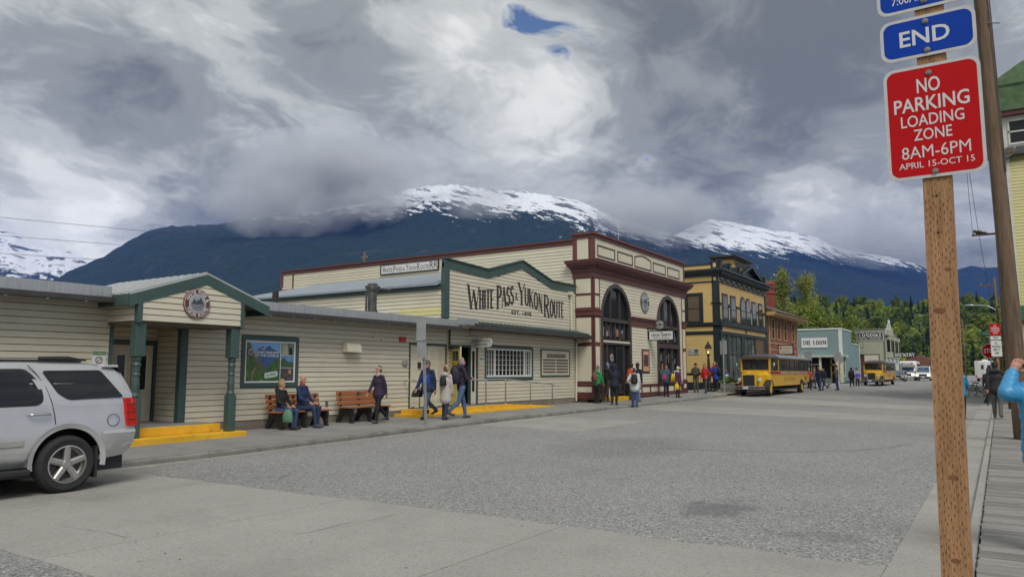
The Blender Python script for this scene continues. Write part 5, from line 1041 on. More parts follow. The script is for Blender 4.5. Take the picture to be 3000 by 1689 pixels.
# ================================================================ mountains, forest hill, trees
CAMP = Vector((0, 0, 1.67))
YAW = R(33.159); PIT = R(6.414)
def az_el(px, py):
    d = Vector(pxdir(px, py)); return math.atan2(d.x, d.y), math.atan2(d.z, math.hypot(d.x, d.y))
def m_mountain_(name, snow_z, blend, tilt=.085, rock=(.055, .06, .065), forest=(.012, .022, .020)):
    m = bpy.data.materials.new(name); m.use_nodes = True; nt = m.node_tree; N = nt.nodes; L = nt.links; b = N['Principled BSDF']
    b.inputs['Roughness'].default_value = .9; b.inputs['Specular IOR Level'].default_value = .1
    geo = N.new('ShaderNodeNewGeometry'); sep = N.new('ShaderNodeSeparateXYZ'); L.new(geo.outputs['Position'], sep.inputs[0])
    def noise(s, d, r=.6, st=(1, 1, 1)):
        mp = N.new('ShaderNodeMapping'); mp.inputs['Scale'].default_value = st; L.new(geo.outputs['Position'], mp.inputs[0])
        n = N.new('ShaderNodeTexNoise'); n.inputs['Scale'].default_value = s; n.inputs['Detail'].default_value = d; n.inputs['Roughness'].default_value = r
        L.new(mp.outputs[0], n.inputs['Vector']); return n.outputs['Fac']
    def m2(op, a, bb, c=None, cl=False):
        n = N.new('ShaderNodeMath'); n.operation = op; n.use_clamp = cl
        for i, v in enumerate((a, bb, c)):
            if v is None: continue
            if isinstance(v, (int, float)): n.inputs[i].default_value = v
            else: L.new(v, n.inputs[i])
        return n.outputs[0]
    def mix(f, a, c):
        n = N.new('ShaderNodeMix'); n.data_type = 'RGBA'; L.new(f, n.inputs['Factor'])
        for k, v in (('A', a), ('B', c)):
            if isinstance(v, tuple): n.inputs[k].default_value = (*v, 1)
            else: L.new(v, n.inputs[k])
        return n.outputs['Result']
    n1 = noise(.0032, 4); n2 = noise(.014, 5, .66, (1, 1, 1.6)); n3 = noise(.06, 4, .7, (1, 1, 1.2))
    lat = m2('MULTIPLY_ADD', sep.outputs[0], .837*tilt, m2('MULTIPLY', sep.outputs[1], .547*tilt))
    h = m2('SUBTRACT', m2('ADD', sep.outputs[2], lat), snow_z)
    h = m2('ADD', h, m2('MULTIPLY', m2('SUBTRACT', n1, .5), blend*1.3))
    h = m2('ADD', h, m2('MULTIPLY', m2('SUBTRACT', n2, .5), blend*.7))
    h = m2('ADD', h, m2('MULTIPLY', m2('SUBTRACT', n3, .5), blend*1.1))
    snow = None
    # bare rock and crags poke through the snow
    lt = m2('MULTIPLY_ADD', sep.outputs[0], .837, m2('MULTIPLY', sep.outputs[1], .547))
    su = m2('MULTIPLY_ADD', lt, .92, m2('MULTIPLY', sep.outputs[2], -.39)); sv = m2('MULTIPLY_ADD', lt, .39, m2('MULTIPLY', sep.outputs[2], .92))
    cx_ = N.new('ShaderNodeCombineXYZ'); L.new(m2('MULTIPLY', su, .28), cx_.inputs[0]); L.new(sv, cx_.inputs[1])
    def dnoise(s, d, r):
        n = N.new('ShaderNodeTexNoise'); n.noise_dimensions = '2D'; n.inputs['Scale'].default_value = s; n.inputs['Detail'].default_value = d; n.inputs['Roughness'].default_value = r
        L.new(cx_.outputs[0], n.inputs['Vector']); return n.outputs['Fac']
    dn = dnoise(.032, 5, .66); snow_h = m2('ADD', h, m2('MULTIPLY', m2('SUBTRACT', dn, .5), blend*2.0))
    rockf = m2('MULTIPLY_ADD', dnoise(.019, 6, .68), 1/.05, -.565/.05, True)
    snow = m2('MULTIPLY_ADD', snow_h, 1/(blend*.08), .5, True)
    snow = m2('MULTIPLY', snow, m2('SUBTRACT', 1., m2('MULTIPLY', rockf, .92)))
    fvar = mix(m2('MULTIPLY_ADD', noise(.09, 4, .75), 1/.3, -.36/.3, True), forest, tuple(c*2.6 for c in forest))
    fvar = mix(m2('MULTIPLY_ADD', noise(.006, 5, .65), 1/.07, -.61/.07, True), fvar, (.06, .062, .05))
    hi = m2('MULTIPLY_ADD', sep.outputs[2], 1/180., -(snow_z-60)/180., True)
    ground = mix(hi, fvar, rock)
    L.new(mix(snow, ground, (.74, .77, .82)), b.inputs['Base Color'])
    return m
def mountain(name, prof, dist, foot, label, material, seed, cols=420, rows=110, amp=60., back=.25):
    azs = []; els = []
    for px, py in prof:
        a, e = az_el(px, py); azs.append(a); els.append(e)
    A = np.linspace(azs[0], azs[-1], cols); E = np.interp(A, azs, els)
    T = np.concatenate([np.linspace(0, 1, rows), 1+np.linspace(.04, 1, 14)])
    ta = np.interp(A, [az_el(1500, 844)[0]-2, 2], [0, 1])
    AA, TT = np.meshgrid(A, T)
    az0 = -YAW
    D = dist/np.cos(AA-az0)                      # the ridge runs square to the view
    top = np.tan(E)[None, :]*D*np.cos(0)+0*TT
    front = np.clip(TT, 0, 1); bk = np.clip(TT-1, 0, 1)
    rad = D*(foot+(1-foot)*front+back*bk)
    X = np.sin(AA)*rad; Y = np.cos(AA)*rad
    shape = front**1.15
    Z = top*shape*(1-.75*bk**1.2)
    nz = fbm(X/900+seed, Y/900+seed*2, 6, seed, True)-.5; nf = fbm(X/240, Y/240, 5, seed+50)-.5
    fade = np.clip(front*3, 0, 1)*(.25+.75*np.clip((1-front)*4, 0, 1))
    Z = Z+(nz*amp*1.6+nf*amp*.55)*fade+1.67*front-40*(1-front)
    jag = (fbm(A*190+seed, A*0+.5, 5, seed+9)-.5)*amp*.20
    Z = Z+jag[None, :]*np.clip((front-.8)*5, 0, 1)*(1-bk)
    b = MB(); nr, nc = X.shape
    V = np.stack([X, Y, Z], -1).reshape(-1, 3)
    idx = np.arange(nr*nc).reshape(nr, nc)
    F = np.stack([idx[:-1, :-1], idx[:-1, 1:], idx[1:, 1:], idx[1:, :-1]], -1).reshape(-1, 4)
    me = bpy.data.meshes.new(name); me.vertices.add(len(V)); me.vertices.foreach_set('co', V.ravel())
    me.loops.add(F.size); me.loops.foreach_set('vertex_index', F.ravel()); me.polygons.add(len(F))
    me.polygons.foreach_set('loop_start', np.arange(0, F.size, 4)); me.polygons.foreach_set('loop_total', np.full(len(F), 4))
    me.polygons.foreach_set('use_smooth', np.ones(len(F), bool)); me.update(); me.materials.append(material)
    return mesh_obj(name, me, kind='structure', label=label)
m_mt = m_mountain_('forested_mountain_with_snow', 868., 300.)
m_mt2 = m_mountain_('high_snow_mountain', 1035., 300., 0.)
mountain('mountain', [(60, 900), (120, 850), (162, 825), (203, 802), (255, 779), (304, 757), (359, 720), (420, 689), (500, 667), (560, 664), (652, 658), (745, 645), (860, 632), (1000, 615), (1080, 598), (1127, 581), (1205, 554), (1290, 538), (1337, 536), (1420, 546), (1515, 554), (1632, 574), (1700, 591), (1747, 613), (1805, 648), (1875, 664), (1960, 690), (2050, 712), (2200, 770), (2400, 850), (2600, 930), (2800, 1000), (3050, 1060)],
         4500, .42, 'dark forested mountain with a snow-streaked summit in cloud', m_mt, 3, 560, 130, 110)
mountain('mountain', [(1800, 760), (1900, 720), (1980, 690), (2030, 662), (2080, 643), (2166, 655), (2263, 677), (2321, 681), (2395, 696), (2440, 722), (2515, 741), (2612, 755), (2700, 783), (2760, 815), (2850, 860), (3100, 960)],
         6900, .5, 'snow-capped ridge falling away to the right behind the yellow building', m_mt2, 11, 360, 110, 80)
mountain('mountain', [(-700, 560), (-300, 600), (-100, 645), (0, 671), (43, 686), (78, 709), (116, 721), (180, 731), (240, 750), (278, 764), (340, 790), (430, 830), (600, 880)],
         7400, .55, 'snowy peak with dark crags at the far left edge', m_mountain_('snowy_crag_mountain', 820., 480., 0.), 23, 240, 110, 130)
mountain('mountain', [(2500, 960), (2640, 850), (2740, 812), (2802, 790), (2843, 779), (2891, 785), (2970, 782), (3060, 770), (3300, 740), (3700, 760)],
         7800, .55, 'distant blue mountain with faint snow beside the utility pole', m_mountain_('far_blue_mountain', 1190., 260., 0.), 31, 160, 60, 60)
# mist clinging to the summits: soft ragged volumes
def mist_mat(name, dens, seed, edge):
    m = bpy.data.materials.new(name); m.use_nodes = True; N = m.node_tree.nodes; L = m.node_tree.links; N.remove(N['Principled BSDF'])
    v = N.new('ShaderNodeVolumePrincipled'); v.inputs['Color'].default_value = (.93, .95, .97, 1); v.inputs['Anisotropy'].default_value = .1
    tc = N.new('ShaderNodeTexCoord'); ln = N.new('ShaderNodeVectorMath'); ln.operation = 'LENGTH'; L.new(tc.outputs['Object'], ln.inputs[0])
    mp = N.new('ShaderNodeMapping'); L.new(tc.outputs['Object'], mp.inputs[0]); mp.inputs['Location'].default_value = (seed*3.1, seed*1.7, seed); mp.inputs['Scale'].default_value = (1.5, 1.0, .8)
    nz = N.new('ShaderNodeTexNoise'); L.new(mp.outputs[0], nz.inputs['Vector']); nz.inputs['Scale'].default_value = 1.6; nz.inputs['Detail'].default_value = 4; nz.inputs['Roughness'].default_value = .6
    a = N.new('ShaderNodeMath'); a.operation = 'MULTIPLY_ADD'; L.new(nz.outputs['Fac'], a.inputs[0]); a.inputs[1].default_value = 2.4; a.inputs[2].default_value = edge
    c = N.new('ShaderNodeMath'); c.operation = 'SUBTRACT'; L.new(a.outputs[0], c.inputs[0]); L.new(ln.outputs['Value'], c.inputs[1])
    d = N.new('ShaderNodeMath'); d.operation = 'MULTIPLY'; d.use_clamp = True; L.new(c.outputs[0], d.inputs[0]); d.inputs[1].default_value = 1.1
    e_ = N.new('ShaderNodeMath'); e_.operation = 'MULTIPLY'; L.new(d.outputs[0], e_.inputs[0]); e_.inputs[1].default_value = dens
    L.new(e_.outputs[0], v.inputs['Density']); L.new(v.outputs[0], N['Material Output'].inputs['Volume'])
    return m
def mist(px, py, w, h, dist, dens, seed, label, edge=-.25, tip=0.):
    d = Vector(pxdir(px, py)); k = dist/(d.y*math.cos(YAW)-d.x*math.sin(YAW)); c = CAMP+d*k; s = dist/2188.
    bm_ = bmesh.new(); bmesh.ops.create_icosphere(bm_, subdivisions=3, radius=1); me = bpy.data.meshes.new('mist'); bm_.to_mesh(me); bm_.free(); me.materials.append(mist_mat('mist_volume_%d' % seed, dens, seed, edge))
    o = mesh_obj('mist', me, None, c, (0, R(tip), YAW), kind='stuff', label=label); o.scale = (w*s, w*s*.5, h*s)
mist(905, 550, 350, 185, 3800, .0110, 4, 'grey cloud hanging on the shoulder of the mountain')
mist(1415, 575, 150, 130, 3750, .0060, 5, 'thin cloud drifting across the snowy summit')
mist(1905, 630, 310, 140, 4150, .0080, 6, 'pale cloud filling the saddle between two ridges')
mist(1080, 470, 380, 110, 3950, .0060, 8, 'veil of cloud above the summit', tip=4)
mist(1085, 590, 150, 75, 3700, .0090, 9, 'ragged cloud edge lying on the ridge left of the summit', tip=6)
mist(2570, 690, 330, 100, 6000, .0040, 7, 'low cloud trailing along the far ridge', tip=8)
# ---- leaves and trees
def leafcloud(pts, size, nrm_up=.4, seed=1, quad=True):
    """leaf-sized faces at points: returns MB"""
    r_ = np.random.default_rng(seed); n = len(pts); P = np.asarray(pts)
    a = r_.normal(size=(n, 3)); a /= np.linalg.norm(a, axis=1)[:, None]; t = r_.normal(size=(n, 3)); bb = np.cross(a, t); bb /= np.linalg.norm(bb, axis=1)[:, None]; cc = np.cross(a, bb)
    s = size*(.6+.8*r_.random(n))[:, None]
    v = np.stack([P-bb*s, P+cc*s*.55, P+bb*s, P-cc*s*.55], 1).reshape(-1, 3)
    f = np.arange(n*4).reshape(n, 4); return v, f
def np_mesh(name, v, f, mats, mi=None, smooth=False):
    me = bpy.data.meshes.new(name); me.vertices.add(len(v)); me.vertices.foreach_set('co', np.asarray(v, np.float32).ravel())
    k = f.shape[1]; me.loops.add(f.size); me.loops.foreach_set('vertex_index', f.ravel().astype(np.int32)); me.polygons.add(len(f))
    me.polygons.foreach_set('loop_start', np.arange(0, f.size, k, dtype=np.int32)); me.polygons.foreach_set('loop_total', np.full(len(f), k, np.int32))
    for m in mats: me.materials.append(m)
    if mi is not None: me.polygons.foreach_set('material_index', mi)
    if smooth: me.polygons.foreach_set('use_smooth', np.ones(len(f), bool))
    me.update(); return me
def leafmat(name, c, rnd=.25, var=.35):
    m = mat(name, c, .75, var=var, vs=.35, rnd=rnd, spec=.2)
    b = m.node_tree.nodes['Principled BSDF']; b.inputs['Subsurface Weight'].default_value = 0
    return m
m_spruce = leafmat('spruce_needles', (.028, .05, .030)); m_bark = mat('bark', (.09, .075, .06), .9, var=.3, vs=6, bump=.5, bs=20)
m_leafA = leafmat('spring_leaves', (.25, .30, .05)); m_leafB = leafmat('mid_green_leaves', (.11, .165, .036)); m_leafC = leafmat('cottonwood_leaves', (.26, .29, .07), .12)
def spruce_mesh(seed, h=20.):
    r_ = np.random.default_rng(seed); V = []; F = []; n = 0
    for i in range(46):
        t = i/45.; z = h*(.07+.93*t); L_ = (h*.175*(1-t)**.8+.12)*r_.uniform(.75, 1.15)
        for k in range(7 if t < .8 else 5):
            a = r_.uniform(0, 2*math.pi); d = np.array([math.cos(a), math.sin(a), 0]); s = np.array([-d[1], d[0], 0]); w = L_*.30; dr = L_*r_.uniform(.22, .5)
            p0 = np.array([0, 0, z]); p1 = p0+d*L_-np.array([0, 0, dr]); pm_ = p0+d*L_*.55-np.array([0, 0, dr*.32])
            V += [p0, pm_-s*w-np.array([0, 0, w*.5]), p1, pm_+s*w-np.array([0, 0, w*.5])]; F.append([n, n+1, n+2, n+3]); n += 4
    return np_mesh('crown', np.array(V), np.array(F), [m_spruce])
def trunk_mesh(h, r0, lean=0, limbs=0, seed=1):
    rr = random.Random(seed); b = MB(); b.tube([(0, 0, -1), (lean*.3, 0, h*.4), (lean, .1, h)], [r0, r0*.7, r0*.15], 8)
    for i in range(limbs):
        z = h*rr.uniform(.25, .8); a = rr.uniform(0, 6.28); l = h*rr.uniform(.15, .32)
        b.tube([(0, 0, z), (math.cos(a)*l*.5, math.sin(a)*l*.5, z+l*.5), (math.cos(a)*l*.8, math.sin(a)*l*.8, z+l)], [r0*.35, r0*.22, r0*.06], 5)
    return b.mesh('trunk', m_bark, smooth=True)
def broad_mesh(seed, h=11., w=5., n=1500, leaf=.42, m=None, clumps=16):
    r_ = np.random.default_rng(seed); P = []
    cs = []
    for i in range(clumps):
        a = r_.uniform(0, 6.28); t = r_.random()**.7; rr = w*(.15+.75*math.sin(math.pi*min(1, .2+t*.75)))*r_.uniform(.3, 1)
        cs.append((math.cos(a)*rr*.75, math.sin(a)*rr*.75, h*(.28+.66*t), w*r_.uniform(.25, .5)))
    for i in range(n):
        c = cs[r_.integers(clumps)]; d = r_.normal(size=3); d /= np.linalg.norm(d); q = c[3]*(.55+.5*r_.random())
        P.append((c[0]+d[0]*q, c[1]+d[1]*q, c[2]+d[2]*q*.72))
    v, f = leafcloud(P, leaf, seed=seed); return np_mesh('crown', v, f, [m])
# forested hill beyond the end of the street
def hill_z(x, y):
    u = x*0+y; base = sm(330, 900, y)*76*(.82+.18*sm(-60, -240, x))+ (fbm(x/90., y/90., 4, 77)-.5)*16*sm(340, 480, y)
    return -.5+float(base)
b = MB(); xs = list(np.linspace(-520, 420, 48)); ysh = list(np.linspace(300, 1000, 40)); 
m_floor = mat('forest_floor', (.030, .048, .018), .95, var=.5, vs=.12)
hill = sheet('hill', xs, ysh, hill_z, m_floor, kind='structure')
SPR = [spruce_mesh(i+1) for i in range(4)]; TRS = trunk_mesh(19., .28)
BRA = [broad_mesh(20+i, 11, 5, 1500, .44, m_leafA) for i in range(3)]; BRB = [broad_mesh(30+i, 12, 5.2, 1500, .44, m_leafB) for i in range(3)]; TRB = trunk_mesh(8., .22, .4, 4)
def plant(name, crowns, trunk, x, y, z, s, label, cat, group, rr):
    t = thing(name, label, cat, (x, y, z), rr.uniform(0, 6.28), group); t.scale = (s*rr.uniform(.85, 1.15), s*rr.uniform(.85, 1.15), s)
    mesh_obj('trunk', trunk, t); mesh_obj('crown', rr.choice(crowns), t); return t
rr = random.Random(5); nS = nA = nB = 0
cand = []
for row in range(15):
    y = 345+row*39
    k = 25
    for i in range(k):
        px = 2235+(i+rr.uniform(-.5, .5))*(800/k); a, e = az_el(px, 1000); yy = y+rr.uniform(-18, 18); x = math.tan(a)*yy
        cand.append((x, yy, px))
for x, y, px in cand:
    z = hill_z(x, y)-.3
    crest = y > 800; low = y < 470
    p = rr.random(); tl = 'on the wooded hill at the end of the street'
    thick = float(vnoise(px/150., y/140., 3)); sp_prob = (.36 if crest else .24)+.8*(thick-.5)
    if p < sp_prob and nS < 290:
        plant('spruce_tree', SPR, TRS, x, y, z, rr.uniform(.5, .95), 'dark pointed spruce growing '+tl, 'tree', 'spruces on the wooded hill', rr); nS += 1
    else:
        if rr.random() < (.28 if low else .5): plant('broadleaf_tree', BRA, TRB, x, y, z, rr.uniform(.6, 1.15), 'bright spring-green broadleaf tree growing '+tl, 'tree', 'bright green trees on the wooded hill', rr)
        else: plant('broadleaf_tree', BRB, TRB, x, y, z, rr.uniform(.6, 1.15), 'mid-green broadleaf tree growing '+tl, 'tree', 'mid green trees on the wooded hill', rr)
# undergrowth mass between the trunks
P = []
r2 = np.random.default_rng(9)
for i in range(26000):
    y = r2.uniform(335, 930); a = az_el(r2.uniform(2200, 3060), 1000)[0]; x = math.tan(a)*y
    P.append((x, y, hill_z(x, y)+r2.uniform(0, 3.5)))
v, f = leafcloud(P, 1.3, seed=3); mesh_obj('undergrowth', np_mesh('undergrowth', v, f, [m_leafB]), kind='stuff', label='green undergrowth filling the wooded hillside')
# tall cottonwoods behind the red building
def cottonwood(px, D, top_py, spread, seed, label, n=15000, leaf=.15, m=m_leafC, upright=1.):
    d = Vector(pxdir(px, 1080)); k = D/math.hypot(d.x, d.y); x, y = d.x*k, d.y*k
    e = az_el(px, top_py)[1]; h = math.tan(e)*D+1.6
    r_ = np.random.default_rng(seed); t = thing('cottonwood_tree', label, 'tree', (x, y, .1), 0, 'trees behind the red building')
    rr_ = random.Random(seed); b = MB(); b.tube([(0, 0, -.2), (.2, .1, h*.35), (.1, 0, h*.7), (0, .1, h*.95)], [.32, .24, .13, .03], 8)
    tips = []
    for i in range(34):
        z = h*rr_.uniform(.16, .86); a = rr_.uniform(0, 6.28); l = spread*rr_.uniform(.45, 1.05)*(1.15-.65*z/h); up = l*upright*rr_.uniform(.6, 1.3)
        p1 = (math.cos(a)*l*.5, math.sin(a)*l*.5, z+up*.6); p2 = (math.cos(a)*l*.85, math.sin(a)*l*.85, min(h*.99, z+up*1.25))
        b.tube([(0, 0, z), p1, p2], [.07, .045, .012], 5); tips += [(np.array((0, 0, z)), np.array(p1), np.array(p2))]
    b.build('trunk', m_bark, t, smooth=True)
    P = []
    for i in range(n):
        q = tips[r_.integers(len(tips))]; u = r_.random()**.7
        c = q[0]*(1-u)**2+2*q[1]*u*(1-u)+q[2]*u*u
        P.append(c+r_.normal(size=3)*spread*np.array([.15, .15, .20])*(.35+u*.8))
    v, f = leafcloud(P, leaf, seed=seed); mesh_obj('crown', np_mesh('crown', v, f, [m]), t)
cottonwood(2300, 128, 766, 2.7, 1, 'tallest narrow cottonwood with fresh yellow-green leaves behind the brick chimney', 15000, .15)
cottonwood(2372, 132, 792, 2.9, 2, 'thin see-through cottonwood standing right of the tallest one', 10000, .14)
cottonwood(2262, 136, 800, 2.6, 3, 'cottonwood showing above the roof between yellow building and chimney', 8000, .15)
cottonwood(2235, 118, 880, 2.6, 4, 'shorter cottonwood low behind the red building roof', 8000, .15)
m_dk = leafmat('alder_leaves', (.15, .20, .035), .1)
cottonwood(2330, 112, 935, 3.6, 5, 'rounded leafy alder above the teal shop roof', 14000, .16, m_dk, .5)
cottonwood(2400, 118, 905, 4.2, 6, 'broad dark green alder between the teal shop and the hill', 16000, .17, m_dk, .5)
cottonwood(2460, 140, 940, 4.5, 7, 'wide alder behind the teal shop parapet', 14000, .18, m_dk, .5)
# ---- haze: the air between here and the mountains
def haze():
    m = bpy.data.materials.new('haze_air'); m.use_nodes = True; N = m.node_tree.nodes; N.remove(N['Principled BSDF'])
    v = N.new('ShaderNodeVolumePrincipled'); v.inputs['Color'].default_value = HAZE_COL; v.inputs['Density'].default_value = HAZE_D; v.inputs['Anisotropy'].default_value = .2
    m.node_tree.links.new(v.outputs[0], N['Material Output'].inputs['Volume'])
    b = MB(); b.box((-9800, -900, -42), (9800, 9400, 1720)); b.build('haze', m, kind='stuff', label='thin blue haze in the air before the mountains')
HAZE_COL = (.06, .22, 1.0, 1); HAZE_D = 4.2e-5
haze()
# ================================================================ vehicles
m_tyre = mat('tyre_rubber', (.022, .022, .023), .85, var=.15, vs=8, bump=.3, bs=60); m_alloy = mat('cast_alloy', (.42, .41, .39), .35, metal=.75, var=.08)
m_chrome = mat('chrome', (.62, .62, .62), .15, metal=1., var=0); m_tint = mat('tinted_car_glass', (.010, .012, .016), .05, var=0, spec=.45)
m_silver = mat('silver_car_paint', (.54, .55, .56), .24, metal=.5, var=.04, vs=2, coat=.5, dirt=((.33, .33, .32), 1.6, .5, .8, .35))
m_blk = mat('black_plastic', (.018, .018, .019), .6, var=.1); m_lred = mat('red_lens', (.42, .012, .012), .18, var=.1, vs=10, coat=.5, emit=((.6, .01, .01), .12)); m_lens = mat('clear_lens', (.6, .6, .58), .1, var=.05)
m_warm = mat('lit_headlight', (.9, .85, .7), .3, var=0, emit=((1, .82, .5), 2.2)); m_amber = mat('amber_lens', (.6, .2, .02), .3, var=0)
def ring_of(half):
    """half: [(x,z)] from bottom centre-side up to the roof centre; mirrored into a closed ring"""
    return half+[(-x, z) for x, z in half[::-1] if x > 1e-6]
def loft_body(secs):
    b = MB(); b.loft([[(x, y, z) for x, z in ring_of(h)] for y, h in secs]); return b
def wheel(parent, x, y, r, w, side, spokes=5, rim_m=None, dish=False, rr=.66):
    o = mesh_obj('wheel', bpy.data.meshes.new('wheel'), parent, (x, y, r))
    bpy.data.objects.remove(o)
    b = MB(); h = w/2
    b.lathe([(r*.62, -h*.8), (r*.86, -h), (r*.97, -h*.72), (r, -h*.4), (r, h*.4), (r*.97, h*.72), (r*.86, h), (r*rr, h*.86), (r*rr*.97, h*.2), (r*.3, h*.1), (r*.3, -h*.2), (r*.62, -h*.3)], (x, y, r), 40, 'x')
    t = b.build('wheel', m_tyre, parent, smooth=False)
    s = side; b = MB()
    b.lathe([(r*rr, s*h*.9), (r*rr*.93, s*h*.93), (r*rr*.88, s*h*.5), (r*rr*.8, s*h*.3)], (x, y, r), 36, 'x', caps=False); b.lathe([(.001, s*h*.86), (r*.13, s*h*.86), (r*.2, s*h*.74), (r*.2, s*h*.3)], (x, y, r), 20, 'x')
    if spokes:
        for i in range(spokes):
            a = 2*math.pi*i/spokes+math.pi/2; d = Vector((0, math.cos(a), math.sin(a))); n = Vector((0, -math.sin(a), math.cos(a))); c = Vector((x, y, r)); e = Vector((s*h, 0, 0))
            w0, w1 = r*.115, r*.105
            P = [c+d*r*.14-n*w0+e*.74, c+d*r*.14+n*w0+e*.74, c+d*r*rr*.95+n*w1+e*.82, c+d*r*rr*.95-n*w1+e*.82]; Q = [p-e*.45 for p in P]
            P2 = [c+d*r*.16-n*w0*.5+e*.86, c+d*r*.16+n*w0*.5+e*.86, c+d*r*rr*.92+n*w1*.55+e*.92, c+d*r*rr*.92-n*w1*.55+e*.92]
            b.add(P+Q+P2, [(0, 1, 9, 8), (1, 2, 10, 9), (2, 3, 11, 10), (3, 0, 8, 11), (8, 9, 10, 11), (0, 4, 5, 1), (1, 5, 6, 2), (3, 7, 4, 0), (2, 6, 7, 3)])
    else: b.lathe([(r*rr*.9, s*h*.5), (r*.5, s*h*.35), (r*.3, s*h*.62), (r*.12, s*h*.66)], (x, y, r), 24, 'x')
    b.build('rim', rim_m or m_alloy, t)
    b = MB(); b.lathe([(r*rr*.86, s*h*.22), (.01, s*h*.2)], (x, y, r), 24, 'x', caps=False); b.build('brake_disc', m_gut, t)
    return t
def boolean_cut(o, cutters, mats):
    b = MB()
    for c in cutters: b.merge(c)
    co = bpy.data.objects.new('cutter', b.mesh('cutter', mats)); t = bpy.data.objects.new('t', o.data); _TS.collection.objects.link(co)
    md = t.modifiers.new('cut', 'BOOLEAN'); md.operation = 'DIFFERENCE'; md.object = co; md.solver = 'EXACT'
    o.data = evaluated_mesh(t); bpy.data.objects.remove(t); bpy.data.objects.remove(co)
def smooth_by_angle(o, deg=32):
    me = o.data; bm_ = bmesh.new(); bm_.from_mesh(me)
    bmesh.ops.remove_doubles(bm_, verts=bm_.verts, dist=1e-5)
    for f in bm_.faces: f.smooth = True
    for e in bm_.edges: e.smooth = not (len(e.link_faces) == 2 and e.calc_face_angle(0) > R(deg))
    bm_.to_mesh(me); bm_.free(); me.update()
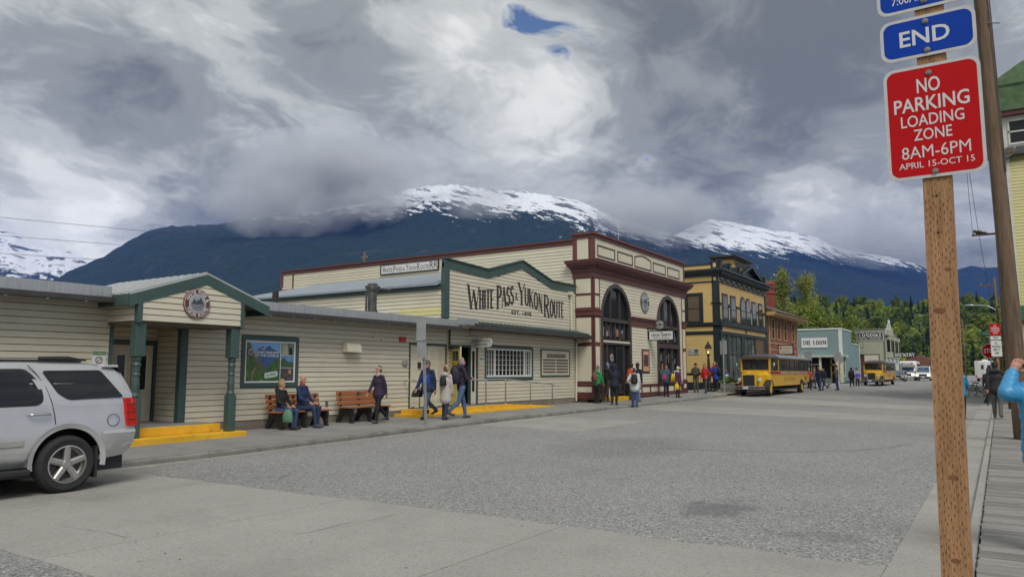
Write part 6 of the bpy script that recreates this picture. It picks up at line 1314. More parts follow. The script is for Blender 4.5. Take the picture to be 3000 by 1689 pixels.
# ---- silver SUV, rear half in view
def suv():
    U = thing('parked_suv', 'silver SUV with dark tinted rear windows parked at the near kerb', 'car', (-12.2, 5.57, -.035))
    # lower body (origin: rear axle on the ground, rear towards +y)
    low = lambda w, zt, zb=.40: [(0, zb), (w-.10, zb), (w-.02, zb+.10), (w+.005, .62), (w+.005, .84), (w-.012, 1.02), (w-.02, zt-.04), (w-.06, zt), (0, zt+.02)]
    secs = [(1.02, low(.86, 1.22, .56)), (.98, low(.93, 1.27, .52)), (.86, low(.975, 1.28, .46)), (.5, low(.99, 1.28, .42)), (-.4, low(.99, 1.27)), (-1.6, low(.99, 1.25)), (-2.3, low(.985, 1.22)), (-2.7, low(.98, 1.19)), (-3.5, low(.965, 1.12)), (-3.85, low(.93, 1.04, .45)), (-3.98, low(.84, .95, .5))]
    b = loft_body(secs); body = b.build('body', [m_silver, m_blk], U)
    cut = []
    for y in (.0, -2.95):
        for s in (-1, 1): c = MB(); c.lathe([(.475, s*.55), (.475, s*1.3)], (0, y, .44), 36, 'x'); cut.append(c)
    boolean_cut(body, cut, m_blk)
    V_ = body.data.vertices
    for p in body.data.polygons:
        p.material_index = 0
        for y in (0, -2.95):
            if all(math.hypot(V_[i].co.y-y, V_[i].co.z-.44) < .478 for i in p.vertices) and (abs(p.normal.x) < .3 or abs(p.center.x) < .8): p.material_index = 1
    smooth_by_angle(body, 28)
    # greenhouse
    gh = lambda w0, w1, z0, z1: [(0, z0), (w0, z0), (w0-.015, z0+.12), ((w0+w1)/2+.02, (z0+z1)/2), (w1, z1-.09), (w1-.05, z1-.025), (w1-.16, z1), (0, z1+.02)]
    G = [(.955, gh(.90, .86, 1.24, 1.34)), (.93, gh(.94, .88, 1.24, 1.50)), (.80, gh(.955, .84, 1.24, 1.72)), (.66, gh(.96, .82, 1.24, 1.80)), (.3, gh(.965, .83, 1.24, 1.84)), (-.6, gh(.965, .83, 1.24, 1.85)), (-1.5, gh(.96, .82, 1.23, 1.84)), (-1.85, gh(.955, .80, 1.22, 1.80)), (-2.6, gh(.93, .86, 1.18, 1.26))]
    b = loft_body(G); g = b.build('roof_cabin', m_silver, U); smooth_by_angle(g, 35)
    b = MB(); b.bbox((-.84, .50, 1.775), (.84, .74, 1.815), .012); b.build('spoiler', m_silver, U)
    # side glass: follows the tumblehome, 6 mm proud
    def sidex(z): return float(np.interp(z, [1.24, 1.36, 1.55, 1.75], [.965, .952, .908, .842]))
    def glass(poly, nm, m=m_tint, off=.010, par=U):
        for s in (1, -1):
            b = MB(); bm_ = bmesh.new(); vs = [bm_.verts.new((s*(sidex(z)+off), y, z)) for y, z in poly]; f = bm_.faces.new(vs)
            bmesh.ops.triangulate(bm_, faces=[f]); bmesh.ops.subdivide_edges(bm_, edges=bm_.edges[:], cuts=2, use_grid_fill=True)
            for v in bm_.verts: v.co.x = s*(sidex(v.co.z)+off)
            b.frombm(bm_); b.build(nm, m, par, smooth=True)
    def rnd(poly, k=.06):
        out = []; n = len(poly)
        for i in range(n):
            p, a, c = Vector(poly[i]), Vector(poly[i-1]), Vector(poly[(i+1) % n])
            d0 = (a-p); d1 = (c-p); l0 = min(k, d0.length*.45); l1 = min(k, d1.length*.45); p0 = p+d0.normalized()*l0; p1 = p+d1.normalized()*l1
            for t in (0, .35, .65, 1): out.append(tuple(p0*(1-t)**2+p*2*t*(1-t)+p1*t*t))
        return out
    q = [(-.37, 1.725), (.45, 1.735), (.62, 1.52), (.78, 1.325), (-.02, 1.305), (-.17, 1.40), (-.27, 1.55)]
    glass(rnd(q, .05), 'quarter_window')
    q = [(-.62, 1.71), (-1.42, 1.70), (-1.46, 1.26), (-.46, 1.265), (-.40, 1.32), (-.42, 1.45), (-.50, 1.60)]
    glass(rnd(q, .06), 'rear_door_window'); q = [(-1.56, 1.70), (-1.95, 1.66), (-2.35, 1.42), (-2.42, 1.25), (-1.54, 1.26)]; glass(rnd(q, .05), 'front_door_window')
    q = [(-.58, 1.752), (-1.46, 1.742), (-1.50, 1.235), (-.42, 1.24), (-.355, 1.30), (-.375, 1.46), (-.46, 1.63)]; glass(rnd(q, .07), 'window_seal', m_blk, .004)
    b = MB(); b.add([(-.80, .70, 1.765), (.80, .70, 1.765), (.86, .965, 1.30), (-.86, .965, 1.30)], [(0, 1, 2, 3)]); b.v = [(x, y+.035, z+.01) for x, y, z in b.v]; b.build('rear_window', m_tint, U)
    b = MB(); b.add([(-.76, -1.88, 1.77), (.76, -1.88, 1.77), (.85, -2.55, 1.27), (-.85, -2.55, 1.27)], [(0, 1, 2, 3)]); b.v = [(x, y-.02, z+.02) for x, y, z in b.v]; b.build('windscreen', m_tint, U)
    # seams, handles, mouldings, fuel cap
    for s in (1, -1):
        def seam(pts, nm='door_seam'):
            b = MB(); b.tube([(s*((sidex(z) if z > 1.24 else float(np.interp(z, [.5, .84, 1.02, 1.24], [.99, .995, .98, .972])))+.002), y, z) for y, z in pts], .006, 5); b.build(nm, m_blk, U)
        seam([(-.55, 1.80), (-.44, 1.68), (-.33, 1.5), (-.25, 1.28), (-.21, 1.10), (-.19, .97)]); seam([(-1.5, 1.78), (-1.5, 1.2), (-1.5, .5)])
        b = MB(); b.lathe([(.088, s*.992), (.088, s*.996)], (0, .63, .99), 24, 'x', caps=False); b.tube([(s*.989, .63+.09*math.cos(t), .99+.09*math.sin(t)) for t in np.linspace(0, 6.283, 25)], .004, 4, caps=False); b.build('fuel_door', m_blk, U)
        h = MB(); h.tube([(s*1.0, -.57, 1.115), (s*1.03, -.52, 1.12), (s*1.035, -.4, 1.122), (s*1.03, -.31, 1.12), (s*1.0, -.27, 1.115)], [.012, .02, .022, .02, .012], 8); h.build('door_handle', m_chrome, U, smooth=True)
        b = MB(); b.bbox((s*.99, -1.45, .69), (s*1.012, -.59, .785), .012); b.build('side_moulding', mat('chrome_grey_trim', (.40, .39, .37), .4, metal=.4), U)
        b = MB(); b.bbox((s*.90, -2.35, .30), (s*1.06, -.5, .385), .02); b.build('running_board', m_blk, U)
        b = MB(); b.bbox((s*.70, .40, .17), (s*.97, .445, .62), .01); b.build('mud_flap', m_blk, U)
        b = MB(); n_ = 20; R0, R1 = .465, .535
        for i in range(n_):
            a0, a1 = math.pi*(i/n_*1.12-.06), math.pi*((i+1)/n_*1.12-.06)
            P = [(s*.985, R0*math.cos(a0), .44+R0*math.sin(a0)), (s*1.008, R1*math.cos(a0), .44+R1*math.sin(a0)), (s*1.008, R1*math.cos(a1), .44+R1*math.sin(a1)), (s*.985, R0*math.cos(a1), .44+R0*math.sin(a1))]; b.add(P, [(0, 1, 2, 3)])
        b.build('wheel_arch_lip', m_silver, U, smooth=True)
        # tail lamp, wrapped round the corner
        b = MB(); P = [(s*.985, .80, 1.315), (s*.90, 1.0, 1.315), (s*.80, 1.035, 1.31), (s*.80, 1.06, .89), (s*.93, 1.035, .885), (s*1.0, .85, .89)]; Q = [(x*.93, y-.06, z) for x, y, z in P]; b.loft([P, Q]); tl = b.build('tail_lamp', m_lred, U)
        for z in (.99, 1.10, 1.21): b = MB(); b.tube([(s*1.0, .83, z), (s*.955, .98, z), (s*.86, 1.045, z)], .006, 5); b.build('lamp_rib', m_blk, tl)
        b = MB(); b.bbox((s*.55, -1.55, 1.845), (s*.62, .3, 1.885), .015); b.build('roof_rail', m_blk, U)
    for y in (-1.4, -.85): b = MB(); b.bbox((-.68, y-.025, 1.885), (.68, y+.025, 1.92), .01); b.build('crossbar', m_blk, U)
    b = MB(); b.tube([(.6, -.3, 1.90), (.6, .1, 1.905), (.58, .38, 1.88)], [.03, .035, .01], 8); b.build('antenna_base', m_blk, U)
    # rear bumper
    P = lambda z, e, c=1.: [(-1.0+e, .47, z), (-1.005+e, .47+(.33)*c, z), (-.94+e, .47+.53*c, z), (-.6, .47+.63*c-e, z), (.6, .47+.63*c-e, z), (.94-e, .47+.53*c, z), (1.005-e, .47+.33*c, z), (1.0-e, .47, z)]
    b = MB(); b.loft([P(.43, .08, .25), P(.52, .05, .55), P(.66, .0, .97), (P(.80, -.02)), P(.865, .03)]); bp = b.build('rear_bumper', m_silver, U); smooth_by_angle(bp, 30)
    b = MB(); b.box((-.75, .3, .36), (.75, .62, .46)); b.build('bumper_underside', m_blk, U)
    b = MB(); b.bbox((-.26, 1.035, .95), (.26, 1.06, 1.1), .01); b.build('license_plate', m_white, U)
    for y in (0., -2.95):
        for s in (1, -1): wheel(U, s*.88, y, .402, .26, s)
    b = MB(); b.box((-.8, -3.7, .25), (.8, .9, .45)); b.build('underbody', m_blk, U)
    for s in (1, -1): b = MB(); b.bbox((s*.6, -4.0, .72), (s*.9, -3.86, .95), .02); b.build('headlight', m_lens, U)
    b = MB(); b.bbox((-.6, -4.02, .6), (.6, -3.9, .92), .02); b.build('grille', m_chrome, U)
suv()
# ---- vintage tour bus
m_busy = mat('tour_bus_yellow', (.64, .37, .012), .38, var=.06, vs=1.5, coat=.3, dirt=((.50, .30, .04), 2, .55, .8, .4)); m_busr = mat('bus_maroon_band', (.25, .018, .016), .4, var=.05)
m_busroof = mat('dark_fabric_roof', (.06, .065, .075), .5, var=.25, vs=2); m_busroof2 = mat('grey_bus_roof', (.20, .22, .25), .38, var=.12, vs=1.5); m_buswood = mat('dark_bus_pillar', (.045, .02, .016), .5)
def bus(loc, label, seed):
    U = thing('tour_bus', label, 'bus', loc, 0, 'vintage yellow tour buses'); rr = random.Random(seed)
    W2 = .86; L0, L1 = 0., 10.3         # cab front at y=0, tail at 10.3
    poly = [(.0, .56), (7.43, .56)]+[(7.9-.47*math.cos(R(t)), .44+.47*math.sin(R(t))) for t in np.linspace(15, 150, 14)]+[(8.45, .72), (L1, .72), (L1+.1, .95), (L1+.1, 1.25), (.0, 1.25)]
    b = MB(); b.prism(poly, (0, 0, 0), (0, 1, 0), (0, 0, 1), (1, 0, 0), -W2, W2); body = b.build('body', m_busy, U)
    b = MB(); b.box((-W2*.7, 7.3, .45), (W2*.7, 8.5, 1.0)); b.build('wheel_well', m_blk, U)
    b = MB(); b.box((-W2-.006, .0, 1.25), (W2+.006, L1, 1.42)); b.build('band', m_busr, U); b = MB(); b.box((-W2-.012, .0, 1.418), (W2+.012, L1, 1.45)); b.box((-W2-.012, .0, 1.225), (W2+.012, L1, 1.25)); b.build('band_moulding', m_busy, U)
    frB_ = Fr((W2, 0, 0), (0, 1, 0), (1, 0, 0))
    t = fit(text_mb('SKAGWAY ALASKA STREET CAR TOUR', .02), 2.3, 9.9, 1.275, 1.395); warp(t, lambda x, y, z: (W2+.0085, x, y)); t.build('band_lettering', m_signw, U)
    t = fit(text_mb('SIGHTSEEING', .02), 3.2, 6.2, .82, 1.08); warp(t, lambda x, y, z: (W2+.003, x, y)); t.build('faded_lettering', mat('faded_brown_print', (.36, .20, .05), .6), U)
    b = MB(); b.tube([(W2+.004, 8.75+.9*u, 1.0+.12*math.sin(u*14)) for u in np.linspace(0, 1, 15)], .02, 4); b.tube([(W2+.004, 8.9+.6*u, .9+.1*math.sin(u*11+2)) for u in np.linspace(0, 1, 12)], .018, 4); b.build('scroll_emblem', mat('brown_scroll', (.25, .10, .02), .6), U)
    # windows: pillars, sill and rails, glass behind
    for s in (1, -1):
        for y in [.04, 1.95]+list(np.linspace(2.1, 10.2, 7)):
            b = MB(); b.box((s*(W2-.05), y-.05, 1.45), (s*W2, y+.05, 2.2)); b.build('pillar', m_busy if y < 2.05 else m_buswood, U)
        b = MB(); b.box((s*(W2-.06), 0, 2.16), (s*(W2+.004), L1, 2.26)); b.build('roof_rail', m_busy if s > 0 else m_buswood, U)
        b = MB(); b.box((s*(W2-.03), .05, 1.45), (s*(W2-.022), L1-.1, 2.2)); b.build('side_glass', mat('bus_glass', (.05, .055, .06), .06, var=.6, vs=2.2, alpha=.55, spec=.5), U)
        b = MB(); b.box((s*(W2-.02), 2.1, 2.0), (s*(W2-.004), 10.2, 2.03)); b.build('window_rail', m_buswood, U)
        # fenders and running board
        b = MB(); rows = []
        for a in np.linspace(-20, 190, 16): rows.append([(s*(W2+.03), .0-.53*math.cos(R(a)), .40+.53*math.sin(R(a))), (s*(W2-.36), -.53*math.cos(R(a)), .44+.55*math.sin(R(a))), (s*(W2-.36), -.50*math.cos(R(a)), .42+.51*math.sin(R(a))), (s*(W2+.03), -.50*math.cos(R(a)), .39+.50*math.sin(R(a)))])
        b.loft(rows); b.build('front_fender', m_blk, U, smooth=False)
        b = MB(); rows = []
        for a in np.linspace(0, 180, 14): rows.append([(s*(W2+.05), 7.9-.5*math.cos(R(a)), .40+.5*math.sin(R(a))), (s*(W2-.02), 7.9-.5*math.cos(R(a)), .40+.5*math.sin(R(a))), (s*(W2-.02), 7.9-.45*math.cos(R(a)), .40+.45*math.sin(R(a))), (s*(W2+.05), 7.9-.45*math.cos(R(a)), .40+.45*math.sin(R(a)))])
        b.loft(rows); b.build('rear_fender', m_blk, U)
        b = MB(); b.box((s*(W2-.3), .5, .33), (s*(W2+.04), 7.4, .39)); b.build('running_board', m_blk, U)
        for y, yy in ((.0-.02, 0), (7.9, 1)): wheel(U, s*(W2-.10), y, .405, .2 if yy == 0 else .3, s, 6, m_busy, rr=.60)
        b = MB(); b.lathe([(.03, 0), (.09, -.03), (.125, -.1), (.125, -.14)], (s*.56, -1.2, .93), 18, 'y'); hl = b.build('headlight', m_chrome, U, smooth=True); b = MB(); b.lathe([(.12, -.141), (.08, -.16), (.01, -.165)], (s*.56, -1.2, .93), 18, 'y'); b.build('lens', m_lens, hl)
        b = MB(); b.tube([(s*.56, -1.15, .93), (s*.4, -1.1, .75)], .025, 6); b.build('headlight_bracket', m_blk, U)
        b = MB(); b.tube([(s*(W2+.0), .05, 1.35), (s*(W2+.22), -.1, 1.75)], .012, 5); b.sphere((s*(W2+.22), -.12, 1.80), .07, sc=(1, .4, 1.3)); b.build('mirror', m_chrome, U)
    b = MB(); b.box((-W2+.1, .05, .5), (W2-.1, L1-.3, .6)); b.box((-.5, -1.3, .33), (.5, 8, .5)); b.build('chassis', m_blk, U)
    # seats and riders seen through the glass
    b = MB()
    for y in np.arange(2.6, 10, .95): b.box((-W2+.1, y, 1.0), (W2-.1, y+.12, 1.72))
    b.build('seats', mat('bus_seat_dark', (.03, .02, .02), .7), U)
    b = MB()
    for y in np.arange(2.35, 9.7, .95):
        for x in (-.55, .5):
            if rr.random() < .55: b.sphere((x+rr.uniform(-.1, .1), y, 1.80), .11, 8, 6, (1, 1, 1.2)); b.loft([[(x-.2, y-.1, 1.2), (x+.2, y-.1, 1.2), (x+.2, y+.1, 1.2), (x-.2, y+.1, 1.2)], [(x-.17, y-.08, 1.66), (x+.17, y-.08, 1.66), (x+.17, y+.08, 1.66), (x-.17, y+.08, 1.66)]])
    b.build('riders', mat('rider_grey', (.14, .13, .13), .7, var=.7, vs=3), U, kind='stuff')
    # cab front: windscreen frame, cowl, hood, radiator
    for r_, m, nm in (((-W2, W2, 1.33, 1.50), m_busy, 'cowl'), ((-W2, W2, 2.14, 2.24), m_busy, 'header'), ((-W2, -W2+.1, 1.5, 2.14), m_busy, 'windscreen_post'), ((W2-.1, W2, 1.5, 2.14), m_busy, 'windscreen_post')):
        b = MB(); b.box((r_[0], -.06, r_[2]), (r_[1], -.005, r_[3])); b.build(nm, m, U)
    b = MB(); b.box((-W2+.1, -.03, 1.5), (W2-.1, -.02, 2.14)); b.build('windscreen', mat('bus_glass', (.05, .055, .06), .06), U); b = MB(); b.box((-.25, -.035, 1.5), (-.22, -.031, 2.14)); b.box((-W2+.1, -.035, 1.86), (W2-.1, -.031, 1.875)); b.build('windscreen_bar', m_blk, U)
    rows = [[(-.36, -1.45, .55), (.36, -1.45, .55), (.36, -1.45, 1.17), (.28, -1.45, 1.26), (-.28, -1.45, 1.26), (-.36, -1.45, 1.17)], [(-.43, -.75, .55), (.43, -.75, .55), (.43, -.75, 1.20), (.33, -.75, 1.32), (-.33, -.75, 1.32), (-.43, -.75, 1.20)], [(-.68, -.1, .56), (.68, -.1, .56), (.70, -.1, 1.2), (.58, -.1, 1.39), (-.58, -.1, 1.39), (-.70, -.1, 1.2)], [(-W2, -.005, .56), (W2, -.005, .56), (W2, -.005, 1.25), (.75, -.005, 1.42), (-.75, -.005, 1.42), (-W2, -.005, 1.25)]]
    b = MB(); b.loft(rows); b.build('hood', m_busy, U); b = MB(); b.bbox((-.40, -1.52, .50), (.40, -1.44, 1.30), .03); sh = b.build('radiator_shell', m_busy, U); b = MB(); b.box((-.325, -1.53, .60), (.325, -1.515, 1.21)); b.build('grille', m_blk, sh)
    b = MB(); b.lathe([(.02, 1.3), (.035, 1.34), (.01, 1.4)], (0, -1.48, 0), 10); b.build('radiator_cap', m_chrome, sh); b = MB(); b.box((.44, -1.0, 1.0), (.452, -.4, 1.02)); b.build('hood_louvre', m_chrome, U)
    for z in (.40, .52): b = MB(); b.bbox((-.95, -1.75, z), (.95, -1.70, z+.07), .01); b.build('bumper_bar', m_chrome, U)
    b = MB(); b.box((-.3, -1.76, .42), (.02, -1.752, .56)); b.build('license_plate', mat('plate_blue', (.45, .5, .6), .5), U)
    b = MB(); b.box((-.3, -1.7, .42), (-.2, -1.2, .52)); b.box((.2, -1.7, .42), (.3, -1.2, .52)); b.build('bumper_iron', m_blk, U)
    for s in (1, -1): b = MB(); b.sphere((s*.45, -1.5, .62), .045, 8, 6); b.build('fog_lamp', m_lred, U)
    # roof
    prof = lambda y, k, e=0.: [(-W2-.05-e, y, 2.2), (W2+.05+e, y, 2.2), (W2+.06+e, y, 2.26), (W2*.9, y, 2.26+.12*k), (W2*.55, y, 2.26+.185*k), (0, y, 2.26+.21*k), (-W2*.55, y, 2.26+.185*k), (-W2*.9, y, 2.26+.12*k), (-W2-.06-e, y, 2.26)]
    b = MB(); b.loft([prof(1.7, 1.05), prof(9.6, 1), prof(10.15, .8), prof(10.42, .25)]); rf = b.build('roof', m_busroof2, U); smooth_by_angle(rf, 40)
    b = MB(); b.loft([prof(-.28, .12), prof(.2, .55), prof(1.0, .9), prof(1.72, 1.06, .01)]); rf = b.build('cab_roof', m_busroof, U); smooth_by_angle(rf, 25)
    return U
bus((-12.05, 44.7, .29), 'nearer vintage yellow tour bus parked before the red building', 1)
bus((-10.3, 80., .37), 'farther vintage yellow tour bus driving past the teal shop', 2)
# ---- modern traffic down the street
def far_vehicle(kind, loc, label, cat, m, dims, lit=False):
    w, h, l, hood, hz = dims; U = thing(kind, label, cat, loc); k = w/2
    f = lambda y, ww, z0, z1: [(0, z0), (ww-.05, z0), (ww, z0+.15), (ww, (z0+z1)/2), (ww-.04, z1-.05), (ww-.1, z1), (0, z1+.02)]
    b = loft_body([(0, f(0, k*.9, .4, hz*.86)), (.12, f(.1, k*.98, .35, hz*.93)), (hood, f(hood, k, .3, hz)), (l-.15, f(l, k, .3, hz+.05)), (l, f(l, k*.95, .4, hz))]); o = b.build('body', m, U); smooth_by_angle(o, 35)
    g = lambda ww, w2, z1: [(0, hz-.06), (ww, hz-.06), (w2+.03, (hz+z1)/2), (w2, z1-.08), (w2-.1, z1), (0, z1+.03)]
    b = loft_body([(hood, g(k*.95, k*.9, hz+.05)), (hood+.62, g(k*.96, k*.86, h-.05)), (hood+1.1, g(k*.97, k*.86, h)), (l-.4, g(k*.97, k*.86, h)), (l-.03, g(k*.95, k*.84, hz+.5*(h-hz)))]); o = b.build('cabin', m, U); smooth_by_angle(o, 35)
    b = MB(); b.add([(-k*.82, hood+.02, hz+.06), (k*.82, hood+.02, hz+.06), (k*.74, hood+.58, h-.1), (-k*.74, hood+.58, h-.1)], [(0, 1, 2, 3)]); b.v = [(x, y-.03, z+.03) for x, y, z in b.v]; b.build('windscreen', mat('reflective_windscreen', (.06, .10, .16), .05, var=.5, vs=1.5, spec=.6), U)
    for s in (1, -1):
        b = MB(); b.add([(s*(k*.975), hood+.5, hz+.05), (s*(k*.975), l-.6, hz+.05), (s*(k*.895), l-.7, h-.12), (s*(k*.895), hood+.8, h-.12)], [(0, 1, 2, 3)]); b.v = [(x+s*.012, y, z) for x, y, z in b.v]; b.build('side_window', m_tint, U)
        b = MB(); b.bbox((s*k*.55, -.02, hz*.62), (s*k*.93, .12, hz*.80), .02); b.build('headlight', m_warm if lit else m_lens, U); b = MB(); b.bbox((s*k*.72, -.015, hz*.82), (s*k*.97, .12, hz*.87), .01); b.build('indicator', m_amber, U)
        for y in (.95, l-1.0): wheel(U, s*(k-.12), y, .36, .22, s, 6)
        b = MB(); b.bbox((s*k, hood+.5, hz+.05), (s*(k+.2), hood+.6, hz+.25), .02); b.build('mirror', m_blk, U)
    b = MB(); b.bbox((-k*.55, -.03, hz*.60), (k*.55, .1, hz*.82), .02); b.build('grille', m_blk, U); b = MB(); b.bbox((-k*.97, -.08, .38), (k*.97, .1, hz*.52), .03); b.build('bumper', m_blk if kind == 'white_van' else m, U); b = MB(); b.box((-.2, -.09, hz*.4), (.2, -.082, hz*.52)); b.build('license_plate', m_signw, U)
    return U
m_vw = mat('white_van_paint', (.72, .72, .72), .35, var=.03, coat=.4); m_vg = mat('grey_car_paint', (.20, .21, .22), .3, metal=.5, var=.04, coat=.5)
far_vehicle('white_van', (-9.45, 123.8, .40), 'white passenger van approaching with headlights on', 'van', m_vw, (2.0, 2.1, 5.6, 1.0, 1.15), True)
U = far_vehicle('shuttle_bus', (-11.9, 128.5, .40), 'white shuttle bus with destination box behind the van', 'bus', m_vw, (2.1, 2.1, 3.0, 1.1, 1.2), True)
b = MB(); b.bbox((-1.22, 1.6, .5), (1.22, 7.6, 2.95), .15); b.build('coach_body', m_vw, U); b = MB(); b.bbox((-1.15, .75, 2.1), (1.15, 1.7, 2.9), .25); b.build('overcab', m_vw, U); b = MB(); b.box((-.75, .72, 2.42), (.75, .76, 2.72)); b.build('destination_box', m_blk, U); b = MB(); b.box((-.6, .70, 2.46), (.6, .725, 2.68)); b.build('destination_panel', m_signw, U)
for s in (1, -1): b = MB(); b.box((s*1.222, 2.2, 1.6), (s*1.235, 7.2, 2.5)); b.build('coach_window', m_tint, U)
far_vehicle('grey_car', (-11.7, 113, .40), 'grey hatchback half hidden behind the second bus', 'car', m_vg, (1.75, 1.5, 4.2, 1.1, .95))
# ---- camper van seen from behind beyond the walkers
U = thing('camper', 'white camper parked beyond the walkers on the right', 'camper', (-1.7, 118, .3))
b = MB(); b.bbox((-1.15, 0, .55), (1.15, 4.5, 2.85), .08); b.bbox((-1.15, 2.5, 2.0), (1.15, 6.0, 2.85), .08); b.build('camper_body', m_vw, U); b = MB(); b.bbox((-1.0, 4.0, .4), (1.0, 7.2, 1.4), .1); b.bbox((-.95, 4.6, 1.35), (.95, 6.2, 2.0), .15); b.build('truck_body', m_vw, U)
frT = FrY(-.0); 
b = MB(); b.box((-.55, -.03, .7), (.05, -.001, 2.55)); dr = b.build('rear_door', mat('camper_door', (.55, .55, .53), .5), U); b = MB(); b.box((-.40, -.05, 1.75), (-.1, -.031, 2.3)); b.build('pane', m_glass, dr); b = MB(); b.box((.3, -.03, 1.6), (.95, -.001, 2.3)); b.build('rear_window', m_glass, U)
b = MB(); b.bbox((-.3, 1, 2.85), (.4, 1.9, 3.05), .04); b.build('roof_unit', m_vw, U); b = MB(); [b.tube([(-.95, -.05, z), (-.7, -.05, z)], .015, 5) for z in np.arange(.7, 2.9, .3)]; b.tube([(-.95, -.05, .6), (-.95, -.05, 2.9)], .015, 5); b.tube([(-.7, -.05, .6), (-.7, -.05, 2.9)], .015, 5); b.build('ladder', m_chrome, U)
for s in (1, -1):
    b = MB(); b.box((s*.9, -.02, .7), (s*1.1, -.001, .95)); b.build('tail_lamp', m_lred, U)
    for y in (1.3, 5.9): wheel(U, s*.85, y, .38, .24, s, 6)
# ================================================================ street furniture, poles, signs
m_timber = mat('treated_timber', (.385, .215, .105), .85, var=.30, vs=5, stretch=(16, 16, .8), bump=.5, bs=24, dirt=((.20, .11, .05), 2.5, .56, .74, .5), dirt2=((.45, .30, .17), 4, .62, .78, .5))
m_incise = mat('incision_dark', (.11, .055, .026), .9, var=.2)
m_retro = mat('retroreflective_border', (.50, .51, .52), .45, var=.08, vs=40); m_sred = mat('sign_red', (.46, .004, .008), .6, var=.05, vs=5, spec=.15); m_sblue = mat('sign_blue', (.003, .045, .36), .6, var=.05, vs=5, spec=.15); m_sgrey = mat('sign_lettering_grey', (.60, .60, .61), .4, var=.04)
m_bolt = mat('zinc_bolt', (.20, .19, .18), .5, metal=.5, var=.2, vs=40)
# ---- near signpost
NP = thing('timber_post', 'incised brown timber post carrying the red and blue parking signs', 'post', (-.155, 2.93, .06))
px = lambda z: -.143-.0135*(2.35-z)
b = MB(); rows = [[(px(z)-.0445, 2.93, z), (px(z)+.0445, 2.93, z), (px(z)+.0445, 3.019, z), (px(z)-.0445, 3.019, z)] for z in (.02, 1.0, 2.0, 3.4)]; b.loft(rows); b.build('shaft', m_timber, NP, world=True)
b = MB(); rr = random.Random(2); z = .5
cols = np.linspace(-.037, .037, 8)
for j, c in enumerate(cols):
    z = .5+(j % 2)*.013+rr.random()*.006
    while z < 2.9:
        if rr.random() > .22: q = rr.uniform(-.0015, .0015); hl = rr.uniform(.007, .0125); q *= 1.8; b.box((px(z)+c-.0007+q, 2.9288, z), (px(z)+c+.0008+q, 2.9302, z+hl))
        z += .0265
b.build('incisions', m_incise, NP, world=True, kind='stuff')
m_knot = mat('timber_knot', (.17, .08, .035), .8, var=.3, vs=60)
for kz, kx, s in ((1.32, .005, 1), (1.88, -.012, 1.2), (1.05, .0, .9), (2.02, .02, .7)):
    b = MB(); b.prism([(px(kz)+kx+s*.014*math.cos(t)+s*.006*math.sin(t), kz+s*.0075*math.sin(t)-s*.004*math.cos(t)) for t in np.linspace(0, 6.283, 15)[:-1]], (0, 2.93, 0), (1, 0, 0), (0, 0, 1), (0, -1, 0), -.002, .001); b.build('knot', m_knot, NP, world=True)
for z in (2.28, 2.15): b = MB(); b.lathe([(.004, -.001), (.004, .0)], (px(z)-.004, 2.929, z), 10, 'y'); b.build('nail_hole', m_dark, NP, world=True)
def rrect(x0, x1, z0, z1, r, n=6):
    p = []
    for cx, cz, a in ((x1-r, z1-r, 0), (x0+r, z1-r, 90), (x0+r, z0+r, 180), (x1-r, z0+r, 270)):
        p += [(cx+r*math.cos(R(a+90*i/n)), cz+r*math.sin(R(a+90*i/n))) for i in range(n+1)]
    return p
def tilt(x, z, cx, cz, a): c, s = math.cos(a), math.sin(a); return cx+(x-cx)*c-(z-cz)*s, cz+(x-cx)*s+(z-cz)*c
def road_sign(nm, label, x0, x1, z0, z1, m, lines, bolts, r=.035, y=2.925, tl=.0):
    S = thing(nm, label, 'sign', ((x0+x1)/2, y, z0)); fr = FrY(y); cx, cz = (x0+x1)/2, (z0+z1)/2
    T = lambda P: [tilt(x, z, cx, cz, tl) for x, z in P]
    b = MB(); fr.poly(b, T(rrect(x0, x1, z0, z1, r)), 0, .003); b.build('plate', m_retro, S, world=True)
    b = MB(); e = .011; fr.poly(b, T(rrect(x0+e, x1-e, z0+e, z1-e, r-e*.6)), .003, .0034); b.build('field', m, S, world=True)
    for txt, a0, a1, c0, c1, bold in lines:
        t = fit(text_mb(txt, bold), a0, a1, c0, c1); warp(t, lambda x, z, q: fr.P(*tilt(x, z, cx, cz, tl), .0040)); t.build('lettering', m_sgrey, S, world=True)
    for bx, bz in bolts: b = MB(); b.lathe([(.0105, -.0034), (.0105, -.0055), (.007, -.006), (.007, -.010), (.001, -.0105)], (bx, y, bz), 12, 'y'); b.build('bolt', m_bolt, S, world=True)
    return S
sx0, sx1 = -.292, .008
road_sign('no_parking_sign', 'red NO PARKING LOADING ZONE sign on the timber post', sx0, sx1, 2.345, 2.755, m_sred,
    [('NO', -.187, -.115, 2.653, 2.706, .014), ('PARKING', -.262, -.030, 2.588, 2.640, .014), ('LOADING', -.243, -.049, 2.534, 2.576, .008), ('ZONE', -.205, -.088, 2.482, 2.523, .008), ('8AM-6PM', -.246, -.036, 2.419, 2.463, 0.), ('APRIL 15-OCT 15', -.257, -.027, 2.384, 2.406, .004)], [(-.148, 2.722), (-.146, 2.365)])
road_sign('end_sign', 'blue END plate mounted directly above the red sign', sx0-.002, sx1-.004, 2.785, 2.938, m_sblue, [('END', -.232, -.075, 2.832, 2.890, .016)], [(-.148, 2.913), (-.147, 2.806)])
road_sign('hours_sign', 'blue plate cut off by the top edge above the END plate', sx0-.006, sx1-.006, 2.962, 3.20, m_sblue, [('7:00AM-9:00AM', -.25, -.03, 2.995, 3.025, .006), ('BUS STOP', -.24, -.04, 3.06, 3.12, .012)], [(-.148, 2.99), (-.148, 3.16)])
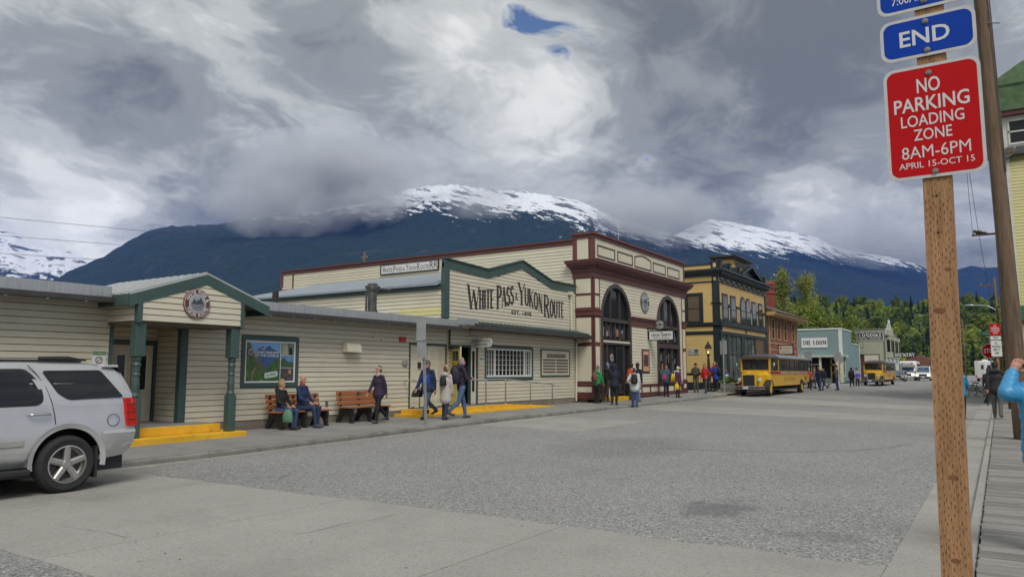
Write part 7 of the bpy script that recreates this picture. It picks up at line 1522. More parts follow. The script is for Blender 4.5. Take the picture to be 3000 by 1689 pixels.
# ---- utility pole on the boardwalk
m_pole = mat('weathered_pole_wood', (.155, .105, .068), .9, var=.3, vs=2, stretch=(9, 9, .7), bump=.6, bs=14, dirt=((.07, .045, .03), 1.3, .5, .68, .7), dirt2=((.26, .21, .16), 3, .6, .75, .5))
U = thing('utility_pole', 'thick weathered wooden utility pole rising out of the boardwalk', 'pole', (.37, 21.4, .1))
ptop = (.36-.235, 21.4, 13.6)
b = MB(); b.tube([(.37+(ptop[0]-.37)*t, 21.4, .05+13.5*t) for t in np.linspace(0, 1, 12)], [.20-.06*t for t in np.linspace(0, 1, 12)], 18); b.build('shaft', m_pole, U, world=True, smooth=True)
rr = random.Random(8)
for i in range(16):
    z = rr.uniform(1, 11.5); a = rr.uniform(-2.6, -.5); x = .37-.235*(z/13.5); r_ = .2-.06*z/13.5; b = MB(); b.tube([(x+r_*.95*math.cos(a), 21.4+r_*.95*math.sin(a), z), (x+(r_+.03)*math.cos(a), 21.4+(r_+.03)*math.sin(a), z)], .008, 5); b.build('pole_step_nail', m_bolt, U, world=True)
for z in (10.9, 10.35): b = MB(); b.tube([(.19, 21.3, z), (.52, 21.2, z+.16-.3*(z < 10.5))], .015, 6); b.build('step_spike', m_bolt, U, world=True)
b = MB(); b.tube([(.2-.235*(z/13.5)-.0+.01, 21.25, z) for z in np.linspace(2.5, 13, 20)], .012, 5); b.build('cable_riser', m_gut, U, world=True)
b = MB(); b.tube([(.41-.235*(z/13.5)+.12, 21.27, z) for z in np.linspace(6.5, 13, 16)], .016, 5); b.build('conduit', m_gut, U, world=True)
# farther poles with crossarms
def pole2(x, y, h, arms, label, r=.13):
    U = thing('power_pole', label, 'pole', (x, y, .1)); b = MB(); b.tube([(x, y, 0), (x-.02, y, h*.5), (x-.05, y, h)], [r, r*.9, r*.7], 10); b.build('shaft', m_pole, U, world=True, smooth=True)
    for z, w in arms:
        b = MB(); b.box((x-w, y-.08, z), (x+w*.8, y+.04, z+.13)); a = b.build('crossarm', m_pole, U, world=True)
        for q in (-.92, -.45, .3, .7): b = MB(); b.lathe([(.02, z+.13), (.045, z+.2), (.06, z+.26), (.03, z+.3)], (x+q*w, y, 0), 8); b.build('insulator', mat('insulator_grey', (.3, .3, .32), .3), a, world=True)
    return U
pole2(.32, 38.5, 16, [(11.2, 1.15)], 'power pole with a crossarm just left of the hotel corner', .12)
pole2(.42, 60., 14, [(11.0, 1.5)], 'second power pole with a lower crossarm farther along the walk', .12)
pole2(.15, 92., 11.5, [(10.6, 1.4)], 'thin far power pole behind the stop sign', .14)
pole2(-6.2, 190., 13, [(11.6, 2.0), (10.0, 1.2)], 'distant power pole at the foot of the wooded hill', .16)
pole2(-60.9, 62., 15.6, [(14.7, .5)], 'power pole top showing over the station roof', .15)
pole2(-33., 205., 11, [], 'bare pole among the far houses', .16)
# street lamp arm on the far pole
U = thing('street_light', 'grey cobra-head street light over the far walk', 'street lamp', (.1, 80, .1)); b = MB(); b.tube([(.12, 80, .1), (.12, 80, 7.5)], .08, 8); b.build('column', m_pole, U, world=True); b = MB(); b.tube([(.12, 80, 7.2), (-.6, 80, 7.65), (-1.6, 80, 7.75)], .035, 6); b.build('arm', m_galv, U, world=True); b = MB(); b.sphere((-2.0, 80, 7.76), .2, 10, 6, (2.2, .7, .45)); b.build('lamp_head', m_galv, U, world=True)
# wires
def wire(a, c, sag, label, r=.012, n=24):
    a, c = Vector(a), Vector(c); b = MB(); b.tube([a.lerp(c, t)-Vector((0, 0, sag*4*t*(1-t))) for t in np.linspace(0, 1, n)], r, 4); b.build('overhead_wire', mat('wire', (.05, .05, .055), .6, var=0), label=label, cat='wire', group='overhead wires')
P_ = lambda px, py, D: tuple(CAMP+Vector(pxdir(px, py))*(D/math.cos(math.atan2(abs(px-1500), 2188))))
wire(P_(-150, 622, 45), P_(1070, 738, 62), .0, 'topmost wire running to the pole over the station roof', .013)
wire(P_(-150, 678, 45), P_(1062, 772, 62), .0, 'middle wire running to the pole over the station roof', .013)
wire(P_(-150, 732, 45), P_(900, 800, 62), .0, 'lowest wire crossing before the snowy peak', .013)
wire(P_(2240, 825, 120), P_(3100, 765, 70), .6, 'wire crossing above the red building chimney', .018)
wire(P_(2230, 850, 120), P_(3100, 775, 70), .8, 'lower of the two wires above the chimney', .018)
wire(P_(2330, 962, 150), P_(3050, 905, 110), .5, 'dark wire crossing before the wooded hill', .025)
wire(P_(2500, 1010, 150), P_(3050, 950, 110), .5, 'lowest dark wire before the wooded hill', .02)
wire((-.72, 38.5, 11.3), (-1.0, 60, 11.1), .4, 'short slack wire between the two crossarms', .01)
wire((-.65, 38.5, 11.2), (.0, 60, 6), 1.5, 'slack service drop beside the utility pole', .01)
# bird on the crossarm
U = thing('bird', 'small black bird perched on the lower crossarm', 'bird', (-.6, 60, 11.13)); b = MB(); b.loft([[(-.6+dx, 60+r_*math.cos(t), 11.24+dz+r_*math.sin(t)) for t in np.linspace(0, 6.283, 9)[:-1]] for dx, dz, r_ in ((-.42, .1, .01), (-.34, .12, .07), (-.2, .04, .13), (.05, 0, .14), (.25, -.05, .06), (.5, -.1, .02))]); b.build('body', m_black, U, world=True, smooth=True)
# ---- sign pole seen from behind at the kerb
U = thing('sign_pole', 'perforated steel sign pole at the kerb with grey sign backs', 'sign pole', (-13.55, 16.3, .2))
b = MB(); b.box((-13.56, 16.27, .15), (-13.50, 16.33, 2.0)); rows = [[(-13.56-.0*(z), 16.27-.055*(z-.15), z), (-13.50, 16.27-.055*(z-.15), z), (-13.50, 16.33-.055*(z-.15), z), (-13.56, 16.33-.055*(z-.15), z)] for z in (.1, 3.2)]; b = MB(); b.loft(rows); b.build('tube', m_galv, U, world=True)
b = MB()
for z in np.arange(.25, 3.1, .05): b.box((-13.501, 16.293-.055*(z-.15), z), (-13.4985, 16.307-.055*(z-.15), z+.016))
b.build('perforations', m_dark, U, world=True, kind='stuff')
m_back = mat('aluminium_sign_back', (.36, .38, .38), .45, metal=.4, var=.12, vs=3)
for z0, z1, w in ((2.55, 3.17, .155), (2.06, 2.52, .15)):
    yy = 16.20-.055*((z0+z1)/2-.15); b = MB(); an = R(8); fr = Fr((-13.53, yy, 0), (math.cos(an), math.sin(an), 0), (math.sin(an), -math.cos(an), 0)); fr.poly(b, rrect(-w, w, z0, z1, .03), -.002, .002); b.build('sign_back', m_back, U, world=True)
# second sign pole and planter by the bus
U = thing('sign_pole', 'thin steel sign pole on the sidewalk in front of the yellow building', 'sign pole', (-13.5, 43.3, .35)); b = MB(); b.box((-13.53, 43.27, .3), (-13.47, 43.33, 3.6)); b.build('tube', m_galv, U, world=True); b = MB(); b.box((-13.7, 43.34, 2.7), (-13.3, 43.345, 3.5)); b.build('sign_back', m_back, U, world=True)
U = thing('planter', 'weathered grey wooden planter box beside the bus', 'planter', (-13.9, 45.6, .42))
for k in range(4): b = MB(); b.bbox((-14.35, 45.2, .40+k*.15), (-13.45, 46.1, .54+k*.15), .01); b.build('plank', m_plank, U, world=True)
b = MB(); r2 = np.random.default_rng(4); v, f = leafcloud([(-13.9+r2.normal()*.25, 45.6+r2.normal()*.25, 1.05+abs(r2.normal())*.12) for i in range(300)], .07, seed=8); mesh_obj('foliage', np_mesh('foliage', v-np.array([-13.9, 45.6, .42]), f, [m_leafB]), U)
# ---- gas lamp
U = thing('street_lamp', 'black iron street lamp with lit glass lantern by the yellow wall', 'street lamp', (-15.1, 45.4, .45)); c = (-15.1, 45.4)
b = MB(); b.lathe([(.19, .42), (.19, .6), (.15, .66), (.15, 1.0), (.11, 1.1), (.10, 1.9), (.075, 2.4), (.055, 2.62), (.09, 2.66), (.09, 2.72), (.05, 2.75)], (*c, 0), 14); b.build('column', m_black, U, world=True, smooth=False)
b = MB(); b.lathe([(.10, 2.76), (.19, 3.14)], (*c, 0), 6, caps=False); b.build('lantern_glass', mat('lantern_glass', (.8, .75, .6), .1, var=0, alpha=.35), U, world=True)
b = MB(); b.lathe([(.235, 3.14), (.235, 3.17), (.13, 3.38), (.06, 3.42), (.05, 3.5), (.07, 3.53), (.02, 3.56)], (*c, 0), 6); b.lathe([(.12, 2.74), (.12, 2.77)], (*c, 0), 6); b.build('lantern_cap', m_black, U, world=True)
for i in range(6): t = i*math.pi/3; b = MB(); b.tube([(c[0]+.10*math.cos(t), c[1]+.10*math.sin(t), 2.76), (c[0]+.195*math.cos(t), c[1]+.195*math.sin(t), 3.15)], .01, 4); b.build('lantern_bar', m_black, U, world=True)
b = MB(); b.sphere((*c, 2.9), .04, 8, 6, (1, 1, 1.5)); b.build('flame', mat('gas_flame', (1, .6, .2), .5, var=0, emit=((1, .5, .1), 6.)), U, world=True)
# ---- benches
m_slat = mat('brown_recycled_slat', (.33, .125, .045), .55, var=.12, vs=3, rnd=.08, dirt=((.24, .09, .035), 2, .55, .75, .4)); m_iron = mat('black_cast_leg', (.016, .016, .017), .5)
def bench(y0, L, label, plaque=False):
    x = -15.98; z0 = walk_z(-15.9, y0+L/2); U = thing('bench', label, 'bench', (x, y0+L/2, z0), 0)
    # local: +x towards the street, y along the wall
    for i, z in enumerate((.50, .635, .77)):
        b = MB(); xx = -.17-(z-.5)*.22; b.bbox((xx-.02, -L/2, z), (xx+.02, L/2, z+.118), .008); b.build('back_slat', m_slat, U)
    for i in range(3): b = MB(); b.bbox((-.12+i*.155, -L/2, .415), (.02+i*.155, L/2, .455), .008); b.build('seat_slat', m_slat, U)
    for y in (-L/2+.14, 0., L/2-.14):
        pr_ = [(-.34, 0), (-.20, 0), (-.14, .12), (-.02, .24), (.10, .245), (.19, .16), (.23, 0), (.37, 0), (.335, .04), (.31, .2), (.345, .33), (.33, .415), (-.10, .415), (-.145, .46), (-.21, .87), (-.255, .87), (-.19, .42), (-.22, .25)]
        b = MB(); b.prism(pr_, (0, y-.035, 0), (1, 0, 0), (0, 0, 1), (0, 1, 0), 0, .07); b.build('leg', m_iron, U)
    if plaque: b = MB(); b.bbox((-.205, .0, .81), (-.19, .14, .85), .003); b.build('plaque', m_plq, U)
    return U
bench(12.95, 1.82, 'brown slatted bench under the poster with two people seated'); bench(15.45, 1.75, 'empty brown slatted bench with a small plaque', True)
# ---- railway poster in a green frame
U = thing('railway_poster', 'framed colour poster THE SCENIC RAILWAY OF THE WORLD on the depot wall', 'poster', (FX, 13.3, 1.3))
part(FX_, 'frame', m_green, U, [(12.36, 14.24, 2.50, 2.62), (12.36, 14.24, 1.27, 1.39), (12.36, 12.47, 1.39, 2.50), (14.13, 14.24, 1.39, 2.50)], .0, .05)
part(FX_, 'white_border', m_white, U, [(12.47, 14.13, 2.46, 2.50), (12.47, 14.13, 1.39, 1.43), (12.47, 12.51, 1.43, 2.46), (14.09, 14.13, 1.43, 2.46)], .0, .035)
mp = lambda n, c, v=.5, s=9: mat(n, c, .35, var=v, vs=s, dirt=(tuple(q*.35 for q in c), s*1.6, .5, .65, .7))
part(FX_, 'sky_print', mat('poster_sky', (.16, .34, .60), .35, var=.15, vs=3), U, [(12.51, 13.63, 1.43, 2.46)], .0, .012)
def pp(nm, pts, m, d): b = MB(); FX_.poly(b, pts, .0, d); b.build(nm, m, U, world=True)
pp('far_mountain_print', [(12.75, 2.2), (12.9, 2.28), (13.02, 2.36), (13.12, 2.30), (13.25, 2.38), (13.4, 2.28), (13.63, 2.2), (13.63, 1.6), (12.75, 1.7)], mat('poster_blue_mtn', (.035, .09, .24), .35, var=.3, vs=8), .014)
pp('slope_print', [(12.51, 2.44), (12.6, 2.46), (12.75, 2.25), (12.95, 1.98), (13.1, 1.86), (13.15, 1.6), (13.0, 1.43), (12.51, 1.43)], mp('poster_forest', (.06, .13, .03)), .0155)
pp('rock_print', [(12.72, 2.24), (12.82, 2.18), (13.0, 1.96), (13.1, 1.86), (12.95, 1.84), (12.8, 2.0)], mp('poster_rock', (.12, .11, .13), .4, 12), .0165)
pp('right_slope_print', [(13.63, 2.1), (13.4, 1.95), (13.25, 1.85), (13.12, 1.7), (13.05, 1.43), (13.63, 1.43)], mp('poster_forest2', (.045, .11, .03)), .0168)
b = MB(); b.tube([FX_.P(*p, .018) for p in ((12.72, 1.44), (12.72, 1.62), (12.8, 1.76), (12.95, 1.82), (13.08, 1.86), (13.1, 1.92))], [.035, .03, .022, .016, .011, .006], 4); b.build('track_print', mat('poster_track', (.22, .14, .10), .4), U, world=True)
part(FX_, 'divider', m_white, U, [(13.625, 13.64, 1.43, 2.46), (13.64, 14.09, 2.12, 2.13), (13.64, 14.09, 1.78, 1.79)], .0, .02)
part(FX_, 'train_photo', mp('poster_train', (.16, .19, .14), .6, 8), U, [(13.64, 14.09, 2.13, 2.46)], 0, .013); part(FX_, 'lake_photo', mat('poster_lake', (.10, .25, .42), .35, var=.3, vs=6), U, [(13.64, 14.09, 1.79, 2.12)], 0, .013); part(FX_, 'portrait_photo', mp('poster_portrait', (.07, .06, .06), .6, 10), U, [(13.64, 14.09, 1.43, 1.78)], 0, .013)
pp('lake_hills', [(13.64, 2.0), (13.75, 2.06), (13.85, 1.97), (13.98, 1.94), (14.09, 1.96), (14.09, 1.79), (13.64, 1.79)], mp('poster_hill', (.05, .09, .05)), .015)
pp('train_front', [(13.68, 2.14), (13.68, 2.42), (13.86, 2.44), (13.9, 2.14)], mat('poster_cream', (.34, .36, .30), .5), .015); pp('conductor_print', [(13.92, 2.14), (13.92, 2.3), (13.97, 2.36), (14.03, 2.3), (14.05, 2.14)], m_black, .016)
pp('face_print', [(13.93, 1.62), (13.91, 1.70), (13.96, 1.76), (14.02, 1.71), (14.0, 1.62)], mat('poster_skin', (.45, .22, .13), .5), .016)
for t_, a0, a1, z0, z1 in (('THE', 12.98, 13.10, 2.26, 2.305), ('SCENIC RAILWAY', 12.76, 13.60, 2.16, 2.225), ('OF THE WORLD', 12.78, 13.58, 2.08, 2.14)): letter(FX_, U, m_white, t_, a0, a1, z0, z1, .021, .012)
emblem(U, FX_, 12.63, 2.2, .105, .012, mat('poster_dark_seal', (.05, .07, .06), .5), 'printed_emblem')
b = MB(); fr = FX_; fr.poly(b, [(13.14, 1.5), (13.52, 1.55), (13.55, 1.6), (13.54, 1.68), (13.5, 1.70), (13.14, 1.65), (13.11, 1.62), (13.12, 1.53)], .0, .022); b.build('ticket_print', mat('ticket_mint', (.50, .60, .56), .5), U, world=True)
t = fit(text_mb('ALL ABOARD!', .02), 13.17, 13.49, 1.57, 1.63); warp(t, lambda x, y, z: FX_.P(x, y+(x-13.3)*.14, .024)); t.build('ticket_lettering', m_ink, U, world=True)
b = MB(); b.box((FX-.02, 12.51, 1.43), (FX+.002, 14.09, 2.46)); b.build('backing', m_black, U, world=True)
# ---- signs down the right-hand walk
U = thing('parking_sign_post', 'small red and white parking signs on a post by the far pole', 'sign', (-.05, 30.6, .1)); b = MB(); b.box((-.08, 30.55, .1), (0.0, 30.63, 3.35)); b.build('post', m_timber, U, world=True)
fr = FrY(30.5); 
for z0, z1, m_, tx, nm in ((2.92, 3.32, m_sred, ['NO', 'PARKING', 'LOADING', 'ZONE'], 'red_plate'), (2.78, 2.90, m_signw, ['ENDS'], 'white_plate'), (2.2, 2.75, m_signw, ['NO', 'PARKING', '2AM TO', '6AM'], 'white_plate')):
    b = MB(); fr.poly(b, rrect(-.21, .1, z0, z1, .02), 0, .004); o = b.build(nm, m_, U, world=True); k = len(tx); hh = (z1-z0)*.8/k
    for i, q in enumerate(tx): letter(fr, o, m_white if m_ is m_sred else m_ink, q, -.055-.035*len(q)*.5, -.055+.035*len(q)*.5, z1-(z1-z0)*.1-hh*(i+1)+hh*.2, z1-(z1-z0)*.1-hh*i, .006, .01)
U = thing('stop_sign', 'red octagonal STOP sign at the far corner of the walk', 'sign', (-.45, 58, .1)); fr = FrY(58.); b = MB(); b.box((-.5, 58.01, .1), (-.42, 58.07, 4.3)); b.build('post', m_galv, U, world=True)
for r_, d, m_ in ((.52, .004, m_signw), (.48, .008, m_sred)): b = MB(); fr.poly(b, [(-.46+r_*math.cos(R(22.5+45*i)), 3.05+r_*math.sin(R(22.5+45*i))) for i in range(8)], 0, d); b.build('plate', m_, U, world=True)
letter(fr, U, m_white, 'STOP', -.82, -.10, 2.9, 3.2, .010, .02); b = MB(); fr.box(b, -.95, .15, 4.05, 4.3, 0, .01); b.build('street_name_plate', mat('street_sign_green', (.02, .22, .12), .4), U, world=True); letter(fr, U, m_white, '2ND AVE', -.8, .0, 4.12, 4.24, .013, .01)
U = thing('round_sign_back', 'grey back of a stop sign between teal shop and bus', 'sign', (-13.0, 78, .4)); fr = FrY(78.); b = MB(); fr.poly(b, [(-13.0+.42*math.cos(R(22.5+45*i)), 2.9+.42*math.sin(R(22.5+45*i))) for i in range(8)], 0, .01); b.build('plate', m_back, U, world=True); b = MB(); b.box((-13.03, 78.01, .3), (-12.97, 78.07, 3.4)); b.build('post', m_galv, U, world=True)
for y, x, lb in ((63.5, -12.9, 'brown timber sign post before the teal shop windows'), (66.5, -11.2, 'pale sign post with grey plates before the teal shop door')):
    U = thing('street_sign', lb, 'sign', (x, y, .35)); b = MB(); b.box((x-.06, y-.06, .3), (x+.06, y+.06, 3.3)); b.build('post', m_pole if y < 65 else m_hw, U, world=True); b = MB(); b.box((x-.28, y-.08, 2.6), (x+.28, y-.07, 3.3)); b.build('plate', m_back, U, world=True)
# ---- parked bicycles at the end of the walk
def bicycle(x, y, rz, label):
    U = thing('bicycle', label, 'bicycle', (x, y, .02), rz, 'bicycles parked at the corner')
    for wy in (-.52, .52):
        b = MB(); b.tube([(0, wy+.33*math.cos(t), .34+.33*math.sin(t)) for t in np.linspace(0, 6.283, 25)], .018, 5, caps=False); w = b.build('wheel', m_tyre, U); b = MB()
        for i in range(8): t = i*math.pi/4; b.tube([(0, wy, .34), (0, wy+.32*math.cos(t), .34+.32*math.sin(t))], .003, 3)
        b.build('spokes', m_galv, w)
    b = MB()
    for p, q in (((0, .52, .34), (0, .36, .92)), ((0, .38, .85), (0, -.1, .32)), ((0, .36, .78), (0, -.22, .80)), ((0, -.1, .32), (0, -.26, .92)), ((0, -.52, .34), (0, -.1, .32)), ((0, -.52, .34), (0, -.22, .78))): b.tube([p, q], .018, 6)
    b.build('frame', m_black, U); b = MB(); b.tube([(-.28, .40, .98), (0, .36, .96), (.28, .40, .98)], .014, 5); b.build('handlebar', m_black, U); b = MB(); b.sphere((0, -.27, .95), .1, 8, 6, (.6, 1.3, .4)); b.build('saddle', m_black, U); b = MB(); b.lathe([(.09, -.02), (.09, .02)], (0, -.1, .32), 14, 'x'); b.build('crankset', m_galv, U)
bicycle(-1.55, 56.5, R(82), 'front bicycle of the row at the corner'); bicycle(-1.2, 57.6, R(78), 'second bicycle behind the front one'); bicycle(-1.75, 58.6, R(86), 'rearmost bicycle of the row at the corner')
# ================================================================ people
m_skin = mat('skin', (.46, .25, .175), .6, var=.06); m_eye = mat('eye_dark', (.02, .015, .012), .3, var=0); m_lip = mat('lip', (.33, .12, .10), .6, var=0)
def cloth(nm, c, r=.8): return mat('cloth_'+nm, c, r, var=.16, vs=7, bump=.25, bs=22)
HAIR = {'grey': (.22, .21, .20), 'dark': (.03, .022, .018), 'brown': (.10, .055, .03), 'blond': (.34, .23, .11), 'black': (.012, .01, .01), 'bald': (.3, .2, .15)}
class Body:
    def __init__(s): s.prims = []; s.b = MB(); s.extra = []
    def cap(s, p0, p1, r0, r1, m, sx=1., side=None, n=12):
        """tapered rounded limb; sx widens it along `side`"""
        p0, p1 = Vector(p0), Vector(p1); d = p1-p0; L_ = d.length
        t = d/L_ if L_ > 1e-6 else Vector((0, 0, 1))
        a = Vector(side) if side is not None else (t.cross(Vector((0, 0, 1))) if abs(t.z) < .9 else t.cross(Vector((0, 1, 0))))
        a = (a-t*a.dot(t)).normalized(); c = t.cross(a); rings = []
        for i in range(5): q = math.pi/2*(1-i/4.5); rings.append((p0-t*r0*math.sin(q), r0*math.cos(q)))
        rings.append((p0, r0)); rings.append((p0.lerp(p1, .5), (r0+r1)/2)); rings.append((p1, r1))
        for i in range(1, 6): q = math.pi/2*(i/5.5); rings.append((p1+t*r1*math.sin(q), r1*math.cos(q)))
        s.b.loft([[k+(a*math.cos(2*math.pi*j/n)*sx+c*math.sin(2*math.pi*j/n))*max(r, .002) for j in range(n)] for k, r in rings])
        s.prims.append((p0, p1, r0, r1, m, a, sx))
    def finish(s, name, mats, voxel, parent, off, smooth=6):
        me = s.b.mesh('raw', []) if False else s.b.mesh('raw', mats[0]); o = bpy.data.objects.new('raw', me)
        md = o.modifiers.new('r', 'REMESH'); md.mode = 'VOXEL'; md.voxel_size = voxel; md.use_smooth_shade = True
        sm_ = o.modifiers.new('s', 'SMOOTH'); sm_.factor = .5; sm_.iterations = smooth
        em = evaluated_mesh(o); bpy.data.objects.remove(o); bpy.data.meshes.remove(me)
        nv = len(em.vertices); V = np.empty(nv*3); em.vertices.foreach_get('co', V); V = V.reshape(-1, 3); npoly = len(em.polygons)
        C_ = np.empty(npoly*3); em.polygons.foreach_get('center', C_); C_ = C_.reshape(-1, 3)
        best = np.full(npoly, 1e9); mi = np.zeros(npoly, np.int32)
        for p0, p1, r0, r1, m, a, sx in s.prims:
            p0, p1, a = np.array(p0), np.array(p1), np.array(a); d = p1-p0; l2 = d@d or 1e-9; t = np.clip(((C_-p0)@d)/l2, 0, 1); q = C_-(p0+t[:, None]*d); la = q@a; q = q-a*la[:, None]*(1-1/sx) ; dist = np.linalg.norm(q, axis=1)-(r0+(r1-r0)*t)
            k = dist < best; best[k] = dist[k]; mi[k] = m
        F = [tuple(p.vertices) for p in em.polygons]; bpy.data.meshes.remove(em)
        B = MB(); B.v = [tuple(v) for v in V]; B.f = F; B.m = list(map(int, mi))
        nsm = len(F)
        for mb, m in s.extra: B.mi = m; B.merge(MB().add(mb.v, mb.f)) if False else B.add(mb.v, mb.f)
        o = B.build(name, mats, parent, smooth=True); return o
def person(loc, face, H, label, top, legs, hair='brown', female=False, sleeve=None, shoes=(.02, .02, .022), hat=None, walk=0., arms=(('d', 0), ('d', 0)), coat=0., hood=None, longhair=False, seated=False, turn=0., pitch=0., bulk=1., collar=None, voxel=.020, lift=None, group='people in the street', stripe=None, skirt=None, lean=0.):
    """face: heading in degrees, 0 = towards +y, 90 = towards -x.  arms: pairs (kind, amount)"""
    U = thing('person', label, 'person', loc, R(face), group); B = Body(); k = H/1.75; f = .92 if female else 1.
    SK, TP, LG, SH, HR, HT, CO, ST = range(8)
    mats = [m_skin, cloth('top_%.3f_%.3f_%.3f' % top, top), cloth('leg_%.3f_%.3f_%.3f' % legs, legs), cloth('shoe_%.2f' % shoes[0], shoes, .5), mat('hair_'+hair, HAIR[hair], .6, var=.2, vs=20), cloth('hat_%.3f_%.3f_%.3f' % (hat[1] if hat else (0, 0, 0)), hat[1] if hat else (0, 0, 0)), cloth('collar_%.3f_%.3f_%.3f' % (collar or top), collar or top), cloth('stripe_%.3f_%.3f_%.3f' % (stripe or top), stripe or top), m_eye, m_lip]
    hw = .10*k*f*1.02; sw = .185*k*f
    hip = Vector((0, 0, .93*k)) if not seated else Vector((0, -.02, .53*k))
    ln = R(lean); up = Vector((0, math.sin(ln), math.cos(ln)))
    side = Vector((1, 0, 0))
    waist = hip+up*.14*k; chest = hip+up*.34*k; sh = hip+up*.50*k; neck = hip+up*.57*k; head = hip+up*.715*k+Vector((0, .02*k, 0))
    # legs
    for s_, ph in ((-1, 1), (1, -1)):
        h0 = hip+Vector((s_*hw*.9, 0, -.04*k))
        if seated:
            kn = h0+Vector((s_*.05, .44*k, .02*k)); an = kn+Vector((s_*.0+.02*ph, .06*k*(1 if s_ > 0 else -.6), -.42*k)); an.z = .075*k
            tz = 0.
        else:
            a = R(28)*walk*ph; kb = R(8)+R(38)*walk*(1 if ph < 0 else 0)
            kn = h0+Vector((s_*.005, math.sin(a)*.43*k, -math.cos(a)*.43*k)); an = kn+Vector((0, math.sin(a-kb)*.42*k, -math.cos(a-kb)*.42*k)); tz = (R(-30)*walk if ph < 0 else R(10)*walk)
        B.cap(h0, kn, .092*k*bulk*f, .066*k*bulk*f, LG, 1.0); B.cap(kn, an+Vector((0, 0, .02)), .064*k*bulk, .050*k*bulk, LG)
        heel = an+Vector((0, -.05*k, -.035*k)); toe = an+Vector((s_*.02, .17*k*math.cos(tz), -.045*k+.17*k*math.sin(tz))); B.cap(heel, toe, .042*k, .036*k, SH, 1.15, (1, 0, 0))
    # torso
    B.cap(hip-up*.02*k, waist, .118*k*f*bulk, .115*k*bulk*f, TP if coat >= 0 else LG, 1.35, side); B.cap(waist, chest, .118*k*bulk*f, .132*k*bulk*f, TP, 1.36, side); B.cap(chest, sh, .130*k*bulk*f, .085*k*f, TP, 1.5, side)
    B.cap(sh+Vector((-sw*.55, 0, 0)), sh+Vector((sw*.55, 0, 0)), .078*k*f, .078*k*f, TP)
    if stripe: B.cap(hip+up*.2*k+Vector((0, .05*k, 0)), hip+up*.3*k+Vector((0, .055*k, 0)), .115*k*bulk, .118*k*bulk, ST, 1.25, side)
    if coat > 0: B.cap(waist, hip-Vector((0, 0, coat*k)), .13*k*bulk*f, .165*k*bulk*f, TP, 1.22, side)
    if seated: B.cap(hip, hip+Vector((0, .12*k, .02*k)), .13*k, .10*k, LG, 1.3, side)
    B.cap(sh+up*.03*k, neck+up*.06*k, .062*k, .055*k, SK)
    if collar or not female: B.cap(sh+up*.05*k, sh+up*.085*k, .078*k, .074*k, CO)
    if hood is not None: B.cap(sh+Vector((-.06*k, -.09*k, .05*k)), sh+Vector((.06*k, -.09*k, .05*k)), .075*k, .075*k, TP if hood is True else CO)
    # head
    T_ = Matrix.Rotation(R(turn), 3, 'Z') @ Matrix.Rotation(R(pitch), 3, 'X'); hp = lambda x, y, z: head+T_ @ Vector((x*k, y*k, z*k))
    B.cap(hp(0, -.005, .035), hp(0, .0, -.01), .083*k, .078*k, SK, .92, T_ @ side); B.cap(hp(0, .03, -.035), hp(0, .045, -.075), .058*k, .040*k, SK, .95, T_ @ side)
    B.cap(hp(0, .085, .01), hp(0, .108, -.025), .010*k, .016*k, SK)
    for s_ in (-1, 1): B.cap(hp(s_*.078, -.008, .01), hp(s_*.08, -.012, -.03), .016*k, .013*k, SK)
    bald = hair == 'bald'
    if not bald:
        B.cap(hp(0, -.032, .052), hp(0, -.048, -.02), .088*k, .074*k, HR, .98, T_ @ side); B.cap(hp(0, .012, .085), hp(0, -.03, .09), .058*k, .06*k, HR, 1.25, T_ @ side)
        if longhair:
            for s_ in (-1, 1): B.cap(hp(s_*.07, -.01, .03), hp(s_*.075, -.02, -.13), .035*k, .03*k, HR)
            B.cap(hp(0, -.06, 0), hp(0, -.075, -.14), .07*k, .055*k, HR, 1.2, T_ @ side)
    if hat:
        kd = hat[0]
        if kd == 'beanie': B.cap(hp(0, -.012, .06), hp(0, -.015, .10), .096*k, .07*k, HT, 1.0, T_ @ side); B.cap(hp(0, -.012, .045), hp(0, -.012, .055), .098*k, .098*k, HT)
        if kd == 'pompom': B.cap(hp(0, -.012, .06), hp(0, -.015, .11), .096*k, .066*k, HT); B.cap(hp(0, -.02, .185), hp(0, -.02, .2), .035*k, .035*k, HT)
        if kd == 'cap': B.cap(hp(0, -.01, .062), hp(0, -.012, .085), .096*k, .078*k, HT); B.cap(hp(0, .09, .055), hp(0, .145, .045), .035*k, .03*k, HT, 2.0, T_ @ side)
        if kd == 'hood': B.cap(hp(0, -.03, .05), hp(0, -.04, -.06), .115*k, .10*k, HT); B.cap(hp(0, .0, .08), hp(0, -.03, .09), .09*k, .09*k, HT)
        if kd == 'band': e = MB(); e.tube([hp(.090*math.cos(t), -.012+.094*math.sin(t), .052) for t in np.linspace(0, 6.283, 17)], .022*k, 6, caps=False); B.extra.append((e, HT))
    for s_ in (-1, 1):
        e = MB(); e.sphere(hp(s_*.032, .079, .012), .0105*k, 6, 5); B.extra.append((e, 8))
        e = MB(); e.sphere(hp(s_*.032, .080, .034), .008*k, 6, 4, (2, 1, .6)); B.extra.append((e, 4 if not bald else 0))
    e = MB(); e.sphere(hp(0, .088, -.055), .007*k, 8, 4, (3, 1.2, .8)); B.extra.append((e, 9))
    # arms
    hands = []
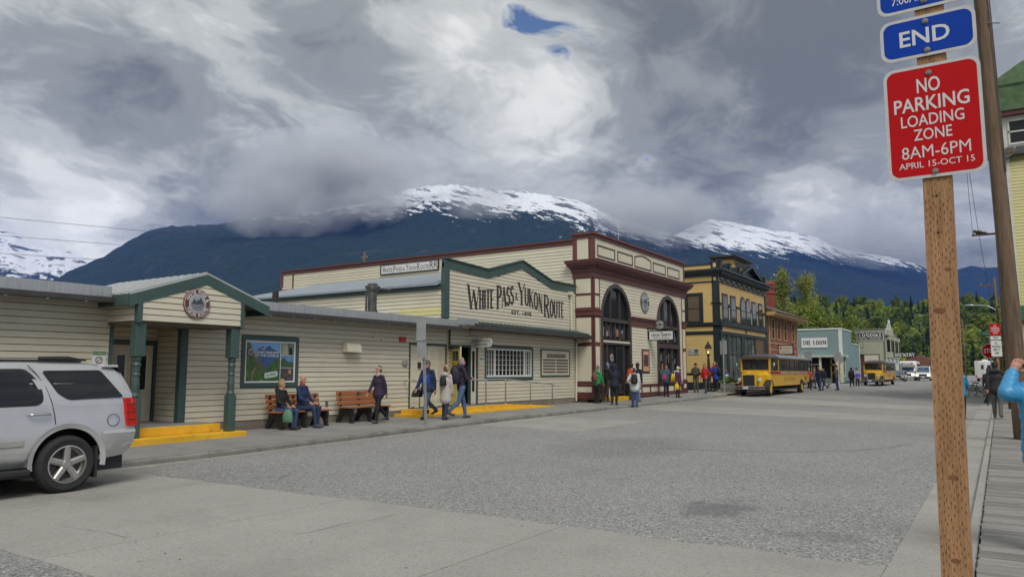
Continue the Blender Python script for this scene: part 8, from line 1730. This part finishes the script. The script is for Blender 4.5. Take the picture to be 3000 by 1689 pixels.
    for s_, (kd, am) in zip((-1, 1), arms):
        S0 = sh+Vector((s_*sw, 0, -.01*k)); rot = lambda d: Vector((d[0]*s_, d[1], d[2])).normalized()
        if kd == 'd': u = rot((.16, math.sin(R(am))*1.0, -1)); v = rot((.06, math.sin(R(am))+.22, -1))       # hanging, swung by am degrees
        elif kd == 'front': u = rot((.25, .25, -1)); v = rot((-.75, 1.0, .1+am*.02))                           # folded across the front
        elif kd == 'hold': u = rot((.22, .35, -1)); v = rot((-.25, 1.0, am*.02))                               # holding something out
        elif kd == 'face': u = rot((.35, .75, -.55)); v = rot((-.45, .45, 1.0))                                # hand up at the face
        elif kd == 'lap': u = rot((.20, .35, -1)); v = rot((-.45, .9, -.45))
        elif kd == 'hip': u = rot((.55, -.25, -1)); v = rot((-.45, .55, -.8))
        elif kd == 'cam': u = rot((.55, .55, -.35)); v = rot((-.40, .55, .75))
        E_ = S0+u*.285*k; Wr = E_+v*.245*k; r_ = .06*k*f*bulk
        B.cap(S0-u*.01, E_, r_*1.08, r_*.86, TP); B.cap(E_, Wr, r_*.88, r_*.66, TP); hd = (v*.8+Vector((0, .0, -.2 if kd in 'd' else 0))).normalized(); B.cap(Wr+v*.01, Wr+hd*.075*k, .028*k, .034*k, SK, 1.2)
        pb = Wr+hd*.085*k; nrm = hd.cross(Vector((s_, 0, 0))); nrm = nrm.normalized() if nrm.length > .1 else Vector((0, 0, 1)); lat = hd.cross(nrm).normalized(); curl = Vector((-s_*.5, .6, 0)) if kd != 'd' else Vector((-s_*.6, .25, 0))
        for i, ll in enumerate((.075, .085, .08, .062)):
            q0 = pb+lat*(i-1.5)*.019*k; q1 = q0+hd*ll*.5*k; q2 = q1+(hd+curl*.8).normalized()*ll*.5*k; e = MB(); e.tube([q0-hd*.02, q0, q1, q2], [.009*k, .0095*k, .009*k, .006*k], 5); B.extra.append((e, SK))
        q0 = Wr+hd*.03*k-lat*.03*k; e = MB(); e.tube([q0, q0+(hd*.6-lat).normalized()*.035*k, q0+(hd*1.2-lat*.5).normalized()*.065*k], [.011*k, .011*k, .007*k], 5); B.extra.append((e, SK))
        hands.append(pb)
    # put the soles on the ground
    zmin = min(p[2] for p in B.b.v); dz = -zmin
    for i, p in enumerate(B.b.v): B.b.v[i] = (p[0], p[1], p[2]+dz)
    B.prims = [(a+Vector((0, 0, dz)), b_+Vector((0, 0, dz)), *q) for a, b_, *q in B.prims]
    for e, m in B.extra: e.v = [(p[0], p[1], p[2]+dz) for p in e.v]
    B.finish('body', mats, voxel, U, None)
    U['dz'] = dz; del U['dz']
    M_ = Matrix.Translation(loc) @ Matrix.Rotation(R(face), 4, 'Z')
    return {'root': U, 'M': M_, 'back': M_ @ (chest+Vector((0, -.15*k*bulk, dz))), 'hands': [M_ @ (h+Vector((0, 0, dz))) for h in hands], 'k': k, 'face': face, 'head': M_ @ (head+Vector((0, 0, dz)))}
def backpack(P, label, col, size=1., col2=None):
    m = cloth('bag_%.3f_%.3f_%.3f' % col, col, .7); c = P['back']; k = P['k']*size; U = thing('backpack', label, 'backpack', (c.x, c.y, c.z-.2*k), R(P['face']))
    b = MB(); z0 = -.02
    b.loft([[(x*w*k, y*dd*k-.07*k, (z+z0)*k) for x, y in ((-1, .9), (-.8, -.6), (-.4, -1), (.4, -1), (.8, -.6), (1, .9))] for z, w, dd in ((-.02, .11, .05), (.02, .145, .085), (.16, .15, .10), (.30, .135, .085), (.40, .10, .06), (.425, .05, .03))]); o = b.build('pack', m, U, smooth=False); smooth_by_angle(o, 50)
    b = MB(); b.loft([[(x*w*k, y*dd*k-.165*k, (z+z0)*k) for x, y in ((-1, .6), (-.6, -1), (.6, -1), (1, .6))] for z, w, dd in ((.03, .09, .02), (.06, .105, .035), (.17, .10, .035), (.20, .08, .02))]); b.build('pocket', cloth('bagp_%.3f' % (col2 or col)[0], col2 or tuple(q*1.4+.004 for q in col)), U)
    for s in (-1, 1): b = MB(); b.tube([(s*.09*k, -.03*k, .38*k), (s*.12*k, .10*k, .46*k), (s*.13*k, .25*k, .40*k), (s*.13*k, .27*k, .2*k), (s*.12*k, .05*k, .02*k)], .018*k, 5); b.build('strap', m, U)
def handbag(pos, label, col, w=.2, h=.28, d=.10, rz=0., kind='shopping_bag'):
    m = cloth('sack_%.3f_%.3f_%.3f' % col, col, .6); U = thing(kind, label, 'bag', (pos[0], pos[1], pos[2]-h-.08), R(rz))
    b = MB(); b.loft([[(x*w/2*s_, y*d/2*s2, z*h) for x, y in ((-1, -.6), (-.7, -1), (.7, -1), (1, -.6), (1, .6), (.7, 1), (-.7, 1), (-1, .6))] for z, s_, s2 in ((0, .92, .75), (.05, 1.0, 1), (.5, .96, .95), (.85, .66, .5), (1, .34, .2))]); o = b.build('sack', m, U); smooth_by_angle(o, 50)
    b = MB(); [b.tube([(-w*.25, y, h*.97), (-w*.12, y*.5, h+.09), (w*.12, y*.5, h+.09), (w*.25, y, h*.97)], .006, 4) for y in (-.015, .015)]; b.build('handle', m, U)
def W_(x, y): return (x, y, walk_z(x, y) if x < KX else road_z(x, y)+.006)
navy = (.012, .02, .055); black = (.010, .010, .012); denim = (.035, .065, .14); ltdenim = (.16, .25, .36)
G1 = 'people on the depot sidewalk'; G2 = 'people outside the station shop'; G3 = 'people around the buses'; G4 = 'walkers on the right side'
# seated couple
person((-15.88, 13.22, walk_z(-15.7, 13.2)), -78, 1.64, 'seated woman in a black puffer jacket with short blond hair', black, denim, 'blond', True, seated=True, arms=(('lap', 0), ('lap', 0)), hood=True, longhair=False, turn=8, voxel=.017, group=G1)
handbag((-15.42, 13.05, .80), 'green and white carrier bag hanging at the seated woman\'s knees', (.10, .22, .15), .26, .34, .14, 20)
person((-15.88, 13.92, walk_z(-15.7, 13.9)), -72, 1.78, 'seated bald man in a navy quilted jacket, hands clasped', (.012, .028, .085), (.02, .035, .085), 'bald', seated=True, arms=(('lap', 0), ('lap', 0)), collar=(.25, .03, .02), shoes=(.05, .06, .09), turn=-14, voxel=.017, group=G1)
P = person(W_(-15.1, 16.05), 175, 1.60, 'woman in a plum puffer jacket and white headband walking past the empty bench', (.030, .018, .042), black, 'brown', True, hat=('band', (.6, .52, .46)), walk=.55, arms=(('d', -20), ('d', 22)), bulk=1.14, coat=.05, shoes=(.06, .06, .06), turn=-12, pitch=14, collar=(.55, .42, .42), voxel=.018, group=G1)
P = person(W_(-14.85, 17.95), 178, 1.78, 'man in a two-tone blue jacket and camouflage cap walking behind the sign pole', (.012, .022, .075), (.05, .085, .13), 'dark', hat=('cap', (.11, .10, .075)), walk=.75, arms=(('d', -14), ('d', 20)), bulk=1.16, coat=.02, stripe=(.012, .06, .33), collar=(.015, .015, .02), voxel=.018, group=G1)
handbag((-15.22, 17.9, 1.22), 'black shoulder bag carried by the man in the camouflage cap', black, .34, .24, .14, 60, 'shoulder_bag')
P = person(W_(-14.25, 18.1), 8, 1.58, 'woman in a long pale grey hooded coat and tan beanie seen from behind', (.43, .40, .37), (.02, .03, .055), 'brown', True, hat=('beanie', (.42, .27, .14)), walk=.2, arms=(('d', 6), ('d', 0)), coat=.30, hood=True, bulk=1.12, voxel=.018, group=G1); backpack(P, 'small black backpack worn over the pale grey coat', black, .72)
P = person(W_(-14.15, 18.75), -28, 1.84, 'tall man in a dark purple fleece and blue jeans seen from behind', (.022, .014, .035), (.065, .12, .24), 'grey', walk=.6, arms=(('d', 5), ('front', 0)), collar=(.02, .04, .25), bulk=1.05, turn=-35, shoes=(.06, .05, .045), voxel=.018, group=G1); backpack(P, 'large navy backpack on the tall man in the purple fleece', (.010, .013, .03), 1.15)
# outside the station shop
P = person(W_(-15.15, 30.2), -20, 1.60, 'person in a bright green jacket outside the shop door', (.018, .27, .075), black, 'grey', hat=('beanie', (.06, .08, .05)), arms=(('d', 8), ('d', 14)), bulk=1.15, hood=True, skirt=True, group=G2); backpack(P, 'red and black patterned backpack on the green jacket', (.20, .05, .05), .95, (.04, .03, .03))
person(W_(-15.05, 31.0), -35, 1.72, 'person in a dark coat and blue knitted hat behind the green jacket', (.013, .013, .016), (.035, .025, .02), 'dark', hat=('beanie', (.10, .19, .42)), arms=(('d', 10), ('hold', 0)), bulk=1.12, hood=True, shoes=(.07, .06, .05), walk=.3, group=G2)
person(W_(-13.75, 29.0), 12, 1.66, 'person in dark hooded navy anorak facing the shop door', (.010, .013, .026), black, 'black', hat=('hood', (.012, .016, .035)), arms=(('hold', 5), ('hold', 5)), bulk=1.15, coat=.1, stripe=(.25, .05, .07), group=G2)
P = person((-13.0, 29.4, road_z(-13.0, 29.4)+.01), 20, 1.64, 'woman in a white jacket and white bobble-pattern hat walking in the gutter', (.56, .57, .58), (.03, .06, .15), 'brown', True, hat=('beanie', (.60, .57, .48)), arms=(('hip', 0), ('d', 8)), bulk=1.2, coat=.10, walk=.2, voxel=.019, group=G2); backpack(P, 'black backpack on the white jacket', black, 1.0)
person(W_(-13.95, 31.9), -10, 1.76, 'man in a navy puffer jacket and black beanie with pale jeans', (.011, .015, .032), ltdenim, 'black', hat=('beanie', (.010, .010, .011)), arms=(('d', 5), ('d', -10)), bulk=1.14, walk=.8, coat=.04, shoes=(.10, .07, .05), group=G2)
person(W_(-15.0, 33.6), 40, 1.70, 'person in an orange jacket with pom-pom hat by the shop window', (.42, .06, .018), (.04, .04, .05), 'dark', True, hat=('pompom', (.05, .045, .04)), arms=(('d', 5), ('d', 5)), bulk=1.1, group=G2)
P = person(W_(-14.9, 37.8), -140, 1.62, 'dark-haired woman in a teal jacket carrying yellow bags', (.02, .09, .15), (.010, .015, .035), 'dark', True, longhair=True, arms=(('hold', 15), ('hold', 5)), coat=.08, bulk=1.08, turn=20, group=G2); handbag(P['hands'][0]+Vector((.1, .05, .1)), 'yellow plastic bag held by the woman in teal', (.62, .42, .01), .26, .42, .16, 30); handbag(P['hands'][1]+Vector((-.05, -.05, .15)), 'magenta bag held against the teal jacket', (.30, .02, .12), .22, .36, .12, 40)
P = person(W_(-14.05, 37.3), -115, 1.54, 'woman in a plum jacket and white cap with a small yellow bag', (.06, .010, .055), (.012, .016, .04), 'grey', True, hat=('cap', (.62, .62, .61)), arms=(('d', -4), ('d', 6)), collar=(.55, .55, .56), hood='c', coat=.06, turn=15, group=G2); handbag(P['hands'][1]+Vector((0, 0, .05)), 'small yellow printed bag in the plum woman\'s hand', (.62, .42, .02), .24, .30, .1, 30)
P = person(W_(-15.2, 43.3), -170, 1.68, 'person in an olive jacket and dark red beanie, hands together', (.055, .05, .032), (.15, .13, .09), 'dark', hat=('beanie', (.06, .012, .016)), arms=(('front', 0), ('front', 0)), bulk=1.1, walk=.1, group=G2)
P = person(W_(-14.55, 43.0), 165, 1.66, 'long-haired woman in a red jacket strolling by the lamp', (.48, .012, .02), (.055, .055, .06), 'brown', True, longhair=True, arms=(('hip', 0), ('d', 5)), bulk=1.12, walk=.35, turn=15, group=G2)
person(W_(-15.1, 46.6), 160, 1.76, 'grey-haired man in a red jacket half hidden behind the blue parka', (.42, .02, .015), (.03, .03, .035), 'grey', arms=(('front', 0), ('d', 0)), bulk=1.1, group=G2)
P = person(W_(-14.7, 45.7), 60, 1.70, 'person in a royal blue parka raising a hand to the face', (.012, .055, .36), black, 'brown', arms=(('face', 0), ('d', 5)), coat=.10, bulk=1.15, walk=.5, group=G2); backpack(P, 'black backpack on the royal blue parka', black, .95)
person(W_(-14.7, 47.6), -150, 1.32, 'child in a blue and white hooded jacket beside the planter', (.025, .09, .20), black, 'dark', arms=(('front', 0), ('front', 0)), bulk=1.05, stripe=(.5, .52, .55), group=G2)
# around the buses
person(W_(-11.7, 57.6), -165, 1.60, 'woman in a coral red jacket leaning behind the nearer bus', (.55, .05, .045), black, 'grey', True, arms=(('hold', 0), ('d', 10)), walk=.7, lean=8, group=G3)
person(W_(-10.95, 57.2), 175, 1.72, 'stocky man in a navy jacket and jeans crossing behind the nearer bus', (.011, .017, .04), denim, 'dark', arms=(('d', -20), ('d', 20)), bulk=1.2, walk=.5, group=G3)
person(W_(-10.9, 58.6), 150, 1.62, 'person in dark clothes partly behind the stocky man', (.02, .022, .03), (.02, .03, .05), 'dark', arms=(('d', 10), ('d', -10)), bulk=1.1, walk=.8, group=G3)
person(W_(-12.3, 62.6), 100, 1.7, 'person in a tan jacket standing behind the bus tail', (.30, .25, .19), (.05, .05, .06), 'brown', arms=(('d', 4), ('d', 4)), group=G3)
person((-12.3, 66.3, road_z(-12, 66)+.1), 60, 1.70, 'man in a grey sweatshirt and cap sitting by the teal shop', (.20, .18, .15), ltdenim, 'dark', hat=('cap', (.05, .04, .03)), seated=True, arms=(('hold', -10), ('lap', 0)), group=G3, shoes=(.12, .11, .1))
person((-12.9, 66.6, road_z(-12, 66)+.1), 80, 1.66, 'person in black sitting beside the grey sweatshirt', (.02, .02, .022), (.03, .035, .05), 'brown', seated=True, arms=(('lap', 0), ('lap', 0)), group=G3)
U = thing('kerb_bench', 'low wooden bench where two people sit near the teal shop', 'bench', (-12.6, 66.2, .36)); b = MB(); b.bbox((-13.4, 66.05, .72), (-11.8, 66.5, .80), .01); b.build('seat', m_plank, U, world=True)
for x in (-13.3, -12.0): b = MB(); b.box((x, 66.1, .3), (x+.12, 66.45, .72)); b.build('leg', m_plank, U, world=True)
person(W_(-10.4, 60.9), 80, 1.84, 'tall man in a camouflage jacket, brown cap and blue jeans looking left', (.12, .10, .065), (.018, .05, .17), 'brown', hat=('cap', (.07, .04, .025)), arms=(('front', 5), ('front', 5)), bulk=1.08, hood='c', collar=(.4, .37, .3), group=G3)
P = person(W_(-11.1, 72.3), 20, 1.66, 'person in a black hooded coat walking toward the teal shop', (.008, .008, .009), black, 'black', hat=('hood', (.010, .010, .011)), arms=(('d', 4), ('d', 4)), coat=.16, bulk=1.12, walk=.4, group=G3); handbag(P['hands'][1]+Vector((.05, 0, .0)), 'white plastic bag beside the black coat', (.55, .56, .58), .34, .40, .2, 10)
P = person(W_(-10.6, 72.0), -165, 1.68, 'person in a lilac jacket with a blue bag next to the second bus', (.36, .31, .40), black, 'black', True, longhair=True, arms=(('d', 4), ('front', 0)), coat=.05, shoes=(.55, .55, .55), walk=.25, group=G3); handbag(P['hands'][1]+Vector((.1, -.1, .15)), 'bright blue bag across the lilac jacket', (.03, .05, .42), .42, .30, .14, 20)
# right-hand side
person((-1.22, 31.0, .01), -4, 1.74, 'woman in a bright blue jacket and pale helmet half hidden by the timber post', (.012, .22, .42), (.015, .015, .018), 'grey', True, hat=('beanie', (.42, .45, .48)), arms=(('d', 5), ('hold', -12)), coat=.06, bulk=1.1, walk=.25, group=G4)
person((-.14, 30.4, .12), -6, 1.84, 'man in a black jacket, black beanie and grey trousers walking away', (.020, .019, .022), (.085, .09, .085), 'black', hat=('beanie', (.008, .008, .009)), arms=(('d', -18), ('d', 10)), bulk=1.16, walk=.35, coat=.04, hood=True, shoes=(.05, .045, .04), voxel=.018, group=G4)
person((-.5, 44., .03), -4, 1.78, 'distant man in dark clothes beyond the black jacket', (.03, .03, .035), black, 'black', hat=('cap', (.02, .02, .022)), arms=(('d', 5), ('d', 5)), group=G4)
# photographer at the right edge: pale blue puffer jacket, arm raised
def photographer():
    x, y, z = .33, 8.15, .105; U = thing('person', 'person in a sky blue puffer jacket raising a phone at the right edge', 'person', (x, y, z), 0, G4); B = Body(); SK, TP, LG, SH, HR = range(5)
    mats = [m_skin, mat('sky_blue_puffer', (.045, .26, .50), .42, var=.10, vs=9, bump=.5, bs=16), cloth('leg_dark', (.02, .025, .04)), cloth('shoe_dark', (.03, .03, .03)), mat('hair_brown', HAIR['brown'], .6, var=.2, vs=20), m_eye, m_lip]
    for s in (-1, 1):
        B.cap((s*.10, 0, .88), (s*.11, .02, .48), .095, .066, LG); B.cap((s*.11, .02, .48), (s*.11, 0, .08), .064, .05, LG); B.cap((s*.11, -.05, .045), (s*.12, .16, .04), .043, .037, SH, 1.15, (1, 0, 0))
    for i in range(7):                                          # quilted bands
        zz = .80+i*.095; w = [.165, .168, .165, .16, .165, .17, .15][i]; B.cap((0, 0, zz), (0, 0, zz+.03), w, w*.97, TP, 1.30, (1, 0, 0), 20)
    B.cap((-.13, 0, 1.40), (.13, 0, 1.40), .09, .09, TP); B.cap((0, .0, 1.45), (0, .01, 1.54), .07, .058, SK); B.cap((0, 0, 1.46), (0, 0, 1.50), .09, .085, TP)
    hd = Vector((.02, .03, 1.64)); B.cap(hd+Vector((0, 0, .035)), hd+Vector((0, 0, -.01)), .083, .078, SK); B.cap(hd+Vector((0, .03, -.035)), hd+Vector((0, .045, -.075)), .058, .04, SK); B.cap(hd+Vector((0, -.03, .05)), hd+Vector((0, -.045, -.02)), .088, .075, HR); B.cap(hd+Vector((0, .012, .085)), hd+Vector((0, -.03, .09)), .058, .06, HR); B.cap(hd+Vector((0, -.05, -.02)), hd+Vector((0, -.06, -.16)), .07, .05, HR, 1.2, (1, 0, 0)); B.cap(hd+Vector((0, .09, .01)), hd+Vector((0, .112, -.025)), .01, .016, SK)
    for s in (-1, 1): e = MB(); e.sphere(hd+Vector((s*.032, .079, .012)), .0105, 6, 5); B.extra.append((e, 5))
    e = MB(); e.sphere(hd+Vector((0, .088, -.055)), .007, 8, 4, (3, 1.2, .8)); B.extra.append((e, 6))
    # left arm: shoulder, elbow out to the left, forearm up to the phone; quilted in rings
    def sleeve(a, c, r0, r1, n):
        a, c = Vector(a), Vector(c)
        for i in range(n):
            t0, t1 = i/n, (i+1)/n; p, q = a.lerp(c, t0+.42/n), a.lerp(c, t1-.42/n); rr_ = r0+(r1-r0)*(t0+t1)/2; B.cap(p, q, rr_, rr_, TP, n=16)
        B.cap(a, c, r0*.80, r1*.80, TP)
    S0, E_, Wr = (-.17, .0, 1.37), (-.295, -.11, 1.375), (-.235, .06, 1.56)
    sleeve(S0, E_, .080, .076, 4); sleeve(E_, Wr, .074, .056, 4); B.cap(E_, E_, .07, .07, TP)
    S1, E1, W1 = (.19, .0, 1.385), (.36, .12, 1.30), (.12, .30, 1.55); sleeve(S1, E1, .078, .072, 3); sleeve(E1, W1, .07, .052, 3)
    # left hand: palm and five fingers closing on the phone
    wr = Vector(Wr); pd = Vector((.40, .30, .85)).normalized(); lat = Vector((.75, .1, -.4)); lat = (lat-pd*lat.dot(pd)).normalized(); B.cap(wr+pd*.015, wr+pd*.07, .027, .036, SK, 1.25, lat)
    ph = Vector((-.155, .235, 1.60))
    for i, ll in enumerate((.078, .088, .082, .066)):
        q0 = wr+pd*.085+lat*(i-1.5)*.02; q1 = q0+(pd+lat*.05).normalized()*ll*.45; q2 = q1+(pd*.35+Vector((.8, .25, -.1))).normalized()*ll*.35; q3 = q2+Vector((.8, .3, -.5)).normalized()*ll*.25; e = MB(); e.tube([q0-pd*.03, q0, q1, q2, q3], [.0095, .0105, .0098, .009, .0065], 8); B.extra.append((e, SK))
    q0 = wr+pd*.03+lat*.035; e = MB(); e.tube([q0, q0+Vector((.04, -.01, .005)), q0+Vector((.07, .01, .03))], [.0125, .0115, .008], 8); B.extra.append((e, SK))
    w1 = Vector(W1); B.cap(w1, w1+Vector((-.03, .02, .05)), .03, .034, SK)
    for i in range(4): q0 = w1+Vector((-.05+.0*i, .03, .03+.02*i)); e = MB(); e.tube([q0, q0+Vector((-.03, .01, .0)), q0+Vector((-.05, .0, -.01))], [.01, .0095, .007], 6); B.extra.append((e, SK))
    q0 = w1+Vector((-.02, -.01, .06)); e = MB(); e.tube([q0, q0+Vector((-.03, -.01, .03)), q0+Vector((-.05, 0, .03))], [.012, .011, .008], 6); B.extra.append((e, SK))
    B.finish('body', mats, .009, U, None, 1)
    T = thing('phone', 'black phone held up by the person in the sky blue puffer', 'phone', (x+.02, y+.13, z+1.64)); b = MB(); b.bbox((-.175, -.006, -.038), (.02, .006, .038), .006); b.build('case', m_black, T); b = MB(); b.box((-.165, -.0075, -.032), (.01, -.0062, .032)); b.build('screen', mat('phone_screen', (.03, .04, .05), .1, var=0, emit=((.25, .32, .4), .25)), T)
photographer()
